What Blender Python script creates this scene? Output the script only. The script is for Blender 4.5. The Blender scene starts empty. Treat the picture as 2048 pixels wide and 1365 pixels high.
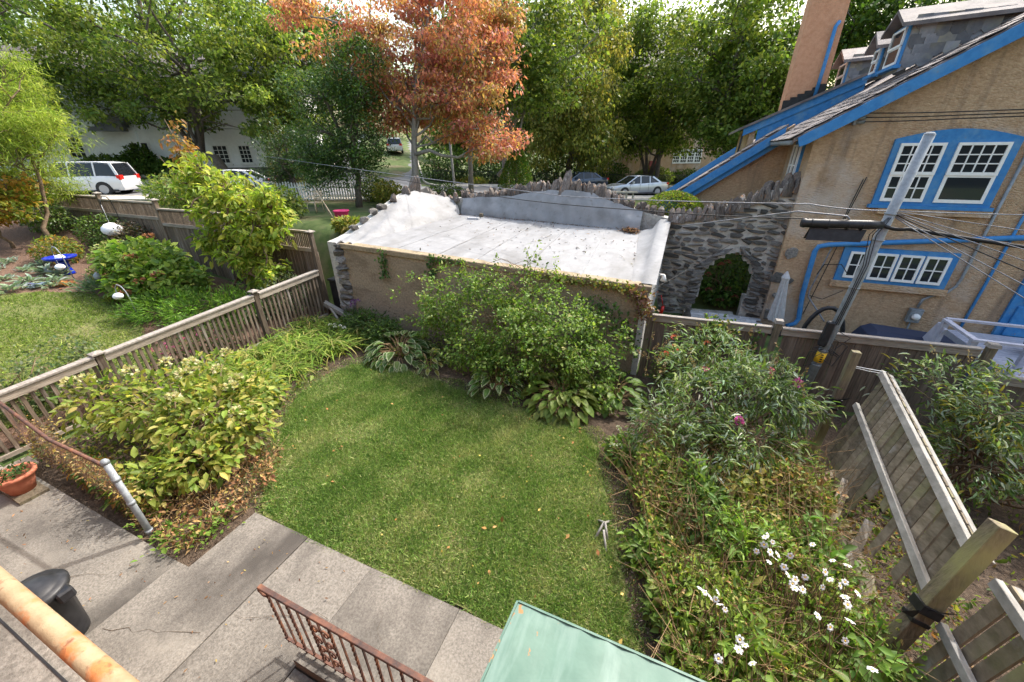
import bpy, math, random
import numpy as np
from mathutils import Vector, Matrix, Quaternion

# ------------------------------------------------------------------ camera, sky, sun, exposure
scene = bpy.context.scene
R = math.radians
CAM = Vector((0, 0, 5.2))
def _cam():
    f, p, y, r = 768.0, R(26.1), R(-23.2), R(-0.45)
    fw = Vector((math.sin(y)*math.cos(p), math.cos(y)*math.cos(p), -math.sin(p)))
    ri = Vector((math.cos(y), -math.sin(y), 0)); up = ri.cross(fw)
    rt = ri*math.cos(r) + up*math.sin(r); u2 = -ri*math.sin(r) + up*math.cos(r)
    cd = bpy.data.cameras.new('camera'); co = bpy.data.objects.new('camera', cd)
    scene.collection.objects.link(co)
    cd.sensor_fit = 'HORIZONTAL'; cd.sensor_width = 36.0; cd.lens = f/2048*36
    cd.clip_start = 0.05; cd.clip_end = 3000
    m = Matrix((rt, u2, -fw)).transposed().to_4x4(); m.translation = CAM
    co.matrix_world = m
    scene.camera = co
_cam()
SUN_AZ, SUN_EL = math.atan2(0.44, 0.90), R(51)
world = bpy.data.worlds.new('World'); scene.world = world; world.use_nodes = True
nt = world.node_tree; nt.nodes.clear()
sky = nt.nodes.new('ShaderNodeTexSky'); sky.sky_type = 'NISHITA'; sky.sun_disc = False
sky.sun_elevation = SUN_EL; sky.sun_rotation = SUN_AZ; sky.altitude = 50; sky.dust_density = 6.0; sky.air_density = 1.8; sky.ozone_density = 1.6
bg = nt.nodes.new('ShaderNodeBackground'); bg.inputs[1].default_value = 0.15
wo = nt.nodes.new('ShaderNodeOutputWorld')
nt.links.new(sky.outputs[0], bg.inputs[0]); nt.links.new(bg.outputs[0], wo.inputs[0])
sd = bpy.data.lights.new('sun', 'SUN'); sd.energy = 2.0; sd.angle = R(1.0); sd.color = (1.0, 0.98, 0.945)
so = bpy.data.objects.new('sun', sd); scene.collection.objects.link(so)
sv = Vector((math.sin(SUN_AZ)*math.cos(SUN_EL), math.cos(SUN_AZ)*math.cos(SUN_EL), math.sin(SUN_EL)))
so.rotation_euler = sv.to_track_quat('Z', 'Y').to_euler(); so.location = (0, 0, 40)
vs = scene.view_settings
vs.view_transform = 'Standard'; vs.look = 'None'; vs.exposure = 1.5; vs.gamma = 1.0; vs.use_curve_mapping = False
scene.cycles.max_bounces = 6; scene.cycles.diffuse_bounces = 3; scene.cycles.glossy_bounces = 2
scene.cycles.transmission_bounces = 4; scene.cycles.transparent_max_bounces = 6
scene.cycles.use_denoising = True
scene.cycles.caustics_reflective = False; scene.cycles.caustics_refractive = False

# ------------------------------------------------------------------ object helpers
COL = scene.collection
WL = {}                                     # world position of an object's own origin
def tag(o, label=None, cat=None, group=None, kind=None):
    if label: o['label'] = label
    if cat: o['category'] = cat
    if group: o['group'] = group
    if kind: o['kind'] = kind
    return o
def thing(name, label, cat, loc=(0, 0, 0), group=None):
    o = bpy.data.objects.new(name, None); COL.objects.link(o)
    o.empty_display_size = 0.2
    o.location = loc; WL[o] = Vector(loc)
    return tag(o, label, cat, group)
def link(name, me, parent=None, loc=None, rot=None, scl=None):
    """an object from mesh data; loc is a world position"""
    o = bpy.data.objects.new(name, me); COL.objects.link(o)
    w = Vector(loc) if loc is not None else (WL[parent].copy() if parent else Vector((0, 0, 0)))
    WL[o] = w
    if parent:
        o.parent = parent; o.location = w - WL[parent]
    else:
        o.location = w
    if rot is not None:
        if isinstance(rot, Matrix): o.rotation_euler = rot.to_euler()
        elif isinstance(rot, Quaternion): o.rotation_euler = rot.to_euler()
        else: o.rotation_euler = rot
    if scl is not None: o.scale = scl
    return o
def copy_thing(src, loc, rotz=0.0, scl=1.0, label=None):
    c = src.copy(); COL.objects.link(c); c.location = loc; c.rotation_euler.z = rotz; c.scale = (scl, scl, scl)
    WL[c] = Vector(loc)
    if label: c['label'] = label
    for ch in [o for o in COL.objects if o.parent == src]:
        d = ch.copy(); COL.objects.link(d); d.parent = c
        for g in [o for o in COL.objects if o.parent == ch]:
            e = g.copy(); COL.objects.link(e); e.parent = d
    return c

class MB:
    """collects shapes in world coordinates, builds one mesh object"""
    def __init__(s): s.v = []; s.f = []; s.m = []; s.sm = []
    def add(s, vs, fs, mi=0, smooth=False):
        b = len(s.v); s.v += [tuple(v) for v in vs]
        for f in fs: s.f.append(tuple(i+b for i in f)); s.m.append(mi); s.sm.append(smooth)
    def hexa(s, p, mi=0):     # 4 bottom (ccw from above), 4 top
        s.add(p, [(3, 2, 1, 0), (4, 5, 6, 7), (0, 1, 5, 4), (1, 2, 6, 5), (2, 3, 7, 6), (3, 0, 4, 7)], mi)
    def box(s, x0, x1, y0, y1, z0, z1, mi=0):
        s.hexa([(x0, y0, z0), (x1, y0, z0), (x1, y1, z0), (x0, y1, z0), (x0, y0, z1), (x1, y0, z1), (x1, y1, z1), (x0, y1, z1)], mi)
    def obox(s, o, u, v, n, a0, a1, b0, b1, c0, c1, mi=0):
        o, u, v, n = Vector(o), Vector(u), Vector(v), Vector(n)
        P = lambda a, b, c: o+u*a+v*b+n*c
        pts = [P(a0, b0, c0), P(a1, b0, c0), P(a1, b0, c1), P(a0, b0, c1), P(a0, b1, c0), P(a1, b1, c0), P(a1, b1, c1), P(a0, b1, c1)]
        fs = [(3, 2, 1, 0), (4, 5, 6, 7), (0, 1, 5, 4), (1, 2, 6, 5), (2, 3, 7, 6), (3, 0, 4, 7)]
        if u.cross(v).dot(n) > 0: fs = [tuple(reversed(f)) for f in fs]
        s.add(pts, fs, mi)
    def beam(s, a, b, w, h, up=(0, 0, 1), mi=0):   # bar from a to b, w sideways, h along up
        a, b = Vector(a), Vector(b); d = (b-a).normalized(); up = Vector(up)
        sd = d.cross(up)
        if sd.length < 1e-4: sd = d.cross(Vector((1, 0, 0)))
        sd.normalize(); u = sd.cross(d)
        pts = []
        for p in (a, b):
            for i, j in ((-1, -1), (1, -1), (1, 1), (-1, 1)): pts.append(p+sd*i*w/2+u*j*h/2)
        s.add(pts, [(0, 1, 2, 3), (7, 6, 5, 4), (4, 5, 1, 0), (5, 6, 2, 1), (6, 7, 3, 2), (7, 4, 0, 3)], mi)
    def tube(s, pts, rad, n=8, cap=True, mi=0, smooth=True):
        pts = [Vector(p) for p in pts]
        if not hasattr(rad, '__len__'): rad = [rad]*len(pts)
        rings = []; prev = None
        for i, p in enumerate(pts):
            d = (pts[min(i+1, len(pts)-1)]-pts[max(i-1, 0)])
            if d.length < 1e-6: d = Vector((0, 0, 1))
            d.normalize()
            if prev is None:
                a = Vector((0, 0, 1)) if abs(d.z) < .9 else Vector((1, 0, 0))
                sd = d.cross(a).normalized()
            else:
                sd = prev-d*prev.dot(d)
                sd = sd.normalized() if sd.length > 1e-5 else d.orthogonal().normalized()
            prev = sd; u = d.cross(sd)
            rings.append([p+(sd*math.cos(2*math.pi*k/n)+u*math.sin(2*math.pi*k/n))*rad[i] for k in range(n)])
        vs = [q for r_ in rings for q in r_]; fs = []
        for i in range(len(rings)-1):
            for k in range(n):
                fs.append((i*n+k, i*n+(k+1) % n, (i+1)*n+(k+1) % n, (i+1)*n+k))
        if cap: fs += [tuple(reversed(range(n))), tuple(range((len(rings)-1)*n, len(rings)*n))]
        s.add(vs, fs, mi, smooth)
    def lathe(s, c, prof, n=20, mi=0, cap=True, smooth=True, sx=1, sy=1):
        c = Vector(c); vs = []; fs = []
        for r_, z in prof:
            for k in range(n): vs.append(c+Vector((r_*sx*math.cos(2*math.pi*k/n), r_*sy*math.sin(2*math.pi*k/n), z)))
        for i in range(len(prof)-1):
            for k in range(n): fs.append((i*n+k, i*n+(k+1) % n, (i+1)*n+(k+1) % n, (i+1)*n+k))
        if cap: fs += [tuple(reversed(range(n))), tuple(range((len(prof)-1)*n, len(prof)*n))]
        s.add(vs, fs, mi, smooth)
    def prism(s, poly, vec, mi=0):     # polygon (3-D points) extruded along vec
        n = len(poly); vec = Vector(vec); a = [Vector(p) for p in poly]; b = [p+vec for p in a]
        nrm = Vector((0, 0, 0))
        for i in range(n): nrm += a[i].cross(a[(i+1) % n])
        fs = [tuple(reversed(range(n))), tuple(range(n, 2*n))]+[(i, (i+1) % n, n+(i+1) % n, n+i) for i in range(n)]
        if nrm.dot(vec) < 0: fs = [tuple(reversed(f)) for f in fs]
        s.add(a+b, fs, mi)
    def mesh(s, name, mats, origin=(0, 0, 0)):
        me = bpy.data.meshes.new(name); o = Vector(origin)
        me.from_pydata([(v[0]-o.x, v[1]-o.y, v[2]-o.z) for v in s.v], [], s.f)
        for m in (mats if isinstance(mats, (list, tuple)) else [mats]): me.materials.append(m)
        me.polygons.foreach_set('material_index', s.m); me.polygons.foreach_set('use_smooth', s.sm)
        me.update(); return me
    def build(s, name, mats, parent=None, bevel=0):
        org = WL[parent] if parent else Vector((0, 0, 0))
        o = link(name, s.mesh(name, mats, org), parent)
        if bevel:
            md = o.modifiers.new('bevel', 'BEVEL'); md.width = bevel; md.segments = 1; md.limit_method = 'ANGLE'
        return o
def solo(name, mb, mats, label, cat, group=None, base=(0, 0, 0), bevel=0):
    """a thing that is one mesh, its origin at its base"""
    o = link(name, mb.mesh(name, mats, base), None, base)
    if bevel:
        md = o.modifiers.new('bevel', 'BEVEL'); md.width = bevel; md.segments = 1; md.limit_method = 'ANGLE'
    return tag(o, label, cat, group)
def setting(name, mb, mats, kind='structure', base=(0, 0, 0)):
    o = link(name, mb.mesh(name, mats, base), None, base); o['kind'] = kind; return o

# ------------------------------------------------------------------ materials
def pm(name, c1, c2, scale=6, detail=6, rough=.85, bump=0., bscale=None, stretch=(1, 1, 1), stain=None, rnd=0., metal=0., spec=.3, dist=.01, contrast=(.35, .65), stain2=None):
    m = bpy.data.materials.new(name); m.use_nodes = True; t = m.node_tree; N = t.nodes; L = t.links
    b = N['Principled BSDF']; b.inputs['Roughness'].default_value = rough; b.inputs['Metallic'].default_value = metal
    b.inputs['Specular IOR Level'].default_value = spec
    tc = N.new('ShaderNodeTexCoord'); oi = N.new('ShaderNodeObjectInfo')
    off = N.new('ShaderNodeVectorMath'); off.operation = 'MULTIPLY_ADD'
    cb = N.new('ShaderNodeCombineXYZ')
    for i in range(3): L.new(oi.outputs['Random'], cb.inputs[i])
    off.inputs[1].default_value = (37, 23, 51); L.new(cb.outputs[0], off.inputs[0]); L.new(tc.outputs['Object'], off.inputs[2])
    mp = N.new('ShaderNodeMapping'); mp.inputs['Scale'].default_value = stretch; L.new(off.outputs[0], mp.inputs[0])
    nz = N.new('ShaderNodeTexNoise'); nz.inputs['Scale'].default_value = scale; nz.inputs['Detail'].default_value = detail; nz.inputs['Roughness'].default_value = .65
    L.new(mp.outputs[0], nz.inputs[0])
    cr = N.new('ShaderNodeValToRGB'); cr.color_ramp.elements[0].position = contrast[0]; cr.color_ramp.elements[1].position = contrast[1]
    cr.color_ramp.elements[0].color = (*c1, 1); cr.color_ramp.elements[1].color = (*c2, 1)
    L.new(nz.outputs[0], cr.inputs[0]); out = cr.outputs[0]
    for st in (stain, stain2):
        if not st: continue
        col, sc, lo, hi, strc = st
        mp2 = N.new('ShaderNodeMapping'); mp2.inputs['Scale'].default_value = strc; L.new(off.outputs[0], mp2.inputs[0])
        n2 = N.new('ShaderNodeTexNoise'); n2.inputs['Scale'].default_value = sc; n2.inputs['Detail'].default_value = 5; n2.inputs['Roughness'].default_value = .6
        L.new(mp2.outputs[0], n2.inputs[0])
        mr = N.new('ShaderNodeMapRange'); mr.inputs[1].default_value = lo; mr.inputs[2].default_value = hi; L.new(n2.outputs[0], mr.inputs[0])
        mx = N.new('ShaderNodeMix'); mx.data_type = 'RGBA'; L.new(mr.outputs[0], mx.inputs[0]); L.new(out, mx.inputs[6]); mx.inputs[7].default_value = (*col, 1)
        out = mx.outputs[2]
    if rnd:
        hs = N.new('ShaderNodeHueSaturation'); mr = N.new('ShaderNodeMapRange'); L.new(oi.outputs['Random'], mr.inputs[0])
        mr.inputs[3].default_value = 1-rnd; mr.inputs[4].default_value = 1+rnd; L.new(mr.outputs[0], hs.inputs['Value']); L.new(out, hs.inputs['Color']); out = hs.outputs[0]
    L.new(out, b.inputs['Base Color'])
    if bump:
        n3 = N.new('ShaderNodeTexNoise'); n3.inputs['Scale'].default_value = bscale or scale; n3.inputs['Detail'].default_value = 4; L.new(mp.outputs[0], n3.inputs[0])
        bp = N.new('ShaderNodeBump'); bp.inputs['Strength'].default_value = bump; bp.inputs['Distance'].default_value = dist; L.new(n3.outputs[0], bp.inputs['Height']); L.new(bp.outputs[0], b.inputs['Normal'])
    return m
def leafmat(name, rough=.45, trans=.35, spec=.35, tint=(1, 1, 1)):
    m = bpy.data.materials.new(name); m.use_nodes = True; t = m.node_tree; N = t.nodes; L = t.links
    b = N['Principled BSDF']; b.inputs['Roughness'].default_value = rough; b.inputs['Specular IOR Level'].default_value = spec
    at = N.new('ShaderNodeAttribute'); at.attribute_name = 'col'
    L.new(at.outputs['Color'], b.inputs['Base Color'])
    if trans:
        tr = N.new('ShaderNodeBsdfTranslucent'); mx = N.new('ShaderNodeMixShader'); mx.inputs[0].default_value = trans
        hs = N.new('ShaderNodeMix'); hs.data_type = 'RGBA'; hs.blend_type = 'MULTIPLY'; hs.inputs[0].default_value = 1
        L.new(at.outputs['Color'], hs.inputs[6]); hs.inputs[7].default_value = (1.08, 1.14, .62, 1)
        L.new(hs.outputs[2], tr.inputs[0]); L.new(b.outputs[0], mx.inputs[1]); L.new(tr.outputs[0], mx.inputs[2])
        L.new(mx.outputs[0], N['Material Output'].inputs[0])
    return m
def glassmat(name, col=(.02, .025, .03), rough=.04):
    m = bpy.data.materials.new(name); m.use_nodes = True; b = m.node_tree.nodes['Principled BSDF']
    b.inputs['Base Color'].default_value = (*col, 1); b.inputs['Roughness'].default_value = rough; b.inputs['Specular IOR Level'].default_value = .5
    return m
M = {}
M['stucco'] = pm('tan_stucco', (.40, .26, .15), (.57, .40, .255), 16, 9, .95, 1.0, 26, dist=.05, stretch=(.8, .8, 1.5), stain=((.21, .15, .105), 1.5, .53, .72, (1.7, 1, .16)), stain2=((.54, .46, .39), .8, .50, .72, (1, 1, 1)))
M['stucco_pink'] = pm('salmon_stucco', (.50, .25, .14), (.60, .33, .20), 9, 8, .95, .8, 30, dist=.025)
M['gar_wall'] = pm('garage_roughcast', (.235, .185, .125), (.40, .32, .225), 17, 8, .96, 1.0, 38, dist=.03, stain=((.13, .09, .06), 1.1, .52, .75, (.6, 1, 1.6)))
M['gar_white'] = pm('white_roughcast', (.36, .35, .33), (.50, .49, .47), 20, 8, .95, 1.0, 45, dist=.02)
M['coping'] = pm('concrete_coping', (.22, .17, .11), (.36, .29, .19), 18, 8, .95, .8, 50, dist=.012, stain=((.10, .08, .055), 3, .5, .75, (1, 1, 1)))
M['membrane'] = pm('white_roof_membrane', (.225, .227, .232), (.275, .277, .281), 3, 6, .65, .25, 5, dist=.03, stain=((.165, .163, .16), 1.1, .48, .72, (1, .5, 1)), stain2=((.13, .12, .105), 7, .61, .8, (1, 1, 1)))
M['blue'] = pm('blue_paint', (.030, .17, .42), (.05, .225, .50), 9, 6, .65, .25, 24, stain=((.12, .27, .44), 3, .5, .75, (1, 1, 1)), stain2=((.20, .19, .17), 16, .66, .70, (1, 1, 1)))
M['white'] = pm('white_paint', (.72, .72, .70), (.82, .82, .80), 8, 4, .55, .05)
M['lilac'] = pm('grey_lilac_deck_paint', (.36, .36, .43), (.46, .46, .53), 9, 5, .7, .1, stain=((.55, .55, .6), 5, .55, .8, (1, 1, 1)))
M['glass'] = glassmat('window_glass')
M['curtain'] = pm('dim_room', (.02, .018, .016), (.05, .045, .04), 3, 3, .9)
M['slate'] = pm('roof_slate', (.085, .076, .076), (.175, .152, .148), 3, 6, .75, .4, 14, rnd=.38, stain=((.22, .185, .165), 2, .5, .8, (1, 1, 1)))
M['slate2'] = pm('mixed_slate', (.11, .115, .13), (.21, .21, .22), 2.5, 6, .7, .4, 12, rnd=.45, stain=((.30, .27, .18), 1.1, .5, .7, (1, 1, 1)))
M['stone'] = pm('grey_schist', (.085, .08, .074), (.25, .232, .208), 7, 7, .85, .9, 16, dist=.03, rnd=.6, stretch=(1, 1, 2.2), stain=((.26, .235, .20), 2.2, .55, .75, (1, 1, 1)))
M['rust_stone'] = pm('brown_schist', (.07, .06, .055), (.24, .20, .17), 6, 7, .85, .9, 14, dist=.03, rnd=.4, stretch=(2.2, 2.2, .7), stain=((.30, .145, .06), 2.0, .58, .7, (1, 1, 1)), stain2=((.40, .385, .36), 2.6, .60, .72, (1, 1, 1)))
M['mortar'] = pm('lime_mortar', (.36, .34, .30), (.56, .54, .49), 9, 7, .95, .9, 22, dist=.03, stain=((.27, .25, .22), 1.4, .5, .75, (1, 1, 1)))
M['fence'] = pm('weathered_fence_wood', (.085, .062, .044), (.195, .15, .11), 8, 6, .85, .5, 16, stretch=(5, 5, .45), rnd=.3, stain=((.35, .32, .29), 3, .55, .8, (2, 2, .4)))
M['fence_x'] = pm('weathered_rail_wood', (.20, .165, .13), (.37, .32, .26), 8, 6, .85, .5, 16, stretch=(.5, .5, 5), rnd=.12, stain=((.44, .42, .39), 2.5, .55, .8, (.4, .4, 3)))
M['darkfence'] = pm('brown_stained_boards', (.085, .062, .047), (.17, .13, .10), 7, 6, .8, .5, 14, stretch=(5, 5, .35), rnd=.22, stain=((.22, .185, .15), 2, .55, .85, (3, 3, .3)))
M['railtop'] = pm('pale_weathered_rail', (.20, .178, .155), (.33, .30, .268), 8, 6, .85, .4, 16, stretch=(.5, 3, 3), rnd=.1)
M['timber'] = pm('post_timber', (.09, .072, .05), (.215, .175, .12), 7, 7, .8, .4, 14, stretch=(6, 6, .5), stain=((.28, .27, .11), 1.5, .5, .72, (1, 1, .6)))
M['grey_timber'] = pm('mossy_grey_boards', (.12, .095, .062), (.25, .205, .145), 8, 7, .85, .6, 16, stretch=(5, .5, .5), rnd=.3, stain=((.20, .20, .09), 1.3, .5, .75, (1, 1, 1)), stain2=((.42, .40, .37), 3, .58, .78, (2, .6, .6)))
M['silver_timber'] = pm('silvery_batten', (.20, .19, .17), (.33, .315, .285), 8, 6, .85, .5, 18, stretch=(2, .5, .5), stain=((.2, .19, .16), 3, .56, .75, (1, 1, 1)))
M['concrete'] = pm('aged_concrete', (.112, .100, .085), (.225, .204, .176), 38, 10, .95, .6, 90, dist=.008, stain=((.06, .053, .046), .9, .42, .66, (1, .6, 1)), stain2=((.29, .262, .22), .6, .50, .76, (.7, 1, 1)))
M['soil'] = pm('garden_soil', (.045, .031, .021), (.125, .088, .060), 22, 8, .97, 1.0, 60, dist=.03, stain=((.20, .15, .105), 9, .6, .8, (1, 1, 1)))
M['mulch'] = pm('bark_mulch', (.085, .05, .034), (.21, .13, .09), 30, 8, .97, 1.0, 60, dist=.03)
M['turf'] = pm('lawn_ground', (.08, .10, .025), (.15, .155, .05), 12, 8, .97, .6, 60, dist=.02, stain=((.20, .16, .08), 1.6, .58, .78, (1, 1, 1)))
M['farground'] = pm('street_side_ground', (.04, .07, .016), (.09, .12, .035), 2, 8, .97, .5, 20, stain=((.17, .13, .085), .35, .5, .7, (1, 1, 1)))
M['asphalt'] = pm('pale_asphalt', (.12, .12, .128), (.18, .18, .19), 14, 8, .9, .3, 40, stain=((.16, .16, .165), .4, .5, .75, (1, 1, 1)))
M['sidewalk'] = pm('sidewalk_concrete', (.36, .33, .28), (.50, .46, .40), 6, 7, .9, .2)
M['galv'] = pm('galvanised_steel', (.20, .22, .235), (.30, .325, .345), 12, 6, .55, .1, 30, metal=.2, stain=((.16, .175, .185), 2.5, .5, .75, (1, 1, .4)))
M['black'] = pm('black_plastic', (.012, .012, .014), (.03, .03, .033), 8, 4, .42, .1)
M['wire'] = pm('black_cable', (.012, .012, .013), (.022, .022, .024), 8, 2, .6)
M['wire_grey'] = pm('grey_cable', (.14, .145, .16), (.24, .25, .27), 8, 2, .5)
M['yellow'] = pm('yellow_tag', (.75, .42, .02), (.85, .52, .04), 6, 2, .6)
M['iron'] = pm('rusty_wrought_iron', (.05, .035, .032), (.15, .068, .045), 9, 7, .7, .4, 30, stain=((.24, .10, .05), 3, .5, .72, (1, 1, 1)))
M['blackiron'] = pm('black_iron', (.012, .012, .013), (.03, .03, .03), 9, 4, .5)
M['rustpipe'] = pm('flaking_rusty_pipe', (.24, .175, .10), (.32, .245, .15), 8, 7, .75, .5, 26, stain=((.40, .15, .05), 6, .50, .60, (1, 1, 1)), stain2=((.16, .06, .03), 13, .58, .68, (1, 1, 1)))
M['green_paint'] = pm('green_painted_sheet', (.062, .125, .097), (.09, .165, .13), 3, 6, .5, .25, 4, dist=.03, stain=((.15, .225, .195), 2.2, .50, .72, (2.5, .4, 1)), stain2=((.26, .13, .045), 9, .635, .67, (1, .6, 1)))
M['terracotta'] = pm('terracotta', (.42, .13, .075), (.52, .19, .11), 9, 5, .8, .2)
M['blueglaze'] = pm('cobalt_glaze', (.006, .02, .28), (.012, .035, .40), 6, 3, .15, 0)
M['paper'] = pm('white_lantern', (.74, .74, .76), (.84, .84, .85), 40, 3, .7, .2, stretch=(.2, .2, 3))
M['pink'] = pm('pink_plastic', (.55, .03, .14), (.65, .05, .19), 5, 3, .4)
M['cream'] = pm('cream_metal', (.50, .38, .25), (.62, .49, .34), 9, 5, .6, stain=((.3, .16, .09), 8, .6, .7, (1, 1, 1)))
M['canvas'] = pm('grey_canvas', (.42, .42, .42), (.54, .54, .54), 12, 5, .85, .2)
M['whitehouse'] = pm('white_render', (.78, .78, .78), (.86, .86, .86), 4, 6, .9, .2)
M['paver'] = pm('grey_paver', (.36, .36, .37), (.50, .50, .51), 8, 6, .85, .3, rnd=.25)
M['bark'] = pm('tree_bark', (.07, .055, .045), (.17, .145, .12), 8, 7, .9, .9, 14, dist=.04, stretch=(3, 3, .6))
M['bark_grey'] = pm('smooth_grey_bark', (.17, .155, .135), (.30, .275, .24), 6, 7, .9, .6, 14, dist=.03, stretch=(2, 2, .8))
M['twig'] = pm('brown_twig', (.10, .065, .04), (.20, .145, .09), 12, 4, .9)
M['drystem'] = pm('dry_stem', (.24, .155, .08), (.38, .26, .14), 12, 4, .9)
M['leaf'] = leafmat('leaf', .5, .5)
M['glossy'] = leafmat('glossy_leaf', .38, .34, .4)
M['matte'] = leafmat('matte_leaf', .75, .4, .2)
M['petal'] = leafmat('petal', .7, .35, .2)
M['grass'] = leafmat('grass_blade', .6, .42, .25)
M['litter'] = leafmat('dry_litter', .85, .1, .1)
def flat(name, col, rough=.5, metal=0., coat=0.):
    m = bpy.data.materials.new(name); m.use_nodes = True; b = m.node_tree.nodes['Principled BSDF']
    b.inputs['Base Color'].default_value = (*col, 1); b.inputs['Roughness'].default_value = rough; b.inputs['Metallic'].default_value = metal; b.inputs['Coat Weight'].default_value = coat
    return m
M['car_white'] = flat('white_car_paint', (.60, .61, .63), .3, 0, .6)
M['car_silver'] = flat('silver_car_paint', (.46, .48, .51), .32, .5, .6)
M['car_dark'] = flat('dark_car_paint', (.03, .045, .08), .25, .2, .7)
M['carglass'] = glassmat('car_glass', (.012, .014, .018), .03)
M['tyre'] = flat('tyre_rubber', (.018, .018, .018), .8)
M['rim'] = flat('alloy_rim', (.36, .36, .38), .4, .3)
M['tail'] = flat('red_tail_lamp', (.6, .02, .015), .2)
M['chrome'] = flat('clear_lamp', (.7, .7, .72), .1, .3)
M['reddoor'] = flat('red_door_paint', (.22, .02, .02), .5)
M['anemone'] = flat('anemone_petal', (.52, .52, .50), .7)

# ------------------------------------------------------------------ foliage helpers
def unit(a): return a/np.maximum(np.linalg.norm(a, axis=-1, keepdims=True), 1e-9)
def rdir(rng, n): return unit(rng.normal(size=(n, 3)))
TMPL = {
    'kite': (np.array([(0, 0, 0), (1, .42, .05), (0, 1, -.06), (-1, .42, .05)], float), [(0, 1, 2, 3)]),
    'leaf': (np.array([(0, 0, 0), (.9, .3, .10), (.75, .65, .07), (0, 1, -.12), (-.75, .65, .07), (-.9, .3, .10), (0, .5, -.0)], float),
             [(0, 1, 2, 6), (6, 2, 3), (0, 6, 4, 5), (6, 3, 4)]),
    'hosta': (np.array([(0, 0, 0), (.75, .18, .10), (1, .45, .13), (.7, .78, .0), (0, 1, -.20), (-.7, .78, .0), (-1, .45, .13), (-.75, .18, .10), (0, .3, .02), (0, .65, .0)], float),
              [(0, 1, 2, 8), (8, 2, 3, 9), (9, 3, 4), (0, 8, 6, 7), (8, 9, 5, 6), (9, 4, 5)]),
    'blade': (np.array([(-.8, 0, 0), (.8, 0, 0), (-1, .35, .10), (1, .35, .10), (-.8, .7, .06), (.8, .7, .06), (0, 1, -.12)], float),
              [(0, 1, 3, 2), (2, 3, 5, 4), (4, 5, 6)]),
    'grass': (np.array([(-1, 0, 0), (1, 0, 0), (0, 1, 0)], float), [(0, 1, 2)]),
    'petal5': None,
}
def leaf_mesh(name, P, A, Nn, L, W, C, tmpl, mat):
    T, F = TMPL[tmpl]; n = len(P); k = len(T); C = np.array(C, float); C[:, 0] *= np.where(C[:, 1] > C[:, 0]*1.02, .95, 1.)
    A = unit(A); B = unit(np.cross(A, Nn)); Nn = np.cross(B, A)
    L = np.broadcast_to(np.asarray(L, float), (n,)); W = np.broadcast_to(np.asarray(W, float), (n,))
    V = (P[:, None, :] + B[:, None, :]*(T[None, :, 0:1]*(W/2)[:, None, None]) + A[:, None, :]*(T[None, :, 1:2]*L[:, None, None])
         + Nn[:, None, :]*(T[None, :, 2:3]*L[:, None, None])).reshape(-1, 3)
    idx = []; st = []; s0 = 0
    flat_f = [i for f in F for i in f]; sizes = [len(f) for f in F]; m = len(flat_f)
    loops = (np.arange(n)[:, None]*k + np.array(flat_f)[None, :]).reshape(-1)
    starts1 = np.cumsum([0]+sizes[:-1]); starts = (np.arange(n)[:, None]*m + starts1[None, :]).reshape(-1)
    me = bpy.data.meshes.new(name)
    me.vertices.add(n*k); me.vertices.foreach_set('co', V.astype(np.float32).ravel())
    me.loops.add(len(loops)); me.loops.foreach_set('vertex_index', loops.astype(np.int32))
    me.polygons.add(len(starts)); me.polygons.foreach_set('loop_start', starts.astype(np.int32))
    me.materials.append(mat)
    ca = me.attributes.new('col', 'FLOAT_COLOR', 'POINT')
    cc = np.ones((n, k, 4), np.float32); cc[:, :, :3] = C[:, None, :]
    if tmpl == 'hosta' and C.shape[1] == 3: pass
    ca.data.foreach_set('color', cc.ravel())
    me.update(calc_edges=True); me.validate()
    return me
def pick(rng, pal, n, jit=.18, w=None):
    pal = np.array(pal, float); i = rng.choice(len(pal), n, p=w)
    c = pal[i]*np.exp(rng.normal(size=(n, 1))*jit)
    return np.clip(c*np.exp(rng.normal(size=(n, 3))*jit*.3), .003, .95)
def foliage(name, mat, parent, P, A, Nn, L, W, C, tmpl='kite'):
    """P in world coordinates"""
    org = np.array(WL[parent]) if parent else np.zeros(3)
    return link(name, leaf_mesh(name, P-org, A, Nn, L, W, C, tmpl, M[mat]), parent)
def in_blobs(rng, blobs, n, bias=2.6):
    b = np.array([x[:6] for x in blobs], float)
    w = np.array([x[6] if len(x) > 6 else (x[3]*x[4]*x[5])**.67 for x in blobs]); w = w/w.sum()
    i = rng.choice(len(b), n, p=w); d = rdir(rng, n); r = rng.random(n)**(1/bias)
    return b[i, :3] + d*r[:, None]*b[i, 3:6], d, i
def curve_pts(a, b, bow, n=5, rng=None):
    a, b = np.array(a, float), np.array(b, float); t = np.linspace(0, 1, n)[:, None]
    p = a+(b-a)*t
    p[:, 2] += bow*np.sin(t[:, 0]*math.pi)
    if rng is not None: p[1:-1] += rng.normal(size=(n-2, 3))*np.linalg.norm(b-a)*.05
    return p
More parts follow.
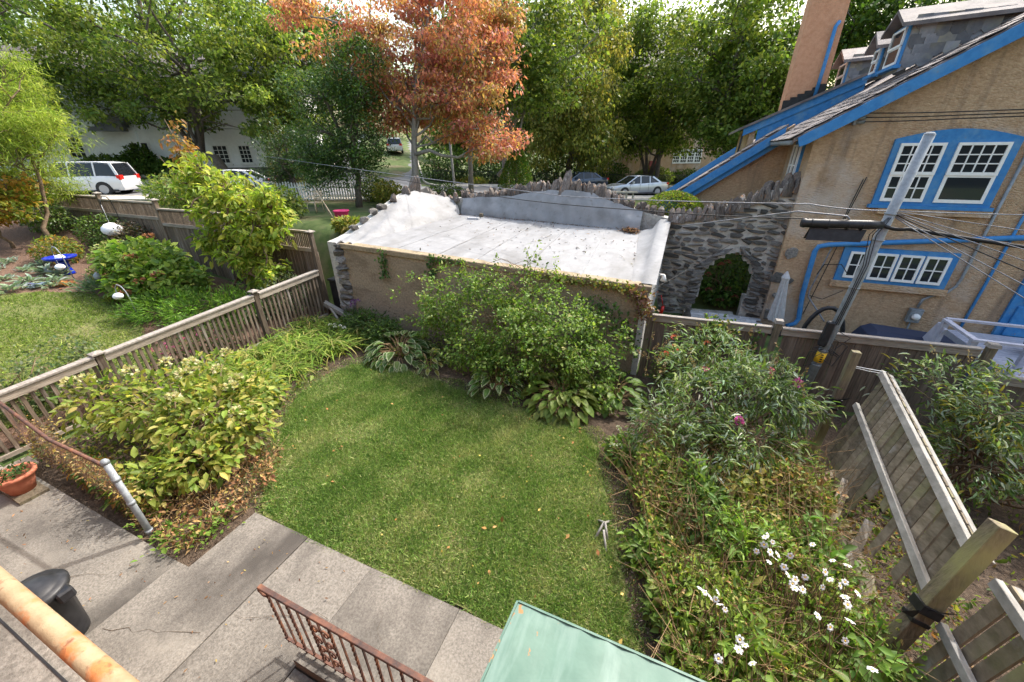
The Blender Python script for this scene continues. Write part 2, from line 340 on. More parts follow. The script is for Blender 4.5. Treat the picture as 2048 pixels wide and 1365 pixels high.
def tree(name, label, base, blobs, ncl=90, nl=16000, L=.2, W=.11, pal=((.05, .1, .02),), tr=.22, limbs=10, seed=1, rc=.75, split=.35, bark='bark', mat='leaf',
         group=None, cat='tree', tmpl='kite', droop=.35, trunk=None, extra_limbs=(), flat_c=.6, clw=.35, jit=.22, top=.75, tones=None):
    rng = np.random.default_rng(seed); base = np.array(base, float)
    root = thing(name, label, cat, base, group)
    cl, d, bi = in_blobs(rng, blobs, ncl, 2.2)
    b = np.array([x[:6] for x in blobs], float); w = np.array([x[3]*x[4]*x[5] for x in blobs]); cen = (b[:, :3]*w[:, None]).sum(0)/w.sum()
    tpz = (b[:, 2]+b[:, 5]).max(); tp = np.array([cen[0], cen[1], base[2]+(tpz-base[2])*top])
    if trunk is None:
        tpath = curve_pts(base-np.array([0, 0, .15]), tp, 0, 7, rng)
    else:
        tpath = np.array(trunk, float)
    tl = len(tpath); m = MB()
    trad = [tr*(1.18 if i == 0 else 1)*(1-.8*(i/(tl-1))**1.2) for i in range(tl)]
    m.tube(tpath, trad, 9)
    order = rng.permutation(ncl); mains = order[:limbs]; nodes = [tpath[i] for i in range(tl//2, tl)]
    for j in mains:
        c = cl[j]
        # start lower than the clump, on the trunk
        fr = np.clip(split+(1-split)*rng.random()*.8, 0, .97)*(tl-1); i0 = int(fr); s_ = tpath[i0]+(tpath[min(i0+1, tl-1)]-tpath[i0])*(fr-i0)
        if s_[2] > c[2]-.2:
            cand = [p for p in tpath if p[2] < c[2]-.2 and p[2] > base[2]+(tp[2]-base[2])*split*.6]
            if cand: s_ = cand[-1]
        r0 = tr*.42*(1-.5*fr/tl)
        p = curve_pts(s_, c, .06*np.linalg.norm(c-s_), 6, rng)
        m.tube(p, list(np.linspace(r0, .025*max(1, tr/.2), 6)), 6)
        nodes += list(p[2:])
    for pth, r0, r1 in extra_limbs:
        m.tube(pth, list(np.linspace(r0, r1, len(pth))), 7); nodes += [np.array(q) for q in pth[1:]]
    nd = np.array(nodes)
    for j in order[limbs:]:
        c = cl[j]; dd = np.linalg.norm(nd-c, axis=1)+np.where(nd[:, 2] > c[2]+.3, 2., 0); q = nd[dd.argmin()]
        m.tube(curve_pts(q, c, .05, 4, rng), [.03*max(1, tr/.25), .025, .016, .008], 4, cap=False)
    m.build('trunk', M[bark], root)
    per = rng.dirichlet(np.ones(ncl)*5)*nl; ci = np.repeat(np.arange(ncl), np.maximum(per.astype(int), 4)); n = len(ci)
    rcs = rc*np.exp(rng.normal(size=ncl)*.25)
    off = rng.normal(size=(n, 3)); off = off/np.maximum(1, np.linalg.norm(off, axis=1, keepdims=True)/2.0)
    P = cl[ci]+off*rcs[ci][:, None]*np.array([1, 1, flat_c])*.62
    A = unit(unit(off)*.5+rdir(rng, n)*.8+np.array([0, 0, -droop])); Nn = rdir(rng, n)*.75+np.array([0, 0, .9])
    pal = np.array(pal, float); cb = rng.integers(0, len(pal), ncl)
    pi = np.where(rng.random(n) < clw, cb[ci], rng.integers(0, len(pal), n))
    C = pal[pi]*np.exp(rng.normal(size=(n, 1))*jit)*np.exp(rng.normal(size=ncl)*.14)[ci][:, None]
    Lr = L*np.clip(np.exp(rng.normal(size=n)*.34), .45, 1.6)
    foliage('crown', mat, root, P, A, Nn, Lr, Lr*(W/L), np.clip(C, .003, .9), tmpl)
    return root
def shrub(name, label, base, blobs, n=3000, L=.07, W=.045, pal=((.05, .1, .02),), seed=1, stems=10, sr=.012, bias=2.6, mat='leaf', tmpl='leaf', group=None, cat='shrub',
          droop=.3, up=.6, clumps=0, rc=.2, stem_mat='twig', jit=.2, out=.7, w=None, wild=0.):
    rng = np.random.default_rng(seed); base = np.array(base, float)
    root = thing(name, label, cat, base, group)
    if clumps:
        cc, d0, bi_ = in_blobs(rng, blobs, clumps, bias); ci = rng.integers(0, clumps, n)
        if wild:
            bc = np.array([b_[:3] for b_ in blobs])[bi_]; cc = bc+(cc-bc)*(1+wild*np.abs(rng.normal(size=(clumps, 1)))*(rng.random((clumps, 1)) < .45))
        P = cc[ci]+rng.normal(size=(n, 3))*rc*np.array([1, 1, .8]); d = d0[ci]
        ends = cc
    else:
        P, d, _ = in_blobs(rng, blobs, n, bias); ends = P[rng.integers(0, n, max(stems*3, 1))]
    P[:, 2] = np.maximum(P[:, 2], base[2]+.03)
    A = unit(d*out+rdir(rng, n)*.7+np.array([0, 0, -droop])); Nn = rdir(rng, n)*.55+d*.3+np.array([0, 0, up])
    Lr = L*np.clip(np.exp(rng.normal(size=n)*.32), .45, 1.5)
    foliage('foliage', mat, root, P, A, Nn, Lr, Lr*(W/L), pick(rng, pal, n, jit, w), tmpl)
    m = MB()
    if stems:
        for i in range(min(stems*3, len(ends))):
            e = ends[i]; s_ = base+np.array([rng.normal()*.08, rng.normal()*.08, -.03])
            if i >= stems:
                q = ends[i % stems]; s_ = base+(q-base)*rng.uniform(.3, .7)
            m.tube(curve_pts(s_, e, .1*np.linalg.norm(e-s_), 5, rng), [sr*1.5, sr*1.3, sr, sr*.7, sr*.4], 5, cap=False)
        m.build('stem', M[stem_mat], root)
    return root

# ------------------------------------------------------------------ terrain
def sstep(a, b, x): t = np.clip((x-a)/(b-a), 0, 1); return t*t*(3-2*t)
def street_tn(x, y): return (x+4)*-.8+(y-34)*-.6, (x+4)*-.6+(y-34)*.8
def tz(x, y):
    x = np.asarray(x, float); y = np.asarray(y, float)
    t, n = street_tn(x, y)
    zs = 2.05+.030*np.clip(t, -40, 70)+.12*np.clip(n-8, 0, 60)*sstep(5, 20, t)
    a = np.where(x < -10.9, np.minimum(.1+.12*(-11-x), 3.4), 0.)
    a = np.where((x > -.4) & (y > 9.25), .35, a)
    w = np.where(x < -.4, sstep(9.7, 11.6, y), sstep(13.6, 17, y))
    w = np.maximum(w, sstep(-9, -3, n))
    return a*(1-w)+zs*w
def build_ground():
    def axis(lo, hi, segs):
        return np.unique(np.round(np.concatenate([np.arange(a, b, s) for a, b, s in segs]), 3))
    xs = axis(0, 0, [(-600, -80, 40), (-80, -40, 2.5), (-40, -14, 1.), (-14, -9, .35), (-9, -2, 1.), (-2, 4, .6), (4, 14, 1.), (14, 60, 5), (60, 601, 40)])
    ys = axis(0, 0, [(-60, -8, 8), (-8, 7, 1.), (7, 20, .35), (20, 40, 1.), (40, 100, 3), (100, 1001, 45)])
    X, Y = np.meshgrid(xs, ys); Z = tz(X, Y)-.03
    V = np.stack([X, Y, Z], -1).reshape(-1, 3); nx = len(xs); m = MB()
    F = [(j*nx+i, j*nx+i+1, (j+1)*nx+i+1, (j+1)*nx+i) for j in range(len(ys)-1) for i in range(nx-1)]
    m.add(V, F, 0, True); o = setting('ground', m, M['farground'])
build_ground()
def sheet(name, pts, dz, mat, th=.0, smooth=None):
    """flat-lying polygon that follows the (locally planar) ground"""
    m = MB(); p = [(x, y, float(tz(x, y))+dz) for x, y in pts]
    if th: m.prism([(x, y, z-th) for x, y, z in p], (0, 0, th))
    else: m.add(p, [tuple(range(len(p)))])
    return setting(name, m, M[mat])
def wob(pts, k=6, amp=.06, seed=3):
    """subdivide a closed outline and make it uneven"""
    rng = random.Random(seed); out = []
    for i, a in enumerate(pts):
        b = pts[(i+1) % len(pts)]
        for j in range(k):
            t = j/k; out.append((a[0]+(b[0]-a[0])*t+rng.uniform(-amp, amp), a[1]+(b[1]-a[1])*t+rng.uniform(-amp, amp)))
    return out
# planting soil over the whole yard, lawn on top
m = MB(); m.add([(-10.85, -3, .0), (9, -3, .0), (9, 9.2, .0), (-10.85, 9.2, .0)], [(0, 1, 2, 3)]); setting('garden_soil', m, M['soil'])
LAWN = [(-5.35, 2.37), (-3.3, 2.37), (-1.3, 2.37), (.1, 2.37), (.35, 2.75), (.18, 3.1), (.02, 3.7), (-.15, 4.2), (-.4, 4.8), (-.62, 5.5), (-.8, 6.0), (-1.2, 6.4), (-2.0, 6.55), (-3.2, 6.6), (-4.4, 6.75), (-5.6, 6.9), (-6.7, 7.05), (-7.5, 6.85), (-7.8, 6.2), (-7.75, 5.3), (-7.4, 4.5), (-6.9, 3.9), (-6.4, 3.3), (-5.8, 2.75)]
m = MB(); lw = wob(LAWN, 5, .05); m.add([(x, y, .03) for x, y in lw], [tuple(range(len(lw)))]); setting('lawn', m, M['turf'])
NLAWN = [(-19.9, 4.2), (-19.3, 5.2), (-18.2, 5.9), (-17.0, 5.9), (-15.9, 5.6), (-14.6, 5.35), (-13.5, 5.0), (-12.2, 4.6), (-11.9, 3.2), (-11.9, 0), (-14, -2.5), (-22, -2.5), (-22, 3.5)]
sheet('neighbour_lawn', wob(NLAWN, 5, .08), .035, 'turf')
sheet('mulch_bed', wob([(-29, 9.2), (-29, 3.2), (-21.5, 3.2), (-21.5, -2.7), (-11.2, -2.7), (-11.2, 9.2)], 8, .05), .012, 'mulch')
# street, side street, sidewalks and kerbs
def sp(t, n): return (-4-.8*t-.6*n, 34-.6*t+.8*n)
sheet('street', [sp(-60, -1.1), sp(-60, 7.6), sp(14.5, 7.6), sp(26.5, 7.6), sp(75, 7.6), sp(75, -1.1)][::-1], .0, 'asphalt')
m = MB(); pts = []
for n_ in (7.4, 8.2, 14, 20, 28, 40, 56):
    for t_ in (16.2, 24.6): x, y = sp(t_, n_); pts.append((x, y, float(tz(x, y))+.012))
m.add(pts, [(2*i, 2*i+1, 2*i+3, 2*i+2) for i in range(6)]); setting('side_street', m, M['asphalt'])
for nm, n0, n1, t0, t1 in (('sidewalk', -3.2, -1.25, -30, 60), ('far_sidewalk', 7.75, 9.4, -40, 14.2), ('far_sidewalk', 7.75, 9.4, 26.5, 60)):
    sheet(nm, [sp(t0, n0), sp(t1, n0), sp(t1, n1), sp(t0, n1)], .09, 'sidewalk', .1)
def kerb(t0, t1, n_):
    m = MB(); a = sp(t0, n_); b = sp(t1, n_)
    m.beam((*a, float(tz(*a))+.045), (*b, float(tz(*b))+.045), .14, .14); setting('kerb', m, M['sidewalk'])
kerb(-30, 60, -1.17); kerb(-40, 14.5, 7.67); kerb(26.3, 60, 7.67)
for sgn, t_ in ((0, 15.9), (1, 24.9)):
    m = MB(); m.tube([(*sp(t_+(-1.8 if not sgn else 1.8)*max(0, 1-(n_-7.7)/3)**2, n_), float(tz(*sp(t_, n_)))+.04) for n_ in (7.7, 8.5, 9.5, 11, 16, 24, 34)], .08, 5, smooth=False); setting('kerb', m, M['sidewalk'])

# lawn blades (nobody could count them)
def inside(poly, x, y):
    x = np.asarray(x); c = np.zeros(x.shape, bool); n = len(poly)
    for i in range(n):
        (x1, y1), (x2, y2) = poly[i], poly[(i+1) % n]
        c ^= ((y1 > y) != (y2 > y)) & (x < (x2-x1)*(y-y1)/((y2-y1) or 1e-9)+x1)
    return c
def fbm(x, y, seed, sc):
    r_ = np.random.default_rng(seed); v = np.zeros_like(x, dtype=float)
    for k in range(14):
        a = r_.random()*6.283; f = sc*math.exp(r_.normal()*.45); v += np.sin(f*(x*math.cos(a)+y*math.sin(a))+r_.random()*6.283)
    return v/2.6
def blades(name, poly, n, L, W, zf, seed, pal, bare=None, kind='stuff', label=None):
    rng = np.random.default_rng(seed); p = np.array(poly); lo, hi = p.min(0), p.max(0)
    x = rng.uniform(lo[0], hi[0], n*2); y = rng.uniform(lo[1], hi[1], n*2)
    k = inside(poly, x, y)
    # thin, uneven sward: lower-frequency density
    dens = .62+.35*fbm(x, y, seed, 3.5)
    k &= rng.random(n*2) < np.clip(dens+.35, .25, 1)
    x, y = x[k][:n], y[k][:n]; n = len(x)
    P = np.stack([x, y, zf(x, y)], 1); A = unit(rng.normal(size=(n, 3))*np.array([.75, .75, .2])+np.array([0, 0, .75])); Nn = rdir(rng, n)
    pt = np.array(pal, float); g = np.clip(.46+.10*fbm(x, y, seed+50, 1.3)+.10*fbm(x, y, seed+70, 7.)+.05*(x+3.5)/3+rng.normal(size=n)*.33, 0, .999)
    C = pt[(g*len(pt)).astype(int)]*np.exp(rng.normal(size=(n, 1))*.34)
    Lr = L*np.exp(rng.normal(size=n)*.3)
    o = link(name, leaf_mesh(name, P, A, Nn, Lr, W*np.ones(n), np.clip(C, 0, .9), 'grass', M['grass'])); o['kind'] = kind
    return o
GP = [(.095, .17, .032), (.135, .22, .045), (.18, .265, .06), (.25, .305, .095), (.35, .35, .16)]
blades('lawn_grass', wob(LAWN, 5, .09, 8), 250000, .055, .014, lambda x, y: np.full_like(x, .028), 5, GP)
c_ = np.array(LAWN).mean(0); RING = [tuple(c_+(np.array(q)-c_)*(1+.42/np.linalg.norm(np.array(q)-c_))) if q[1] > 2.4 else q for q in LAWN]
blades('thin_grass', wob(RING, 5, .12, 18), 60000, .05, .012, lambda x, y: np.full_like(x, .004), 25, GP[1:])
blades('neighbour_grass', wob(NLAWN, 5, .1, 9), 60000, .085, .02, lambda x, y: tz(x, y)+.03, 6, [(.13, .19, .03), (.17, .235, .035), (.22, .265, .05), (.28, .29, .08)])

# ------------------------------------------------------------------ concrete patio
import bmesh
def hull_mesh(name, pts, mat):
    bm = bmesh.new()
    for p in pts: bm.verts.new(p)
    r_ = bmesh.ops.convex_hull(bm, input=bm.verts)
    junk = [g for g in r_['geom_interior'] if isinstance(g, bmesh.types.BMVert)]
    bmesh.ops.delete(bm, geom=junk, context='VERTS')
    bmesh.ops.recalc_face_normals(bm, faces=bm.faces)
    me = bpy.data.meshes.new(name); bm.to_mesh(me); bm.free(); me.materials.append(mat); return me
def stone_set(name, k, mat, seed, taper=0., nv=16, boxy=.5):
    out = []; rng = random.Random(seed)
    for i in range(k):
        pts = []
        for j in range(nv):
            v = Vector((rng.uniform(-1, 1), rng.uniform(-1, 1), rng.uniform(-1, 1)))
            mx = max(abs(v.x), abs(v.y), abs(v.z)); v = v/(mx**boxy*v.length**(1-boxy))*.5
            if taper: t = v.z+.5; f = 1-taper*t**1.5; v.x *= f; v.y *= f
            pts.append(v)
        if taper:
            pts.append(Vector((rng.uniform(-.15, .15), 0, .5))); pts += [Vector((a, b, -.5)) for a in (-.45, .45) for b in (-.4, .4)]
        out.append(hull_mesh(name, pts, M[mat]))
    return out

m = MB(); m.box(-10.6, -.6, -1.2, -.9, -.1, -.01); patio = setting('patio', m, M['concrete'])
XB = [-10.75, -8.1, -5.72, -4.35, -3.15, -1.75, -.35, 1.1, 2.6]
for i in range(len(XB)-1):
    x0, x1 = XB[i]+.004, XB[i+1]-.004
    y1 = 1.36 if x1 < -5.6 else 2.35
    y0 = -.88 if x1 < -3.1 else 1.12
    m = MB(); z = .055+.006*((i*7) % 3)
    if i == 2: m.prism([(x0, y0, -.12), (x1, y0, -.12), (x1, y1, -.12), (x0+.22, y1, -.12), (x0+.22, 1.37, -.12), (x0, 1.36, -.12)], (0, 0, .12+z))
    else: m.box(x0, x1, y0, y1, -.12, z)
    m.build('slab', M['concrete'], patio)
rc_ = random.Random(44)
for (ax, ay, bx_, by_) in ((-4.3, 1.2, -3.2, 1.65), (-5.6, .5, -4.5, .9), (-8.6, -.3, -6.4, .9), (-2.9, 2.3, -2.2, 1.35)):
    m = MB(); P_ = [Vector((ax+(bx_-ax)*t/9+rc_.uniform(-.04, .04), ay+(by_-ay)*t/9+rc_.uniform(-.04, .04), .0715)) for t in range(10)]; V = []
    for p in P_: w_ = rc_.uniform(.0008, .0028); V += [(p.x-w_, p.y+w_, p.z), (p.x+w_, p.y-w_, p.z)]
    m.add(V, [(2*i, 2*i+1, 2*i+3, 2*i+2) for i in range(9)]); m.build('crack', M['soil'], patio)
# areaway with steps going down beside the railing
m = MB(); m.box(-3.14, -.3, .95, 1.1, -1.4, .052); m.box(-3.14, -.3, 1.12, 1.34, .06, .2); m.build('areaway_wall', M['concrete'], patio)
for k in range(5):
    m = MB(); m.box(-3.14+.3*k, -2.84+.3*k+.02, -.3, .94, -1.4, -.12-.2*k); m.build('step', M['concrete'], patio)

# ------------------------------------------------------------------ garage with white roof
gar = thing('garage', 'low garage with flat white membrane roof and rough tan front wall', 'garage', (-5.1, 9.15, 0))
def gtop(x): return 2.69+(x+9.8)/9.4*(2.40-2.69)
m = MB()   # front wall, slightly uneven top
n = 24
for i in range(n):
    x0 = -9.75+9.19*i/n; x1 = -9.75+9.19*(i+1)/n
    m.hexa([(x0, 9.15, -.1), (x1, 9.15, -.1), (x1, 9.45, -.1), (x0, 9.45, -.1), (x0, 9.15, gtop(x0)-.17), (x1, 9.15, gtop(x1)-.17), (x1, 9.45, gtop(x1)-.17), (x0, 9.45, gtop(x0)-.17)])
m.build('front_wall', M['gar_wall'], gar)
m = MB(); m.hexa([(-9.8, 9.09, gtop(-9.8)-.165), (-.38, 9.09, gtop(-.38)-.165), (-.38, 9.4, gtop(-.38)-.165), (-9.8, 9.4, gtop(-9.8)-.165), (-9.8, 9.09, gtop(-9.8)-.005), (-.38, 9.09, gtop(-.38)-.005), (-.38, 9.4, gtop(-.38)), (-9.8, 9.4, gtop(-9.8))]); m.build('coping', M['coping'], gar, .015)
# right wall, white roughcast
m = MB(); m.add([(-.56, 9.11, -.1), (-.42, 9.11, -.1), (-.34, 13.5, -.1), (-.5, 13.5, -.1), (-.56, 9.11, 2.36), (-.42, 9.11, 2.36), (-.34, 13.5, 3.28), (-.5, 13.5, 3.28)], [(3, 2, 1, 0), (4, 5, 6, 7), (0, 1, 5, 4), (1, 2, 6, 5), (2, 3, 7, 6), (3, 0, 4, 7)])
m.build('side_wall', M['gar_white'], gar)
# membrane roof, a draped grid: flat field, slope up on the left, upstand at the back and right
CREST = [(-10.1, 3.5), (-8.8, 3.50), (-8.2, 3.55), (-6.2, 3.70), (-5.2, 3.9), (-4.6, 3.97), (-3.6, 4.0), (-3.0, 3.96), (-2.3, 3.72), (-1.6, 3.55), (-1.0, 3.42), (-.4, 3.32)]
def crest(x):
    xs, zs = zip(*CREST); return float(np.interp(x, xs, zs))
def lcrest(y): return float(np.interp(y, [9.15, 9.8, 10.6, 11.6, 12.9, 13.7, 14.6, 15.1], [2.70, 2.78, 3.05, 3.38, 3.78, 3.88, 3.62, 3.50]))
def backy(x): return 14.95+(x+8.8)/8.4*(13.45-14.95)
rr = random.Random(4)
def nz(a, b, s=1.0): return (math.sin(a*3.1+b*1.7)+math.sin(a*1.3-b*4.1+1.3)+.6*math.sin(a*7.7+b*5.3))*.012*s
m = MB(); nx, ny = 44, 24; V = []
def froof(u, v):      # field point, u 0..1 left-right, v 0..1 front-back
    xl = -9.35+.75*v; xr = -.85-.35*v
    x = xl+(xr-xl)*u; y = 9.22+(backy(x)-.25-9.22)*v
    z = (gtop(x)-.02)+(2.9-(gtop(x)-.02))*v
    return (x, y, z+nz(x, y, .5))
V = [froof(i/nx, j/ny) for j in range(ny+1) for i in range(nx+1)]
m.add(V, [(j*(nx+1)+i, j*(nx+1)+i+1, (j+1)*(nx+1)+i+1, (j+1)*(nx+1)+i) for j in range(ny) for i in range(nx)], 0, True)
# left slope
V = []; k = 10
for j in range(ny+1):
    a = Vector(froof(0, j/ny)); yb = 9.15+5.95*j/ny; b = Vector((-10.05+.9*max(0, (yb-14)/1.1), yb, lcrest(yb)))
    for i in range(k+1):
        t = i/k; p = a.lerp(b, t); p.z = a.z+(b.z-a.z)*(t**.8)+(nz(p.y*2.2, t*3, 2.2) if 0 < i < k else 0); V.append(p)
m.add(V, [(j*(k+1)+i, (j+1)*(k+1)+i, (j+1)*(k+1)+i+1, j*(k+1)+i+1) for j in range(ny) for i in range(k)], 0, True)
# back upstand
V = []; k = 7; nb = 60
for j in range(nb+1):
    a = Vector(froof(j/nb, 1)); x = a.x+(-9.15-a.x)*max(0, 1-j/6)*.6; b = Vector((a.x, backy(a.x)+.12, crest(a.x)))
    for i in range(k+1):
        t = i/k; p = a.lerp(b, t); p.y += -.05*math.sin(t*3.1)+nz(p.x*2.5, t*2.2+p.x, 1.6); p.z += rr.uniform(-.02, .02) if i == k else 0; V.append(p)
m.add(V, [(j*(k+1)+i, (j+1)*(k+1)+i, (j+1)*(k+1)+i+1, j*(k+1)+i+1)[::-1] for j in range(nb) for i in range(k)], 0, True)
# right upstand: inner face and top
V = []; k = 5
for j in range(ny+1):
    a = Vector(froof(1, j/ny)); y = a.y; zt = 2.40+.93*(y-9.15)/4.35
    for i, (x, z) in enumerate(((a.x, a.z), (-.80, a.z+(zt-a.z)*.25), (-.66, zt-.06), (-.60, zt), (-.40, zt+.015), (-.29, zt+.01))):
        V.append((x, y, z+nz(y, i, .6)))
m.add(V, [(j*(k+1)+i, j*(k+1)+i+1, (j+1)*(k+1)+i+1, (j+1)*(k+1)+i) for j in range(ny) for i in range(k)], 0, True)
m.build('membrane_roof', M['membrane'], gar)
for k in range(1, 6):       # lapped seams of the membrane
    u0 = k/6+.01*((k*7) % 3); m_ = MB(); A = [Vector(froof(u0, j/16)) for j in range(17)]; V = []
    for p in A: V += [(p.x-.03, p.y, p.z+.004), (p.x-.028, p.y, p.z+.012), (p.x+.028, p.y, p.z+.012), (p.x+.03, p.y, p.z+.004)]
    m_.add(V, [(j*4+q, j*4+q+1, (j+1)*4+q+1, (j+1)*4+q) for j in range(16) for q in range(3)]); m_.build('seam', M['membrane'], gar)
# rear and left masonry under the membrane
m = MB(); P = []
for x in np.linspace(-9.15, -.4, 20): P.append((x, backy(x)+.13, crest(x)-.02))
m.prism([(-.4, backy(-.4)+.13, 1.5), (-9.15, backy(-9.15)+.13, 1.5)]+P, (.06, .38, 0)); m.build('rear_wall', M['mortar'], gar)
m = MB(); P = [(-10.06, y, lcrest(y)-.02) for y in np.linspace(9.16, 14.9, 16)]
m.prism([(-10.06, 14.9, 0), (-10.06, 9.16, 0)]+P, (-.3, 0, 0)); m.build('left_wall', M['mortar'], gar)
# upright stones along the rear parapet, rubble on the left
FIN = stone_set('coping_stone', 9, 'rust_stone', 11, taper=.28, nv=16); RUB = stone_set('rubble_stone', 9, 'stone', 12, nv=14, boxy=.6)
rr = random.Random(21); x = -8.75
while x < -.55:
    w = rr.uniform(.12, .26); h = rr.uniform(.28, .5)
    if -6.2 < x < -2.6: h *= 1.2
    if -8.4 < x < -7.4: h *= .7
    if x > -2.2: h *= .85
    if abs(x+4.05) < .12: h = .95; w = .34
    z = crest(x)
    link('coping_stone', rr.choice(FIN), gar, (x, backy(x)+.30, z+h*.24), (rr.uniform(-.2, .2), rr.uniform(-.3, .3), rr.uniform(-.5, .5)), (w*1.15, .34, h))
    if rr.random() < .5: link('coping_stone', rr.choice(FIN), gar, (x+.05, backy(x)+.48, z+h*.2), (rr.uniform(-.3, .3), rr.uniform(-.3, .3), rr.uniform(-1, 1)), (w, .25, h))
    x += w*.92
for (y, h) in ((10.2, .2), (10.7, .22), (11.25, .26), (11.7, .2), (12.4, .32), (13.2, .34), (13.7, .7), (13.95, .8), (14.3, .3), (14.6, .34), (14.9, .28)):
    link('coping_stone', rr.choice(FIN if h > .3 else RUB), gar, (-10.15+(.15 if y > 14.2 else 0), y, lcrest(min(y, 15))+h*.28), (rr.uniform(-.3, .3), rr.uniform(-.3, .3), rr.uniform(-1, 1)), (rr.uniform(.25, .4), rr.uniform(.28, .42), h))
for x in np.arange(-9.9, -8.8, .22):
    link('coping_stone', rr.choice(FIN), gar, (x, 14.95+rr.uniform(-.1, .2), 3.5+rr.uniform(-.05, .1)), (rr.uniform(-.4, .4), rr.uniform(-.4, .4), rr.uniform(-1, 1)), (.28, .3, rr.uniform(.25, .4)))
# ragged stone quoin at the front left corner
z = -.05
while z < 2.62:
    h = rr.uniform(.13, .24); w = .30+.26*(1-z/2.7)**1.4
    nst = 2 if w > .5 else 1
    for q in range(nst):
        ww = w/nst*1.15
        link('rubble_stone', rr.choice(RUB), gar, (-9.72-w+ww*.5+q*ww*.9, 9.22+rr.uniform(-.06, .05), z+h/2), (rr.uniform(-.12, .12), rr.uniform(-.15, .15), rr.uniform(-.2, .2)), (ww*1.25, .5, h*1.25))
    z += h*.92
# things lying on the roof
def rp(u, v, dz=0): p = froof(u, v); return (p[0], p[1], p[2]+dz)
m = MB(); b = Vector((-7.55, 13.85, 2.84)); m.box(b.x-.25, b.x+.25, b.y-.06, b.y+.06, b.z-.02, b.z+.09)
solo('loose_brick', m, M['paver'], 'grey brick lying flat on the white garage roof', 'brick', None, (b.x, b.y, b.z), .006)
m = MB(); m.box(b.x+.08, b.x+.22, b.y+.35, b.y+.45, b.z-.02, b.z+.2); solo('wood_offcut', m, M['timber'], 'small upright wood block on the white roof behind the brick', 'block', None, (b.x+.1, b.y+.4, b.z-.02), .006)
def litter(name, label, u, v, su, sv, n, L, pal, seed, cat='leaves', solid=False):
    rng = np.random.default_rng(seed); uu = np.clip(u+rng.normal(size=n)*su, 0.01, .995); vv = np.clip(v+rng.normal(size=n)*sv, .01, .99)
    P = np.array([rp(a, c, .012) for a, c in zip(uu, vv)]); P[:, 2] += np.abs(rng.normal(size=n))*(.05 if solid else .008)
    A = unit(rng.normal(size=(n, 3))*np.array([1, 1, .25])); Nn = rdir(rng, n)*.4+np.array([0, 0, 1.])
    o = link(name, leaf_mesh(name, P, A, Nn, L*np.exp(rng.normal(size=n)*.3), L*.5*np.ones(n), pick(rng, pal, n, .3), 'kite', M['litter'])); o['kind'] = 'stuff'; o['label'] = label
BRN = [(.10, .05, .025), (.17, .085, .04), (.24, .13, .06), (.07, .045, .03)]
litter('leaf_litter', 'pile of brown leaves in the right rear corner of the white roof', .965, .955, .022, .022, 500, .075, BRN, 1, solid=True)
litter('leaf_litter', 'line of fallen leaves along the rear upstand of the white roof', .5, .985, .28, .008, 420, .055, BRN, 2)
litter('leaf_litter', 'dark leaf scraps scattered over the white roof', .68, .5, .20, .20, 110, .085, [(.05, .045, .04), (.10, .085, .07), (.15, .12, .09)], 3)
litter('leaf_litter', 'few leaves scattered across the rear of the white roof', .5, .75, .3, .2, 90, .07, BRN, 4)

# ------------------------------------------------------------------ rubble wall with pointed arch
wall = thing('stone_arch_wall', 'grey rubble stone wall with a pointed arch opening beside the tan house', 'stone wall', (1.2, 13.2, .3))
def wtop(x): return float(np.interp(x, [-.4, .2, .8, 1.4, 2.0, 2.4, 2.8], [3.45, 3.5, 3.62, 3.85, 4.12, 4.3, 4.42]))
AX, AZ, AR = 1.5, .62, .84      # arch centre, base, half width; apex about z=2.45
def in_arch(x, z, g=0.):
    if z < AZ-.2: return False
    d = abs(x-AX-(z-AZ)*.08)
    if z < 1.55: return d < AR*.82+g
    return d < max(0, AR*.82*(1-((z-1.55)/.95)**2.4))+g and z < 2.5+g
m = MB(); nx, nz_ = 26, 40
xs = np.linspace(-.36, 2.92, nx+1)
for i in range(nx):
    for j in range(nz_):
        xc = (xs[i]+xs[i+1])/2; zt = wtop(xc); z0 = -.05+(zt+.05)*j/nz_; z1 = -.05+(zt+.05)*(j+1)/nz_
        if in_arch(xc, (z0+z1)/2): continue
        m.box(xs[i], xs[i+1], 13.22, 13.62, z0, z1)
m.build('mortar_core', M['mortar'], wall)
WST = stone_set('wall_stone', 14, 'stone', 33, nv=15, boxy=.72); rr = random.Random(9)
cnt = 0; z = 0.02
while z < 4.3 and cnt < 262:
    h = rr.uniform(.10, .19); x = -.34+rr.uniform(-.1, .05)
    while x < 2.85:
        w = rr.uniform(.16, .6); xc = x+w/2; zc = z+h/2+rr.uniform(-.02, .02)
        if xc < 2.86 and zc+h*.5 < wtop(min(max(xc, -.4), 2.8))-.22 and not in_arch(xc, zc, .17):
            link('wall_stone', rr.choice(WST), wall, (xc, 13.21, zc), (rr.uniform(-.1, .1), rr.uniform(-.12, .12)+.06, 0), (w*rr.uniform(.84, 1.0), .16, h*rr.uniform(.62, .92))); cnt += 1
        x += w*.97
    z += h*.97
for s_ in (-1, 1):          # arch ring, long stones set on edge
    for k in range(14):
        t = k/13; zc = .72+t*1.72
        d = AR*.82 if zc < 1.55 else max(.04, AR*.82*(1-((zc-1.55)/.95)**2.4))
        xc = AX+(zc-AZ)*.08+s_*(d+.15)
        tilt = s_*(0.15+.75*max(0, t-.4))
        link('arch_stone', rr.choice(WST), wall, (xc, 13.19, zc+.05), (0, tilt, 0), (.40, .24, .135))
x = -.3
while x < 2.8:              # upright stones capping the wall
    w = rr.uniform(.12, .2); h = rr.uniform(.34, .5)
    link('cap_stone', rr.choice(FIN), wall, (x, 13.33, wtop(x)-.02), (rr.uniform(-.12, .12), rr.uniform(-.2, .2), rr.uniform(-.3, .3)), (w*1.15, .5, h)); x += w*.92
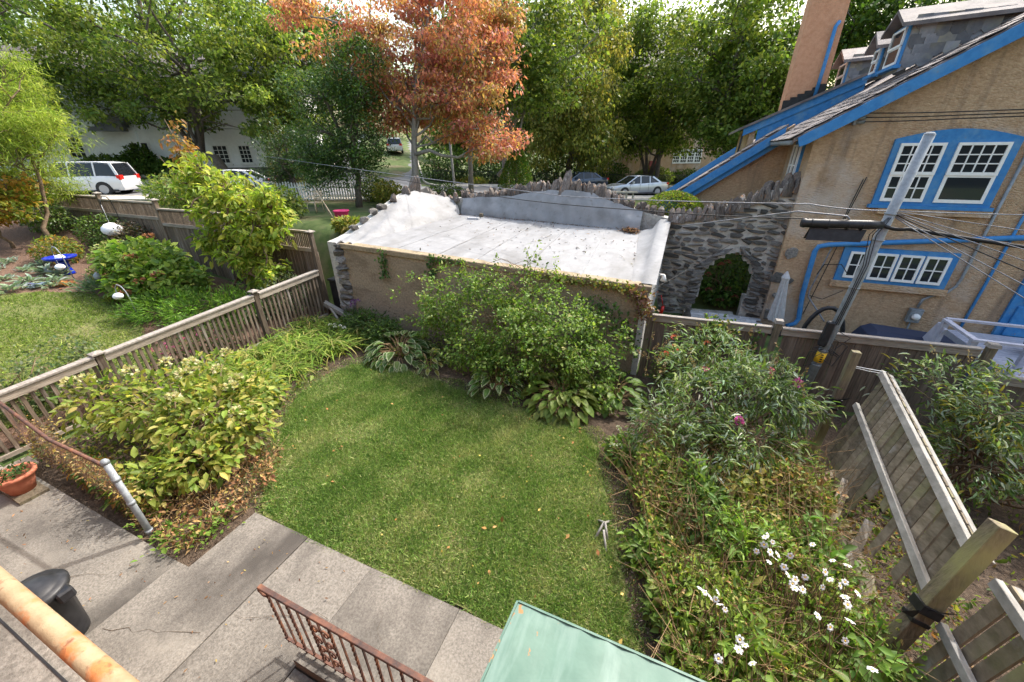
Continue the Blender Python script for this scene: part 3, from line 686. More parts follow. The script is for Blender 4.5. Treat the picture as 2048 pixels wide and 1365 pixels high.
for x, z, s_ in ((2.1, 4.28, .36), (2.5, 4.46, .42), (2.72, 4.5, .4)):
    link('cap_stone', rr.choice(FIN), wall, (x, 13.45, z), (0, rr.uniform(-.2, .2), rr.uniform(-1, 1)), (.3, .3, s_))
for x, z, w, h in ((2.95, .75, .5, .34), (3.0, 1.3, .34, .3), (2.98, 1.9, .62, .34), (3.0, 2.6, .3, .36)):   # stones toothed into the stucco
    link('wall_stone', rr.choice(WST), wall, (x, 13.0, z), (0, 0, 0), (w, .14, h))
# patio slab and pavers in front of the arch
m = MB(); m.box(.55, 2.6, 11.9, 13.15, .2, .52); pv = solo('stone_terrace', m, M['coping'], 'low stone terrace with grey pavers in front of the arch', 'terrace', None, (1.5, 12.5, .2))
me_ = MB(); me_.box(-.14, .14, -.09, .09, 0, .03); me_ = me_.mesh('paver', M['paver'])
for i in range(7):
    for j in range(6):
        link('paver', me_, pv, (.72+.29*i+(.14 if j % 2 else 0), 12.02+.19*j, .521), (0, 0, rr.uniform(-.04, .04)))

# ------------------------------------------------------------------ tan house on the right
X_, Y_, Z_ = Vector((1, 0, 0)), Vector((0, 1, 0)), Vector((0, 0, 1))
def sash(parent, o, u, v, n, w, h, nx, ny, fr=.055, bar=.022, white='white', glass='glass', depth=.05, name='window', room=True):
    """one glazed sash: frame (mesh), pane and glazing_bar as its children"""
    m = MB()
    m.obox(o, u, v, n, 0, fr, 0, h, 0, depth); m.obox(o, u, v, n, w-fr, w, 0, h, 0, depth)
    m.obox(o, u, v, n, fr, w-fr, 0, fr*1.15, 0, depth-.002); m.obox(o, u, v, n, fr, w-fr, h-fr, h, 0, depth-.002)
    f = m.build(name, M[white], parent)
    sub = parent if (parent.parent is not None) else f
    m = MB(); m.obox(o, u, v, n, fr, w-fr, fr, h-fr, .008, .016); m.build('pane', M[glass], sub)
    if nx*ny > 1:
        m = MB()
        for i in range(1, nx):
            a = fr+(w-2*fr)*i/nx; m.obox(o, u, v, n, a-bar/2, a+bar/2, fr, h-fr, .017, .036)
        for j in range(1, ny):
            b = fr+(h-2*fr)*j/ny; m.obox(o, u, v, n, fr, w-fr, b-bar/2, b+bar/2, .0172, .0355)
        m.build('glazing_bar', M[white], sub)
    return f
house = thing('tan_house', 'tan stucco house with bright blue trim and slate roof with dormers', 'house', (6, 14, 0))
SL = .606
def rz(x): return 5.73+SL*(x-2.69)
FN = (0, -1, 0)
# front gable wall with window openings left solid (windows sit in reveals built by frames)
m = MB()
m.prism([(2.75, 13.0, -.1), (13.5, 13.0, -.1), (13.5, 13.0, rz(9)-.3-SL*4.5), (9.0, 13.0, rz(9)-.12), (2.75, 13.0, rz(2.75)-.12)], (0, .35, 0))
m.box(2.75, 3.05, 13.34, 24, -.1, rz(2.75)-.16)
m.build('stucco_wall', M['stucco'], house)
# roof slopes
def roof_slab(name, pts, th, mat):
    m = MB(); m.prism(pts, (0, 0, -th)); return m.build(name, M[mat], house)
main_roof = roof_slab('roof', [(2.25, 12.72, rz(2.25)+.02), (9.0, 12.72, rz(9)+.02), (9.0, 24, rz(9)+.02), (2.25, 24, rz(2.25)+.02)], .1, 'slate')
roof_slab('roof', [(9.01, 12.72, rz(9)+.02), (14, 12.72, rz(9)+.02-SL*5), (14, 24, rz(9)+.02-SL*5), (9.01, 24, rz(9)+.02)], .1, 'slate')
# slates on the visible lower left slope
ms = MB(); ms.hexa([(-.16, -.14, 0), (.16, -.14, 0), (.16, .14, 0), (-.16, .14, 0), (-.16, -.14, .018), (.16, -.14, .018), (.16, .14, .018), (-.16, .14, .018)])
ms = ms.mesh('slate', M['slate']); rr = random.Random(2); tilt = -math.atan(SL)
k = 0
for i in range(22):
    x = 2.28+.245*i
    for j in range(12 if i > 3 else 14):
        y = 12.80+.285*j+(.14 if i % 2 else 0)
        if y > 14.15 and 4.2 < x: continue
        link('slate', ms, main_roof, (x, y, rz(x)+.045+rr.uniform(0, .014)), (rr.uniform(-.03, .03), tilt+.05+rr.uniform(-.03, .03), rr.uniform(-.04, .04))); k += 1
# blue barge boards
m = MB(); m.prism([(2.32, 12.66, rz(2.32)-.02), (9.0, 12.66, rz(9)-.02), (9.0, 12.66, rz(9)-.32), (2.55, 12.66, rz(2.55)-.30), (2.40, 12.66, rz(2.40)-.27)], (0, .055, 0)); m.build('barge_board', M['blue'], house)
m = MB(); m.hexa([(2.7, 12.72, rz(2.7)-.2), (9, 12.72, rz(9)-.2), (9, 13.0, rz(9)-.2), (2.7, 13.0, rz(2.7)-.2), (2.7, 12.72, rz(2.7)-.11), (9, 12.72, rz(9)-.11), (9, 13.0, rz(9)-.11), (2.7, 13.0, rz(2.7)-.11)]); m.build('soffit', M['blue'], house)
m = MB(); m.tube([(2.22, 12.75, rz(2.22)-.06), (2.22, 16.1, rz(2.22)-.04)], .06, 8); m.build('gutter', M['galv'], house)
# upper pair of double-hung windows in an arched blue frame
o = Vector((4.34, 13.0, 3.98)); W_ = 2.18; top = []
for i in range(13):
    t = i/12; top.append((o.x+W_*(1-t), 13.0, 5.43+.19*math.sin(math.pi*t)))
m = MB(); m.prism([(o.x, 13.0, 3.98), (o.x+W_, 13.0, 3.98)]+top, (0, -.075, 0)); uf = m.build('window', M['blue'], house)
for k_, (x0, x1) in enumerate(((4.46, 5.28), (5.48, 6.36))):
    m = MB(); fy = 12.925
    oo = Vector((x0, fy, 4.06)); w = x1-x0
    sash(uf, oo+Z_*.60, X_, Z_, Vector(FN), w, .68, 4, 3, .06, .024, depth=.045)
    sash(uf, oo, X_, Z_, Vector(FN), w, .62, 4 if k_ == 0 else 1, 2 if k_ == 0 else 1, .065, .024, depth=.025)
m = MB(); m.box(4.28, 6.58, 12.86, 13.02, 3.90, 3.978); m.build('sill', M['blue'], uf)
m = MB(); m.box(4.5, 6.6, 12.88, 13.02, 3.76, 3.897); m.build('sill', M['stucco'], uf)
# lower row of four casements
m = MB(); m.box(4.14, 6.46, 12.93, 13.0, 1.99, 2.90); lf = m.build('window', M['blue'], house)
for k_ in range(4):
    sash(lf, Vector((4.30+.515*k_, 12.928, 2.09)), X_, Z_, Vector(FN), .47, .70, 2, 2, .055, .024, depth=.045)
m = MB(); m.box(4.08, 6.52, 12.86, 13.01, 1.83, 1.985); m.build('sill', M['stucco'], lf)
# downpipe, conduits and meter on the wall
m = MB(); m.tube([(7.9, 12.9, 3.42), (7.37, 12.9, 3.36), (3.75, 12.9, 2.92), (3.55, 12.9, 2.86), (3.5, 12.9, 2.72), (3.55, 12.9, 1.5), (3.66, 12.9, .75), (3.6, 12.88, .6), (3.4, 12.8, .52)], .065, 8); m.build('downpipe', M['blue'], house)
m = MB(); m.tube([(6.69, 12.95, 5.6), (6.69, 12.95, 2.3), (6.66, 12.94, 2.1), (6.55, 12.94, 1.92), (6.3, 12.94, 1.80), (6.16, 12.94, 1.68), (6.13, 12.94, 1.45)], .032, 8); m.tube([(6.13, 12.94, 1.05), (6.13, 12.94, .4)], .02, 6); m.build('conduit', M['galv'], house)
m = MB(); m.tube([(7.19, 12.96, 5.0), (7.17, 12.96, 2.2), (7.14, 12.96, .4)], .03, 6); m.build('conduit', M['blue'], house)
m = MB(); m.box(6.0, 6.27, 12.86, 12.99, 1.04, 1.42); mt = m.build('meter_box', M['galv'], house, .012)
m = MB(); m.tube([(6.14, 12.86, 1.22), (6.14, 12.80, 1.22), (6.14, 12.76, 1.22)], [.085, .085, .06], 14); m.build('meter_dial', M['white'], mt)
# service insulators and black lines high on the gable
m = MB()
for dz in (0, .09, .18): m.tube([(3.45, 12.9, 5.80+dz), (3.62, 12.9, 5.80+dz)], .035, 7)
m.box(3.40, 3.46, 12.88, 13.0, 5.74, 6.05); m.build('insulator', M['galv'], house)
# side door with blue panels and glazing
m = MB(); m.box(7.78, 8.9, 12.93, 13.0, .9, 3.05); dr = m.build('door', M['blue'], house)
m = MB(); m.box(7.92, 8.75, 12.88, 12.929, .98, 1.75); m.build('door_panel', M['blue'], dr, .01)
sash(dr, Vector((7.98, 12.928, 1.85)), X_, Z_, Vector(FN), .72, 1.0, 3, 3, .07, .024)
m = MB(); m.box(7.7, 9.0, 12.8, 13.01, .8, .895); m.build('sill', M['stucco'], dr)
# side window on the wall that faces left
m = MB(); m.box(2.69, 2.75, 13.75, 14.75, 4.2, 5.45); sf = m.build('window', M['blue'], house)
for k_ in range(2): sash(sf, Vector((2.688, 14.68-.44*k_, 4.3)), -Y_, Z_, -X_, .42, 1.05, 1, 2, .05, .03)
# left rear wing with a long low roof edge
m = MB(); m.prism([(-.9, 16.0, 1.6), (2.76, 16.0, 1.6), (2.76, 16.0, 5.95), (2.45, 16.0, 5.72), (-.9, 16.0, 3.32)], (0, .3, 0)); m.build('wing_wall', M['stucco'], house)
def wz(x): return 5.82+.714*(x-2.41)
m = MB(); m.prism([(-1.4, 15.72, wz(-1.4)+.02), (2.55, 15.72, wz(2.55)+.02), (2.55, 17.6, wz(2.55)+.02), (-1.4, 17.6, wz(-1.4)+.02)], (0, 0, -.1)); wr = m.build('wing_roof', M['slate'], house)
rr = random.Random(5)
for i in range(13):
    for j in range(3):
        x = -1.3+.29*i; link('slate', ms, wr, (x, 15.82+.285*j+(.14 if i % 2 else 0), wz(x)+.045), (0, -math.atan(.714)+.05, rr.uniform(-.04, .04)))
m = MB(); m.prism([(-1.45, 15.66, wz(-1.45)-.02), (2.5, 15.66, wz(2.5)-.02), (2.5, 15.66, wz(2.5)-.30), (-1.45, 15.66, wz(-1.45)-.30)], (0, .055, 0)); m.build('barge_board', M['blue'], house)
m = MB(); m.prism([(-1.3, 15.78, wz(-1.3)-.31), (2.5, 15.78, wz(2.5)-.31), (2.5, 15.78, wz(2.5)-.5), (-1.3, 15.78, wz(-1.3)-.5)], (0, .2, 0)); m.build('soffit', M['blue'], house)
m = MB(); m.prism([(-1.2, 17.65, wz(-1.2)+.25), (1.4, 17.65, wz(1.4)+.25), (1.4, 17.65, wz(1.4)+.02), (-1.2, 17.65, wz(-1.2)+.02)], (0, .06, 0)); m.build('barge_board', M['blue'], house)
# upper rear wing with wide blue gable board and stepped chimney flashing
def cz(x): return 5.92+.447*(x-1.5)
m = MB(); m.prism([(1.5, 17.5, cz(1.5)), (4.6, 17.5, cz(4.6)), (4.6, 17.5, cz(4.6)-.24), (1.5, 17.5, cz(1.5)-.24)], (0, .06, 0)); m.build('barge_board', M['blue'], house)
m = MB(); m.prism([(1.95, 17.54, cz(1.95)-.2), (4.6, 17.54, cz(4.6)-.2), (4.6, 17.54, cz(4.6)-1.6), (1.95, 17.54, 4.6)], (0, .06, 0)); m.build('gable_panel', M['blue'], house)
m = MB(); m.prism([(1.32, 17.42, cz(1.32)+.08), (4.9, 17.42, cz(4.9)+.08), (4.9, 22, cz(4.9)+.08), (1.32, 22, cz(1.32)+.08)], (0, 0, -.08)); m.build('wing_roof', M['slate'], house)
m = MB(); m.box(1.72, 1.9, 17.62, 21.5, 3.2, cz(1.72)-.06); m.build('wing_wall', M['stucco'], house)
m = MB(); m.tube([(1.5, 17.55, 5.75), (1.48, 17.55, 5.2), (1.5, 17.56, 4.6)], .035, 6); m.build('downpipe', M['blackiron'], house)
m = MB(); m.hexa([(2.62, 18.2, 5.6), (3.72, 18.2, 5.6), (3.72, 19.1, 5.6), (2.62, 19.1, 5.6), (2.66, 18.24, 11.6), (3.68, 18.24, 11.6), (3.68, 19.06, 11.6), (2.66, 19.06, 11.6)]); ch = m.build('chimney', M['stucco_pink'], house)
m = MB()
for i in range(6): m.box(2.58+.19*i, 2.58+.19*(i+1), 18.15, 18.198, cz(2.6), cz(2.65+.19*i)+.34)
m.build('flashing', M['blackiron'], ch)
m = MB(); m.tube([(3.45, 18.1, 6.8), (3.47, 18.1, 7.6), (3.48, 18.12, 8.72), (3.56, 18.18, 8.86)], .055, 7); m.build('vent_pipe', M['blue'], ch)
# dormers on the left-facing slope
SH = MB(); SH.prism([(-.14, 0, .13), (-.14, 0, -.06), (-.06, 0, -.14), (.06, 0, -.14), (.14, 0, -.06), (.14, 0, .13)], (0, -.018, 0)); SH = SH.mesh('shingle', M['slate2'])
def dormer(xf, y0, y1, zb, h, depth, cheek=True, seed=0):
    rr = random.Random(seed)
    m = MB(); m.prism([(xf, y0, zb-.1), (xf, y0, zb+h), (xf+depth, y0, zb+h+.1), (xf+depth, y0, rz(xf+depth)-.1)], (0, y1-y0, 0)); d = m.build('dormer', M['slate2'], house)
    m = MB(); m.prism([(xf-.25, y0-.18, zb+h-.06), (xf-.25, (y0+y1)/2, zb+h+.32), (xf-.25, y1+.18, zb+h-.06), (xf-.25, y1+.18, zb+h-.14), (xf-.25, (y0+y1)/2, zb+h+.24), (xf-.25, y0-.18, zb+h-.14)], (depth+1.2, 0, .1)); m.build('dormer_roof', M['slate'], d)
    m = MB(); m.obox((xf-.005, y1, zb), -Y_, Z_, -X_, 0, y1-y0, 0, h-.05, 0, .04); m.build('window_surround', M['blue'], d)
    w = (y1-y0)-.2
    for q in range(2): sash(d, Vector((xf-.046, y1-.1, zb+.08+q*(h-.2)/2)), -Y_, Z_, -X_, w, (h-.22)/2+.03, 1, 1, .045, .02, depth=.03+.015*q)
    m = MB(); m.box(xf-.14, xf+.02, y0-.05, y1+.05, zb-.02, zb+.05); m.build('sill', M['blue'], d)
    if cheek:
        i = 0; z = zb+.12
        while z < zb+h+.05:
            x = xf+.16+(.13 if i % 2 else 0)
            while x < xf+depth-.1:
                if z > rz(x)+.12: link('shingle', SH, d, (x, y0-.006-.012*(i % 2), z), (0.06, 0, rr.uniform(-.03, .03)), (rr.uniform(.9, 1.12), 1, rr.uniform(.9, 1.05)))
                x += .275
            z += .19; i += 1
dormer(4.27, 14.2, 15.15, 7.02, .92, 2.4, True, 1)
dormer(4.32, 15.75, 16.35, 7.05, .74, 1.6, True, 2)
dormer(4.27, 18.5, 19.5, 7.0, .92, 2.2, True, 3)

# ------------------------------------------------------------------ board fence in front of the tan house
bf = thing('board_fence', 'dark brown close-boarded fence with pale top rail below the tan house', 'fence', (2.3, 9.2, 0))
bd = MB(); bd.box(-.066, .066, -.012, .012, 0, 1.78); bd = bd.mesh('board', M['darkfence'])
def ftop(x): return 1.70+.035*(x+.4) if x < 5.55 else 1.42
rr = random.Random(17); x = -.27
while x < 9.0:
    if not (2.2 < x < 2.38 or 5.5 < x < 5.72):
        h = ftop(x)
        link('board', bd, bf, (x, 9.2+rr.uniform(-.006, .006), 0), (0, rr.uniform(-.006, .006), rr.uniform(-.02, .02)), (1, 1, (h-.06)/1.78))
    x += .139
for xa, xb in ((-.28, 2.2), (2.38, 5.5), (5.73, 9.1)):
    m = MB(); za, zb = ftop(xa), ftop(xb)
    m.beam((xa, 9.18, za-.012), (xb, 9.18, zb-.012), .11, .035); m.build('top_rail', M['railtop'], bf, .004)
    m = MB(); m.beam((xa, 9.165, za-.105), (xb, 9.165, zb-.105), .03, .13); m.build('fascia_rail', M['fence_x'], bf, .004)
for x, h in ((-.32, 1.86), (2.29, 1.96), (5.62, 2.02)):
    m = MB(); m.box(x-.06, x+.06, 9.12, 9.24, -.1, h-.07); p = m.build('post', M['timber'], bf, .006)
    m = MB(); m.hexa([(x-.085, 9.095, h-.069), (x+.085, 9.095, h-.069), (x+.085, 9.265, h-.069), (x-.085, 9.265, h-.069), (x-.07, 9.11, h), (x+.07, 9.11, h), (x+.07, 9.25, h), (x-.07, 9.25, h)]); m.build('post_cap', M['railtop'], p)
m = MB(); m.box(5.66, 9.0, 9.32, 9.36, 0, .3); m.build('kick_board', M['darkfence'], bf)

# ------------------------------------------------------------------ left picket fence
pf = thing('picket_fence', 'weathered grey picket fence with broad top rail between the two yards', 'fence', (-11, 5, 0))
def pz(y): return 1.30+.055*(y-1.76)
def pb(y): return .10
pk = MB(); pk.box(-.018, .018, -.029, .029, 0, 1.0); pk = pk.mesh('picket', M['fence'])
POSTS = [3.18, 6.8, 9.14]; rr = random.Random(8)
y = -.1
while y < 9.05:
    if min(abs(y-q) for q in POSTS) > .09:
        h = pz(y)-.06-.1
        link('picket', pk, pf, (-11.0+rr.uniform(-.006, .006), y, .1), (rr.uniform(-.012, .012), rr.uniform(-.012, .012), rr.uniform(-.1, .1)), (1, 1, h))
    y += .137
for ya, yb in ((-.2, 3.1), (3.26, 6.72), (6.88, 9.06)):
    m = MB(); m.beam((-11, ya, pz(ya)+.0), (-11, yb, pz(yb)+.0), .17, .045); m.build('top_rail', M['railtop'], pf, .005)
    m = MB(); m.beam((-10.955, ya, pz(ya)-.10), (-10.96, yb, pz(yb)-.10), .035, .15); m.build('fascia_rail', M['fence_x'], pf, .005)
    m = MB(); m.beam((-10.955, ya, .13), (-10.955, yb, .13), .03, .09); m.build('bottom_rail', M['fence_x'], pf, .005)
def capped_post(parent, x, y, z0, z1, w=.1, mat='fence'):
    m = MB(); m.box(x-w/2, x+w/2, y-w/2, y+w/2, z0, z1-.06); p = m.build('post', M[mat], parent, .005)
    m = MB(); c = w*.85
    m.hexa([(x-c, y-c, z1-.059), (x+c, y-c, z1-.059), (x+c, y+c, z1-.059), (x-c, y+c, z1-.059), (x-c, y-c, z1-.03), (x+c, y-c, z1-.03), (x+c, y+c, z1-.03), (x-c, y+c, z1-.03)])
    m.add([(x-c, y-c, z1-.03), (x+c, y-c, z1-.03), (x+c, y+c, z1-.03), (x-c, y+c, z1-.03), (x, y, z1+.02)], [(0, 1, 4), (1, 2, 4), (2, 3, 4), (3, 0, 4)])
    m.build('post_cap', M['railtop'], p)
for y, h in ((3.18, 1.47), (6.8, 1.72), (9.14, 3.0)): capped_post(pf, -11.0, y, -.1, h, .13)

# ------------------------------------------------------------------ neighbour's rear fence, boards below and slats above
nf = thing('slat_top_fence', 'grey board fence with open slat top stepping up the slope behind the neighbour garden', 'fence', (-20, 9.35, 1))
ST = [(-11.1, -15.2, 2.92), (-15.2, -19.5, 3.3), (-19.5, -23.6, 3.52), (-23.6, -28.6, 3.62)]
bd2 = MB(); bd2.box(-.08, .08, -.012, .012, 0, 1.0); bd2 = bd2.mesh('board', M['fence'])
sl2 = MB(); sl2.box(-.022, .022, -.012, .012, 0, 1.0); sl2 = sl2.mesh('slat', M['fence'])
for xa, xb, ztop in ST:
    x = xa-.08
    while x > xb+.05:
        g = float(tz(x, 9.0)); link('board', bd2, nf, (x, 9.35, g-.05), (0, 0, rr.uniform(-.02, .02)), (1, 1, ztop-.62-g)); x -= .17
    x = xa-.08
    while x > xb+.05:
        link('slat', sl2, nf, (x, 9.35, ztop-.56), (0, rr.uniform(-.01, .01), 0), (1, 1, .5)); x -= .085
    for z, w in ((ztop, .12), (ztop-.6, .1)):
        m = MB(); m.beam((xa-.06, 9.34, z-.02), (xb+.06, 9.34, z-.02), w, .06 if z == ztop else .12); m.build('rail', M['fence_x'], nf)
for x, h in ((-15.2, 3.38), (-19.5, 3.66), (-23.6, 3.80)): capped_post(nf, x, 9.35, 0, h, .14)

# ------------------------------------------------------------------ leaning, half-collapsed board fence on the right
def panel(name, label, T0, T1, B0, B1, nb, rails, seed, cut=None):
    T0, T1, B0, B1 = map(Vector, (T0, T1, B0, B1)); rr = random.Random(seed)
    root = thing(name, label, 'fence', (B0+B1)/2)
    for k in range(nb):
        a0, a1 = k/nb+.004, (k+1)/nb-.004
        lo = rr.uniform(0, .05) if not cut else cut(k)
        tp = [T0.lerp(T1, a0), T0.lerp(T1, a1)]; bt = [B0.lerp(B1, a0), B0.lerp(B1, a1)]
        nrm = (T1-T0).cross(B0-T0).normalized()*.022
        q = [bt[0].lerp(tp[0], lo), bt[1].lerp(tp[1], lo), tp[1].lerp(bt[1], -.01), tp[0].lerp(bt[0], -.01)]
        off = nrm*rr.uniform(-.25, .25)
        m = MB(); m.prism([p+off for p in q], nrm); m.build('board', M['grey_timber'], root)
    nrm = (T1-T0).cross(B0-T0).normalized()
    for f, w, s_ in rails:
        a = T0.lerp(B0, f); b = T1.lerp(B1, f)
        dn = (B0-T0).normalized()
        m = MB(); m.beam(a-(b-a).normalized()*.03+nrm*s_, b+nrm*s_, .06, w, up=dn); m.build('rail', M['silver_timber'], root, .004)
    return root
cuts = [.0, .0, .02, .0, .02, .05, .1, .05, .2, .42, .55, .5, .56, .3, .56, .55, .4, .52, .55, .5]
panel('collapsed_fence', 'loose grey fence panel leaning outward from its post over the flower bed', (3.72, 7.82, 1.72), (3.2, 3.98, 1.68), (3.0, 7.1, .0), (2.72, 3.5, .02), 20, ((.02, .10, -.055), (.36, .09, -.055), (.025, .10, .075)), 3, lambda k: cuts[k])
panel('side_fence', 'grey board fence panel standing between the near post and the house', (3.22, 3.66, 1.72), (3.10, -.3, 1.74), (2.95, 3.60, .0), (2.9, -.3, .0), 24, ((.03, .1, -.055), (.45, .09, -.055), (.035, .1, .075)), 4)
# free-standing posts
def post(name, label, b, t, w, strap):
    root = thing(name, label, 'post', b); m = MB(); m.beam(Vector(b)-Vector((0, 0, .1)), t, w, w, up=(0, 1, 0)); m.build('timber', M['timber'], root, .006)
    b, t = Vector(b), Vector(t)
    if strap:
        c = b.lerp(t, strap); d = (t-b).normalized(); m = MB()
        m.beam(c-d*.05, c+d*.05, w+.03, w+.03, up=(0, 1, 0)); m.add([c+Vector((-.07, -.08, .03)), c+Vector((-.24, -.12, -.03)), c+Vector((-.1, -.09, -.10)), c+Vector((.1, -.085, .08)), c+Vector((.17, -.1, .16))], [(0, 1, 2), (0, 3, 4)])
        m.beam(c-d*.16-d*.02, c-d*.16+d*.02, w+.014, w+.014, up=(0, 1, 0)); m.build('strap', M['black'], root)
    return root
post('fence_post', 'tall bare timber post with torn black strap near the utility pole', (3.06, 7.47, 0), (3.07, 7.5, 2.17), .12, .55)
post('fence_post', 'thick mossy timber post tied with black strap to the leaning fence panels', (2.66, 3.50, 0), (3.2, 4.0, 2.08), .145, .5)
m = MB(); m.tube([(3.07, 7.5, 1.9), (3.4, 7.7, 1.80), (3.71, 7.82, 1.74)], .006, 5); m.tube([(3.07, 7.5, 1.88), (3.4, 7.7, 1.76), (3.71, 7.82, 1.70)], .005, 5)
solo('tie_string', m, M['white'], 'white string tying the leaning panel to the tall timber post', 'string', None, (3.07, 7.5, 1.9))
for i, (a, b, w, h, lb) in enumerate((((2.3, 6.05, .12), (3.45, 6.75, .42), .14, .05, 'grey plank propped on rubble below the leaning panel'), ((2.55, 4.9, .1), (3.1, 6.2, .5), .13, .045, 'broken fence board propped under the leaning panel'), ((2.5, 4.2, .06), (3.15, 5.4, .5), .11, .04, 'narrow speckled board slanting under the leaning panel'), ((2.75, 6.25, .12), (3.3, 6.15, .2), .26, .12, 'short thick timber offcut lying beside the collapsed panel'), ((3.5, 6.6, .07), (4.6, 5.6, .1), .12, .04, 'brown plank lying on the bare soil behind the leaning panel'), ((2.45, 3.5, .1), (2.95, 4.6, .35), .12, .05, 'fallen board wedged against the foot of the mossy post'))):
    m = MB(); m.beam(a, b, w, h); solo('loose_board', m, M['grey_timber'], lb, 'board', None, a, .004)
m = MB(); m.box(2.7, 3.15, 4.5, 6.6, 0, .045); solo('plank_path', m, M['timber'], 'pale dusty plank lying along the fence line under the leaning panel', 'plank', None, (2.9, 5.5, 0), .004)

# ------------------------------------------------------------------ utility pole with cables
up = thing('utility_pole', 'galvanised steel utility pole carrying black cables in front of the tan house', 'utility pole', (3.05, 9.0, 0))
pb0, pt0 = Vector((3.05, 9.0, 0)), Vector((3.42, 9.0, 5.43))
def pa(z): return pb0.lerp(pt0, z/5.43)
m = MB(); m.tube([pa(-.2), pa(2.5), pa(5.43)], [.085, .08, .073], 16); m.build('pole', M['galv'], up)
m = MB(); m.tube([pa(5.41), pa(5.45)], [.076, .05], 12); m.build('pole_cap', M['galv'], up)
c = pa(3.98)
m = MB(); m.tube([(2.05, 8.86, 4.0), (2.1, 8.86, 4.0), (2.12, 8.86, 4.0), (3.05, 8.86, 4.02), (3.25, 8.88, 4.02)], [.07, .085, .078, .078, .06], 12)
for x in (2.2, 2.45, 2.75, 2.95): m.tube([(x, 8.86, 4.0), (x+.015, 8.86, 4.0)], .087, 12)
m.build('splice_closure', M['black'], up)
m = MB(); m.prism([(2.22, 8.86, 3.92), (3.05, 8.86, 3.93), (3.0, 8.80, 3.72), (2.18, 8.80, 3.71)], (0, .012, 0)); m.prism([(2.22, 8.90, 3.92), (3.05, 8.90, 3.93), (3.0, 8.95, 3.72), (2.18, 8.95, 3.71)], (0, .012, 0)); m.build('drip_shield', M['black'], up)
m = MB(); c = pa(2.0); m.hexa([(c.x-.2, 8.86, 1.62), (c.x-.06, 8.86, 1.62), (c.x-.06, 8.98, 1.62), (c.x-.2, 8.98, 1.62), (c.x-.17, 8.86, 2.15), (c.x-.04, 8.86, 2.15), (c.x-.04, 8.98, 2.15), (c.x-.17, 8.98, 2.15)]); m.build('cable_terminal', M['black'], up, .02)
m = MB(); rr = random.Random(6)
for k in range(7):     # loose loops of wire on the pole
    a = pa(rr.uniform(1.5, 2.1)); b = pa(rr.uniform(1.2, 1.8)); s_ = rr.choice((-1, 1))
    m.tube([a+Vector((s_*.05, -.1, 0)), a+Vector((s_*rr.uniform(.15, .3), -.14, -.1)), b+Vector((s_*rr.uniform(.1, .28), -.14, -.1)), b+Vector((s_*.04, -.1, 0))], .008, 4)
for k in range(3):
    x = -.10+.05*k; m.tube([pa(4.15)+Vector((x*.4, -.09, 0)), pa(3.85)+Vector((x-.1, -.13, 0)), pa(3.3)+Vector((x*.7, -.11, 0)), pa(2.6)+Vector((x*.5, -.1, 0)), pa(2.1)+Vector((x*.6, -.1, 0))], .007, 5)
m.build('drop_cable', M['wire'], up)
m = MB()
for z in (4.2, 3.75, 2.85, 1.5, 1.15): m.tube([pa(z-.012), pa(z+.012)], .09, 12)
m.build('band', M['galv'], up)
m = MB(); c = pa(1.32); m.tube([pa(1.22), pa(1.45)], .0865, 12); m.build('marker_tag', M['yellow'], up)
m = MB()
for k in range(4): m.box(pa(1.3).x-.02, pa(1.3).x+.02, 8.910, 8.914, 1.25+.05*k, 1.275+.05*k)
m.build('tag_digit', M['wire'], up)
def wire(name, label, pts, r_, mat='wire', cat='cable', sag=0., group=None):
    P = []
    for i in range(len(pts)-1):
        a, b = Vector(pts[i]), Vector(pts[i+1]); k = 12
        for j in range(k+(1 if i == len(pts)-2 else 0)):
            t = j/k; p = a.lerp(b, t); p.z -= sag*4*t*(1-t); P.append(p)
    m = MB(); m.tube(P, r_, 5); return solo(name, m, M[mat], label, cat, group, P[0])
PT = pa(4.25)
wire('overhead_cable', 'thick black cable running right from the splice closure', [(3.25, 8.88, 4.02), (3.6, 8.88, 3.98), (9.5, 8.6, 3.35)], .032, sag=.03)
GR = 'thin service lines fanning from the utility pole'
for k, (e, r_, mt) in enumerate((((9.0, 8.2, 3.7), .007, 'wire_grey'), ((8.4, 7.6, 3.0), .007, 'wire_grey'), ((8.0, 7.2, 2.7), .007, 'wire_grey'), ((7.6, 6.6, 2.5), .009, 'wire'), ((7.4, 6.0, 2.1), .008, 'wire_grey'), ((6.9, 5.0, 1.9), .008, 'wire_grey'))):
    wire('service_line', 'thin service line fanning down to the right from the utility pole', [PT+Vector((.06, -.05, -.02*k)), e], r_, mt, sag=.05, group=GR)
wire('service_line', 'thin dark line from the pole top running right past the lower house windows', [PT+Vector((.05, 0, 0)), (9.5, 10.4, 4.25)], .009, 'wire_grey', sag=.04)
wire('overhead_cable', 'thin upper wire crossing above the white garage roof to the pole', [PT, (2.2, 9.4, 4.28), (-3.0, 10.6, 4.15), (-22, 16, 5.2)], .011, 'wire_grey', sag=.03)
wire('overhead_cable', 'thin lower wire crossing above the white garage roof toward the splice closure', [(2.15, 8.86, 4.08), (-1, 9.8, 3.98), (-5, 11.5, 3.95), (-21, 17.5, 4.9)], .011, 'wire', sag=.03)
wire('overhead_cable', 'short grey guard cable entering the splice closure from the stone wall', [(2.75, 8.86, 4.10), (2.7, 8.87, 4.15), (2.0, 9.1, 4.17), (.05, 12.9, 3.2)], .014, 'wire_grey', sag=.0)
wire('service_line', 'thin line from the garage corner up to the stone arch wall', [(-.36, 9.1, 2.33), (1.5, 13.1, 2.75)], .006, 'wire', sag=.02)
for k, dz in enumerate((0, .09, .18)):
    wire('service_line', 'black service line strung from the gable insulators to the right', [(3.6, 12.86, 5.80+dz), (5.0, 12.2, 5.78+dz*.7), (11, 9.6, 5.75+dz*.3)], .011, 'wire', sag=.01, group='service lines at the gable insulators')
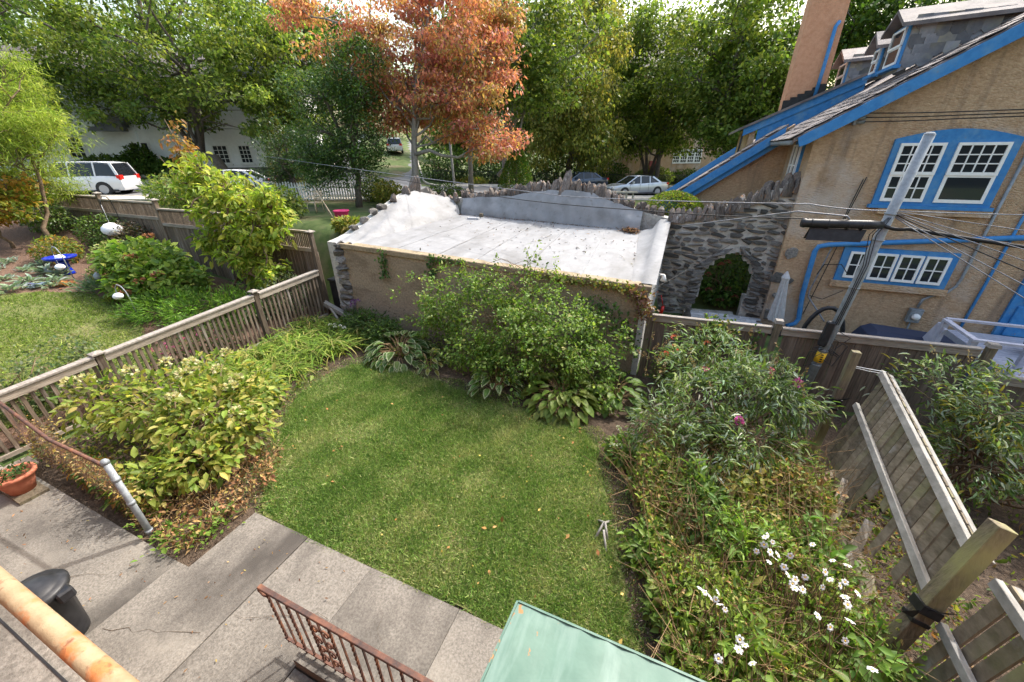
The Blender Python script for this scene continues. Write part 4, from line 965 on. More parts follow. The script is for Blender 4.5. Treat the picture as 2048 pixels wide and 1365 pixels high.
m = MB()
for (a, b) in (((4.05, 12.95, 4.6), (3.9, 12.93, 3.5)), ((4.0, 12.95, 4.55), (3.82, 12.9, 3.2)), ((3.95, 12.9, 2.9), (3.72, 12.9, .9))): m.tube(curve_pts(a, b, -.02, 6), .012, 5)
m.tube([(3.72, 12.9, 2.1), (3.8, 12.85, 2.4), (4.15, 12.8, 2.45), (4.35, 12.7, 2.2)], .012, 5); m.tube([(3.66, 12.9, 1.5), (4.05, 12.9, 1.42), (4.4, 12.8, 1.75)], .01, 5)
solo('wall_cable', m, M['wire'], 'loose black cables looped on the tan wall left of the casement windows', 'cable', None, (3.9, 12.93, 3))
wire('wall_conduit', 'grey bent conduit on the tan wall behind the utility pole', [(3.85, 12.9, 2.9), (3.68, 12.9, 1.6), (3.7, 12.88, 1.45), (4.15, 12.5, .9)], .02, 'wire_grey', 'conduit')

# ------------------------------------------------------------------ things by the tan house
um = thing('patio_umbrella', 'closed grey patio umbrella standing before the stone wall', 'umbrella', (3.05, 12.55, .35))
m = MB(); m.tube([(3.05, 12.55, .35), (3.02, 12.55, 1.2), (2.94, 12.55, 2.2)], .02, 8); m.build('pole', M['galv'], um)
m = MB(); n = 16; rings = [(.02, 2.2), (.05, 2.14), (.11, 2.02), (.09, 1.95), (.10, 1.85), (.14, 1.4), (.19, 1.0), (.22, .75)]; V = []
for r_, z in rings:
    for k in range(n):
        a = 2*math.pi*k/n; f = 1 if k % 2 else (.62 if z < 1.95 else .9); V.append((2.94+(2.2-z)*.05+r_*f*math.cos(a), 12.55+r_*f*math.sin(a), z))
m.add(V, [(i*n+k, i*n+(k+1) % n, (i+1)*n+(k+1) % n, (i+1)*n+k)[::-1] for i in range(len(rings)-1) for k in range(n)], 0, False); m.build('canopy', M['canvas'], um)
m = MB(); m.lathe((3.05, 12.55, .34), [(.26, 0), (.26, .05), (.05, .09), (.03, .2)], 16); m.build('base', M['black'], um)
m = MB()
V = [(4.2, 10.6, .35), (6.6, 10.4, .35), (6.7, 11.9, .35), (4.3, 12.0, .35), (4.6, 10.9, 1.36), (6.2, 10.8, 1.32), (6.2, 11.5, 1.32), (4.6, 11.6, 1.36)]
m.hexa(V); solo('covered_grill', m, flat('navy_cover', (.012, .02, .05), .8), 'dark blue cover over garden furniture behind the board fence', 'cover', None, (5.4, 11.2, .35), .12)
m = MB(); m.tube([(3.62+.42*math.cos(a), 10.8, .9+.95*math.sin(a)) for a in np.linspace(.0, math.pi, 14)], .05, 7); m.tube([(4.04, 10.8, .9), (4.05, 10.8, .36)], .05, 7); m.tube([(3.2, 10.8, .9), (3.19, 10.8, .36)], .05, 7)
solo('black_hoop', m, M['black'], 'black arched hoop behind the board fence below the blue downpipe', 'hoop', None, (3.62, 10.8, .36))
m = MB(); m.box(.55, .75, 12.2, 12.4, .35, .4); m.lathe((.65, 12.3, .39), [(.12, 0), (.10, .12), (.12, .25), (.07, .38), (.09, .48), (.02, .58)], 12); solo('garden_statue', m, M['stone'], 'small weathered grey statue on the ground by the arch', 'statue', None, (.65, 12.3, .35))
m = MB(); m.tube([(-.12, 12.5, .45), (-.08, 12.5, .75)], [.06, .05], 10); m.tube([(-.08, 12.5, .75), (-.2, 12.55, 1.1)], .012, 5); solo('red_lantern', m, M['tail'], 'small red container standing at the garage side wall', 'container', None, (-.1, 12.5, .45))
m = MB(); m.lathe((-.18, 10.9, 2.05), [(.03, .16), (.05, .1), (.09, 0)], 12); m.tube([(-.30, 10.9, 2.2), (-.18, 10.9, 2.2)], .03, 7); solo('flood_lamp', m, M['white'], 'white bracket lamp on the garage side wall', 'lamp', None, (-.3, 10.9, 2.2))
dk = thing('wooden_deck', 'lilac grey painted deck and handrail at the blue side door', 'deck', (7, 10.8, .3))
pl = MB(); pl.box(-1.6, 1.6, -.065, .065, -.03, 0); pl = pl.mesh('plank', M['lilac'])
for k in range(21): link('plank', pl, dk, (8.45, 9.95+.142*k, .98))
m = MB(); m.box(6.85, 6.9, 9.8, 12.9, .2, .95); m.box(6.9, 10, 9.82, 9.86, .2, .95); m.build('skirt', M['lilac'], dk)
RL = 1.92
m = MB(); m.beam((5.62, 10.7, RL), (10, 10.78, RL), .09, .045); m.beam((5.62, 10.72, RL-.025), (5.6, 9.62, RL-.025), .1, .045); m.beam((5.55, 9.62, RL-.03), (10, 9.66, RL-.03), .09, .045); m.build('handrail', M['lilac'], dk)
for x, y in ((5.63, 10.69), (5.62, 9.66), (7.1, 9.68), (7.1, 10.72)):
    m = MB(); m.box(x-.05, x+.05, y-.05, y+.05, .3, RL-.06); m.build('post', M['lilac'], dk)
m = MB(); m.beam((5.63, 10.7, 1.75), (5.5, 11.2, .4), .06, .25); m.build('brace_board', M['lilac'], dk)
m = MB(); m.lathe((7.9, 11.6, .98), [(.2, 0), (.3, .2), (.34, .45), (.25, .65), (.06, .75)], 14); o = solo('rubbish_bag', m, M['black'], 'black rubbish bag slumped on the lilac deck', 'bag', None, (7.9, 11.6, .98))

# ------------------------------------------------------------------ cars
def car(name, label, tpos, n_, mat, kind, group=None, flip=False):
    x, y = sp(tpos, n_); z = float(tz(x, y))
    root = thing(name, label, 'car' if kind != 'van' else 'minivan', (x, y, z), group)
    hx, hy = (-.8, -.6) if not flip else (.8, .6)
    root.rotation_euler.z = math.atan2(hy, hx)
    def part(mb, nm, mt, par=None): return link(nm, mb.mesh(nm, M[mt] if isinstance(mt, str) else mt), par or root, WL[root])
    if kind == 'van':
        L, Wd = 5.15, 1.0
        low = [(-2.55, .35, .75, .86), (-2.5, .26, 1.0, .94), (-1.7, .24, 1.06, .99), (0, .22, 1.03, 1.0), (1.3, .24, 1.02, .99), (1.6, .24, 1.0, .98), (2.3, .28, .88, .92), (2.55, .35, .7, .78)]
        cab = [(-2.42, 1.0, 1.05, .9, .85), (-2.18, 1.04, 1.70, .92, .76), (-1.6, 1.05, 1.76, .93, .78), (0, 1.03, 1.77, .94, .78), (.7, 1.02, 1.72, .94, .76), (1.75, 1.0, 1.03, .9, .86)]
        pill = (-1.35, -.15, .75); roofx = (-2.2, .75); whl = (-1.55, 1.5); wr = .34; rear = -2.5
    else:
        L, Wd = 4.85, .9
        low = [(-2.42, .4, .82, .78), (-2.35, .28, .98, .84), (-1.6, .24, 1.0, .89), (0, .22, .93, .9), (1.1, .23, .92, .9), (1.8, .24, .86, .87), (2.3, .3, .74, .8), (2.43, .38, .62, .66)]
        cab = [(-1.75, .96, .99, .78, .72), (-1.05, .95, 1.40, .82, .62), (-.5, .93, 1.46, .83, .62), (.1, .92, 1.46, .83, .62), (.35, .92, 1.42, .83, .62), (1.25, .9, .92, .8, .74)]
        pill = (-.75, .05,); roofx = (-1.05, .36); whl = (-1.45, 1.4); wr = .325; rear = -2.4
    m = MB(); V = []
    for (sx, zb, zt, w) in low:
        V += [(sx, -w*.93, zb), (sx, -w, zb+.22), (sx, -w, zt-.12), (sx, -w*.93, zt), (sx, w*.93, zt), (sx, w, zt-.12), (sx, w, zb+.22), (sx, w*.93, zb)]
    F = []
    for i in range(len(low)-1):
        for k in range(8): F.append((i*8+k, i*8+(k+1) % 8, (i+1)*8+(k+1) % 8, (i+1)*8+k)[::-1])
    F += [tuple(range(8)), tuple(reversed(range((len(low)-1)*8, len(low)*8)))]
    m.add(V, F, 0, True); body = part(m, 'body', mat)
    md = body.modifiers.new('edge', 'EDGE_SPLIT'); md.split_angle = R(50)
    m = MB(); V = []
    for (sx, zb, zt, wb, wt) in cab: V += [(sx, -wb, zb), (sx, -wt, zt), (sx, wt, zt), (sx, wb, zb)]
    F = []
    for i in range(len(cab)-1):
        for k in range(3): F.append((i*4+k, i*4+k+1, (i+1)*4+k+1, (i+1)*4+k)[::-1])
    F += [(0, 1, 2, 3), tuple(reversed(range((len(cab)-1)*4, len(cab)*4)))]
    m.add(V, F); part(m, 'glasshouse', 'carglass')
    def at(sx):
        for i in range(len(cab)-1):
            if cab[i][0] <= sx <= cab[i+1][0]:
                t = (sx-cab[i][0])/(cab[i+1][0]-cab[i][0]); return [cab[i][q]+(cab[i+1][q]-cab[i][q])*t for q in range(1, 5)]
    m = MB(); xs_ = [c_[0] for c_ in cab[1:-1]]
    V = []
    for sx in xs_:
        a = at(sx); V += [(sx, -a[3]-.015, a[1]-.05), (sx, -a[3]*.9, a[1]+.03), (sx, a[3]*.9, a[1]+.03), (sx, a[3]+.015, a[1]-.05)]
    F = [(i*4+k, i*4+k+1, (i+1)*4+k+1, (i+1)*4+k)[::-1] for i in range(len(xs_)-1) for k in range(3)]
    F += [(0, 1, 2, 3), tuple(reversed(range((len(xs_)-1)*4, len(xs_)*4))), ]
    m.add(V, F, 0, True); part(m, 'roof_panel', mat)
    for s_ in (-1, 1):
        for sx in pill:
            a = at(sx); m = MB(); m.beam((sx, s_*(a[2]+.006), a[0]), (sx-.04, s_*(a[3]+.01), a[1]), .02, .07, up=(1, 0, 0)); part(m, 'pillar', mat)
        e = cab[0]; f_ = cab[1]; m = MB(); m.beam((e[0], s_*(e[3]+.01), e[1]), (f_[0], s_*(f_[4]+.012), f_[2]), .06, .12, up=(1, 0, 0)); part(m, 'pillar', mat)
        e = cab[-1]; f_ = cab[-2]; m = MB(); m.beam((e[0], s_*(e[3]+.01), e[1]), (f_[0], s_*(f_[4]+.012), f_[2]), .05, .07, up=(1, 0, 0)); part(m, 'pillar', mat)
    for sx in whl:
        for s_ in (-1, 1):
            w = Wd-.09; m = MB(); m.tube([(sx, s_*(w-.1), wr), (sx, s_*(w+.105), wr)], wr, 22, smooth=False); tw = part(m, 'wheel', 'tyre')
            m = MB(); m.tube([(sx, s_*(w+.1), wr), (sx, s_*(w+.112), wr)], wr*.68, 18, smooth=False); part(m, 'rim', 'rim', tw)
            m = MB(); m.tube([(sx, s_*(Wd-.25), wr+.02), (sx, s_*(Wd+.003), wr+.02)], wr*1.15, 20, smooth=False); part(m, 'wheel_arch', 'tyre')
    for s_ in (-1, 1):
        m = MB(); m.box(rear-.03, rear+.16, min(s_*.62, s_*(Wd-.055)), max(s_*.62, s_*(Wd-.055)), .82, 1.08 if kind == 'van' else .97); part(m, 'tail_lamp', 'tail')
        m = MB(); m.box(low[-2][0]-.06, low[-2][0]+.1, min(s_*.5, s_*.8), max(s_*.5, s_*.8), .6, .73); part(m, 'headlamp', 'chrome')
        m = MB(); e = cab[-1]; m.box(e[0]-.55, e[0]-.4, min(s_*(Wd-.02), s_*(Wd+.13)), max(s_*(Wd-.02), s_*(Wd+.13)), .97, 1.1); part(m, 'mirror', mat)
    m = MB(); m.box(rear-.07, rear-.02, -.26, .26, .62 if kind == 'van' else .7, .74 if kind == 'van' else .82); part(m, 'number_plate', 'white')
    for s_ in (-1, 1):
        for gx in ((-.95, .2, 1.22) if kind == 'van' else (-.62, .12, .98)):
            m = MB(); m.box(gx-.008, gx+.008, min(s_*(Wd-.03), s_*(Wd+.003)), max(s_*(Wd-.03), s_*(Wd+.003)), .42, .90); part(m, 'door_gap', 'tyre')
        m = MB(); m.box(-2.2, 2.1, min(s_*(Wd-.09), s_*(Wd-.02)), max(s_*(Wd-.09), s_*(Wd-.02)), .2, .3); part(m, 'sill_trim', 'tyre')
        m = MB(); m.box(-1.0, -.86, min(s_*(Wd-.005), s_*(Wd+.02)), max(s_*(Wd-.005), s_*(Wd+.02)), .86, .89); m.box(.05, .19, min(s_*(Wd-.005), s_*(Wd+.02)), max(s_*(Wd-.005), s_*(Wd+.02)), .84, .87); part(m, 'door_handle', mat)
    return root
car('parked_minivan', 'white minivan parked on the street beyond the slat-topped fence', 36.0, .25, 'car_white', 'van')
car('parked_car', 'white car parked on the street half hidden by the yellow-green shrub', 28.2, .25, 'car_white', 'sedan')
car('parked_car', 'silver sedan parked on the street behind the upright parapet stones', -.35, .2, 'car_silver', 'sedan')
car('parked_car', 'dark blue car parked across the street behind the parapet stones', 1.8, 6.3, 'car_dark', 'sedan')
x, y = sp(19.2, 22)
c_ = car('parked_car', 'white car standing far up the side street', 18.6, 31, 'car_white', 'van'); c_.rotation_euler.z = math.atan2(.8, -.6)

# ------------------------------------------------------------------ white house across the street
SU, SN = Vector((.8, .6, 0)), Vector((.6, -.8, 0))      # along facade to the right, outward normal
def fo(t, z, n_=13.0): a = sp(t, n_); return Vector((a[0], a[1], z))
wh = thing('white_house', 'white rendered house across the street behind the large trees', 'house', (*sp(40, 13), 3.8))
m = MB(); a = fo(60, 3.2); m.obox(a, SU, Z_, -SN, 0, 34, 0, 7.6, 0, 9); m.build('wall', M['whitehouse'], wh)
m = MB(); m.obox(a, SU, Z_, SN, 0, 34, -1, 1.0, .0, .12); m.build('stone_base', M['stone'], wh)
m = MB(); b = fo(60.5, 10.8, 12.4); m.prism([b, b+(-SN)*5.6+Z_*2.6, b+(-SN)*11], SU*35); m.build('roof', M['slate'], wh)
for t, z, w, h, nx, ny in ((43.9, 5.0, 1.15, 1.7, 3, 4), (48.5, 5.0, 1.1, 1.7, 3, 4), (33.6, 4.5, 1.2, 1.5, 3, 4), (31.6, 4.5, 1.0, 1.5, 3, 4), (43.9, 8.6, 1.1, 1.5, 3, 4), (37, 8.6, 1.1, 1.5, 3, 4), (30.5, 8.4, 1.1, 1.5, 3, 4)):
    o = fo(t, z)+SN*.01; wn = sash(wh, o, SU, Z_, SN, w, h, nx, ny, .09, .045, depth=.06)
    m = MB(); m.obox(o, SU, Z_, SN, -.1, w+.1, -.12, -.005, 0, .18); m.build('sill', M['white'], wn)
o = fo(39.6, 4.15)+SN*.12
for k in range(2): sash(wh, o+SU*(.75*k), SU, Z_, SN, .72, 2.1, 1, 2, .1, .05, name='door')
m = MB(); m.obox(o, SU, Z_, SN, -.1, 1.7, -.35, 0, 0, 1.0); m.obox(o, SU, Z_, SN, -.4, 2.0, -.6, -.352, 0, 1.5); m.build('entrance_step', M['sidewalk'], wh)
for k in range(4):
    m = MB(); m.obox(fo(41.2, 7.0)+SU*(.38*k)+SN*.1, SU, Z_, SN, 0, 2.0-.2*k, .28*k, .28*k+.3, 0, 1.1-.1*k); m.build('awning_step', M['green_paint'] if k < 0 else M['slate2'], wh)
m = MB(); m.tube([fo(38.3, 4.0)+SN*1.0, fo(38.3, 7.1)+SN*1.0], .06, 8); m.build('porch_post', M['white'], wh)

# ------------------------------------------------------------------ tan house across the street
th = thing('far_tan_house', 'tan stucco house with white lattice windows across the street among trees', 'house', (*sp(-16, 17), 2))
a = fo(-8, 1.2, 17.0)
m = MB(); m.obox(a, SU, Z_, -SN, 0, 22, 0, 12.5, 0, 9); m.build('wall', M['stucco'], th)
m = MB(); b = fo(-7.4, 13.6, 16.4); m.prism([b, b+(-SN)*5.2+Z_*4, b+(-SN)*10.4], SU*23.4); m.build('roof', M['slate'], th)
o = fo(-14.9, 3.85, 17)+SN*.01
for k in range(4): sash(th, o+SU*(1.02*k), SU, Z_, SN, 1.0, 1.6, 3, 4, .12, .06)
for t, z in ((-11.0, 10.6), (-17, 10.4)): sash(th, fo(t, z, 17)+SN*.01, SU, Z_, SN, 1.1, 1.3, 2, 2, .12, .07)
m = MB(); m.obox(fo(-11.7, 1.9, 17)+SN*.02, SU, Z_, SN, 0, 1.3, 0, 2.3, 0, .1); m.build('door', M['reddoor'], th)
m = MB(); m.obox(fo(-11.3, 1.5, 17)+SN*.02, SU, Z_, SN, 0, 2.1, 0, .38, 0, 1.0); m.obox(fo(-11.3, 1.5, 17)+SN*.02, SU, Z_, SN, 0, 2.1, 0, .2, 1.0, 1.5); m.build('step', M['sidewalk'], th)

# ------------------------------------------------------------------ iron fence across the street, white picket fence
fi = thing('iron_fence', 'black iron railing in front of the gardens across the street', 'fence', (*sp(5, 9.8), 2))
m = MB()
t_ = 15.0
while t_ > -12:
    x, y = sp(t_, 9.8); z = float(tz(x, y)); m.tube([(x, y, z), (x, y, z+1.25)], .014, 4); t_ -= .16
m.build('bar', M['blackiron'], fi)['kind'] = 'stuff'
for zz in (.15, 1.12):
    m = MB(); a = sp(15, 9.8); b = sp(-12, 9.8); m.beam((*a, float(tz(*a))+zz), (*b, float(tz(*b))+zz), .03, .04); m.build('rail', M['blackiron'], fi)
wp = thing('white_picket_fence', 'old white picket fence behind the pink bucket and garden chair', 'fence', (-20, 17.5, 2))
pk2 = MB(); pk2.prism([(-.04, 0, 0), (.04, 0, 0), (.04, 0, .92), (0, 0, 1.0), (-.04, 0, .92)], (0, .02, 0)); pk2 = pk2.mesh('picket', M['white'])
A0, A1 = Vector((-22.6, 15.3, 0)), Vector((-16.6, 20.6, 0)); k = 56; ang = math.atan2(5.3, 6.0)
for i in range(k):
    p = A0.lerp(A1, i/(k-1)); link('picket', pk2, wp, (p.x, p.y, float(tz(p.x, p.y))+.05), (0, 0, ang), (1, 1, 1.0+.04*math.sin(i)))
for zz in (.25, .75):
    m = MB(); m.beam((A0.x, A0.y+.03, float(tz(A0.x, A0.y))+zz), (A1.x, A1.y+.03, float(tz(A1.x, A1.y))+zz), .03, .07); m.build('rail', M['white'], wp)
m = MB(); b = (-17.0, 29.0, 2.1)
x, y = sp(13.2, 8.9); z = float(tz(x, y)); m.beam((x, y, z-.1), (x-.2, y, z+4.2), .16, .16, up=(0, 1, 0)); solo('wooden_pole', m, M['silver_timber'], 'weathered wooden post leaning beside the side street corner', 'post', None, (x, y, z))
bw = thing('low_balustrade', 'low stone balustrade along the near sidewalk behind the garage', 'balustrade', (-12, 24, 2))
for i in range(16):
    x, y = sp(9.5-.5*i, -3.6); z = float(tz(x, y)); m = MB(); m.lathe((x, y, z), [(.08, 0), (.05, .1), (.085, .25), (.05, .42), (.07, .5)], 7); m.build('baluster', M['sidewalk'], bw)
a = sp(9.9, -3.6); b = sp(1.7, -3.6); m = MB(); m.beam((*a, float(tz(*a))+.55), (*b, float(tz(*b))+.55), .22, .1); m.build('coping', M['sidewalk'], bw)

# ------------------------------------------------------------------ things left of the garage
gz = lambda x, y: float(tz(x, y))
m = MB(); b = (-13.45, 12.95, gz(-13.45, 12.95)); m.lathe(b, [(.24, 0), (.30, .34), (.33, .36), (.33, .40), (.28, .40), (.22, .05)], 18, cap=False); m.lathe(b, [(.23, 0.0), (.22, .02)], 18)
solo('plastic_bucket', m, M['pink'], 'pink plastic bucket on the grass behind the garage', 'bucket', None, b)
gc = thing('garden_chair', 'rusty cream wire garden chair on the grass behind the fences', 'chair', (-16.2, 14.1, gz(-16.2, 14.1)))
zc = gz(-16.2, 14.1); cx_, cy_ = -16.2, 14.1
m = MB()
for s_ in (-1, 1):
    m = MB(); m.tube([(cx_+s_*.24, cy_-.22, zc), (cx_+s_*.26, cy_-.26, zc+.25), (cx_+s_*.22, cy_-.2, zc+.45)], .018, 6); m.build('leg', M['cream'], gc)
    m = MB(); m.tube([(cx_+s_*.22, cy_+.24, zc), (cx_+s_*.22, cy_+.2, zc+.45), (cx_+s_*.24, cy_+.28, zc+.95)], .018, 6); m.build('leg', M['cream'], gc)
    m = MB(); m.tube([(cx_+s_*.25, cy_+.24, zc+.68), (cx_+s_*.3, cy_, zc+.70), (cx_+s_*.28, cy_-.22, zc+.66), (cx_+s_*.23, cy_-.2, zc+.46)], .016, 6); m.build('arm', M['cream'], gc)
m = MB(); m.box(cx_-.24, cx_+.24, cy_-.24, cy_+.22, zc+.44, zc+.465); m.build('seat', M['cream'], gc)
m = MB()
for k in range(6): m.tube([(cx_-.2+.08*k, cy_+.2, zc+.46), (cx_-.2+.08*k, cy_+.28, zc+.95)], .01, 5)
for k in range(3): m.tube([(cx_-.24, cy_+.22+.02*k, zc+.6+.17*k), (cx_+.24, cy_+.22+.02*k, zc+.6+.17*k)], .012, 5)
m.build('backrest', M['cream'], gc)
m = MB(); m.tube([(-16.4, 14.4, zc+1.15), (-13.75, 12.75, gz(-13.75, 12.75)+.1)], .02, 6); solo('tool_handle', m, M['cream'], 'long wooden tool handle slanting from the chair to the bucket', 'tool', None, (-13.75, 12.75, gz(-13.75, 12.75)))
m = MB(); m.tube([(-16.3, 14.5, zc+1.05), (-13.95, 12.8, gz(-13.95, 12.8)+.06)], .018, 6); solo('tool_handle', m, M['timber'], 'darker tool handle lying beside the pale one near the bucket', 'tool', None, (-13.95, 12.8, gz(-13.95, 12.8)))
m = MB(); m.box(-10.82, -10.40, 9.28, 9.66, .0, 1.3); m.box(-10.86, -10.36, 9.24, 9.7, 1.3, 1.37); solo('compost_bin', m, M['black'], 'dark plastic bin between the picket fence and the stone corner', 'bin', None, (-10.6, 9.7, 0), .02)
m = MB(); m.lathe((-10.6, 10.15, .2), [(.28, 0), (.32, 1.35), (.36, 1.36), (.36, 1.42), (.3, 1.43)], 14); solo('green_tub', m, flat('lime_plastic', (.10, .42, .06), .5), 'lime green tub behind the dark bin at the garage corner', 'tub', None, (-10.55, 10.3, .4))
m = MB(); m.beam((-10.9, 9.0, .55), (-9.9, 8.95, .25), .16, .14); solo('split_log', m, M['silver_timber'], 'bleached split log lying against the rubble at the garage corner', 'log', None, (-10.4, 9.0, .4))
m = MB(); m.beam((-10.92, 9.05, .62), (-9.75, 8.55, .0), .06, .06); solo('leaning_stake', m, M['silver_timber'], 'slim grey stake slanting from the picket fence to the ground', 'stake', None, (-9.75, 8.55, 0))

# ------------------------------------------------------------------ neighbour garden ornaments
bx, by = -20.72, 6.38; bz = gz(bx, by)
bb = thing('bird_bath', 'cobalt blue glazed bird bath in the mulch bed', 'bird bath', (bx, by, bz))
m = MB(); m.lathe((bx, by, bz), [(.22, 0), (.2, .05), (.16, .2), (.15, .38), (.18, .47), (.14, .5)], 20); m.build('pedestal', M['blueglaze'], bb)
m = MB(); m.lathe((bx, by, bz+.5), [(.12, 0), (.32, .03), (.44, .09), (.46, .15), (.43, .15), (.3, .09), (.02, .07)], 26); m.build('bowl', M['blueglaze'], bb)
m = MB(); m.lathe((bx, by, bz+.55), [(.12, 0), (.15, .06), (.1, .14), (.02, .16)], 12); solo('bath_ornament', m, M['paper'], 'white rounded ornament in the blue bird bath', 'ornament', None, (bx, by, bz+.55))
def lantern(lab, foot, h, globe, gr, mat='galv', sag=0):
    fx, fy = foot; fz = gz(fx, fy); r_ = thing('garden_lantern', lab, 'lantern', (fx, fy, fz))
    gxp = Vector(globe); top = Vector((fx, fy, fz+h)); d = (gxp-top); d.z = 0
    m = MB(); m.tube([(fx, fy, fz-.1), (fx, fy, fz+h*.8), top+d*.08, top+d*.3+Z_*.16, top+d*.62+Z_*.2, top+d*.92+Z_*.08, top+d+Z_*-.08], .016, 6); m.build('hook', M[mat], r_)
    m = MB(); g = Vector((top.x+d.x, top.y+d.y, globe[2])); m.tube([top+d-Z_*.08, g+Z_*gr*.7], .006, 4); m.lathe(g, [(.03, -.78*gr), (.55*gr, -.64*gr), (.9*gr, -.34*gr), (gr, 0), (.9*gr, .34*gr), (.55*gr, .64*gr), (.03, .78*gr)], 20); m.build('globe', M['paper'], r_)
lantern('large white paper globe lantern hanging from a black hook by the slat-topped fence', (-21.6, 8.9), 2.2, (-21.15, 8.35, 2.53), .34, 'blackiron')
lantern('small white globe on a curved hook beside the big hydrangea', (-14.85, 5.55), 1.0, (-15.35, 5.5, 1.38), .13)
lantern('small white globe on a hook in front of the bird bath', (-19.9, 6.2), 1.0, (-20.35, 6.15, 1.62), .14)
m = MB(); m.lathe((-17.6, 6.05, gz(-17.6, 6.05)+.55), [(.02, 0), (.1, .1), (.11, .2), (.02, .3)], 10); m.tube([(-17.6, 6.05, gz(-17.6, 6.05)-.05), (-17.6, 6.05, gz(-17.6, 6.05)+.56)], .01, 5); solo('garden_stake', m, M['galv'], 'small grey finial stake in front of the yellow-green shrub', 'stake', None, (-17.6, 6.05, gz(-17.6, 6.05)))

# ------------------------------------------------------------------ near the house: railing, awning, pipe, bin, pot, chain-link
rl = thing('iron_railing', 'rusty wrought iron railing with twisted bars and scrolls beside the steps', 'railing', (-2.2, 1.23, .2))
y = 1.23
m = MB(); m.beam((-3.42, y, 1.16), (.4, y, 1.16), .05, .035); m.tube([(-3.42, y, 1.15), (-3.46, y, 1.08), (-3.40, y, 1.02), (-3.34, y, 1.05)], .016, 6); m.build('handrail', M['iron'], rl, .006)
m = MB(); m.beam((-3.36, y, .27), (.4, y, .27), .03, .02); m.build('bottom_rail', M['iron'], rl)
for i in range(26):
    x = -3.33+.142*i; m = MB()
    if i % 2 == 0:
        a = 0; V = []; nseg = 34
        for j in range(nseg+1):
            z = .2+(1.14-.2)*j/nseg; a = j*.55
            for k in range(4): V.append((x+.012*1.35*math.cos(a+k*math.pi/2), y+.012*1.35*math.sin(a+k*math.pi/2), z))
        m.add(V, [(j*4+k, j*4+(k+1) % 4, (j+1)*4+(k+1) % 4, (j+1)*4+k) for j in range(nseg) for k in range(4)])
    else: m.beam((x, y, .2), (x, y, 1.145), .016, .016, up=(1, 0, 0))
    m.build('baluster', M['iron'], rl)
for cx_, cz_, s_ in ((-2.70, .92, 1), (-2.56, .92, -1), (-2.70, .72, -1), (-2.56, .72, 1), (-2.70, .55, 1), (-2.56, .55, -1), (-2.70, .38, -1), (-2.56, .38, 1)):
    m = MB(); m.tube([(cx_+s_*.055*(1-t*.75)*math.cos(t*7.5), y, cz_+.07*(1-t*.75)*math.sin(t*7.5)) for t in np.linspace(0, 1, 18)], .010, 5); m.build('scroll', M['iron'], rl)
rw = thing('row_house', 'brick house wall with grey porch roof below the rusty pipe', 'house', (0, -.6, 0))
m = MB(); m.box(-13, 7, -1.3, -.95, -.1, 7.5); m.build('wall', pm('red_brick', (.22, .10, .07), (.32, .16, .11), 9, 6, .9, .5, 20), rw)
m = MB(); m.box(-9, -.95, -.96, .06, 3.05, 3.2); m.build('porch_roof', M['concrete'], rw)
m = MB(); m.box(-9, -.95, .012, .02, 3.201, 3.204); m.build('roof_seam', M['wire'], rw)
for x in (-8.8, -6.6): m = MB(); m.box(x-.08, x+.08, -.1, .05, .0, 3.05); m.build('porch_post', M['white'], rw)
m = MB(); m.tube([(-5, .08, 3.50), (-3, .08, 3.50), (-.95, .08, 3.5)], .038, 16); 
rp_ = solo('rusty_pipe', m, M['rustpipe'], 'flaking rusty cream pipe rail above the porch roof edge', 'pipe', None, (-2.5, .085, 3.33))
m = MB()
for x in (-4.4, -1.0): m.tube([(x, .08, 3.22), (x, .08, 3.5)], .03, 8)
m.build('support', M['rustpipe'], rp_)
aw = thing('metal_awning', 'green painted sheet metal awning with rust spots above the steps', 'awning', (.4, .6, 2.2))
m = MB(); nx, ny = 24, 20; V = []; rr = random.Random(3)
for j in range(ny+1):
    for i in range(nx+1):
        x = -.60+2.1*i/nx; yy = 1.48-2.4*j/ny
        V.append((x-.10*j/ny*.8, yy, 2.40+.16*j/ny+.010*math.sin(i*1.1+j*.5)*math.sin(j*.9)+.006*math.sin(i*2.9)))
b0 = len(V); V += [(v[0], v[1], v[2]-.012) for v in V]
F = [(j*(nx+1)+i, (j+1)*(nx+1)+i, (j+1)*(nx+1)+i+1, j*(nx+1)+i+1) for j in range(ny) for i in range(nx)]
F += [tuple(q+b0 for q in reversed(f)) for f in F]
m.add(V, F, 0, True); m.build('sheet', M['green_paint'], aw)
m = MB(); m.beam((-.6, 1.482, 2.385), (1.5, 1.482, 2.385), .014, .05); m.beam((-.608, 1.48, 2.385), (-.685, -.9, 2.545), .014, .05); m.build('edge_fold', M['green_paint'], aw)
m = MB(); m.beam((-.55, 1.44, 2.36), (-.6, -.92, 1.4), .03, .03); m.beam((1.4, 1.44, 2.36), (1.35, -.92, 1.4), .03, .03); m.build('bracket', M['blackiron'], aw)
bn = thing('rubbish_bin', 'black plastic rubbish bin with domed lid on the concrete', 'bin', (-5.93, .29, .06))
cx_, cy_ = -5.93, .29
m = MB(); m.lathe((cx_, cy_, .06), [(.19, 0), (.195, .03), (.245, .74), (.26, .75), (.26, .79)], 26); m.build('body', M['black'], bn)
m = MB(); m.lathe((cx_, cy_, .855), [(.285, -.045), (.29, 0), (.27, .03), (.225, .035), (.21, .05), (.13, .085), (.01, .10)], 30); ld = m.build('lid', M['black'], bn)
m = MB(); m.box(cx_+.16, cx_+.32, cy_+.08, cy_+.22, .72, .86); m.build('handle', M['black'], bn, .02)
pt = thing('flower_pot', 'terracotta bowl planter on a board beside the chain-link fence', 'planter', (-9.55, 1.12, .06))
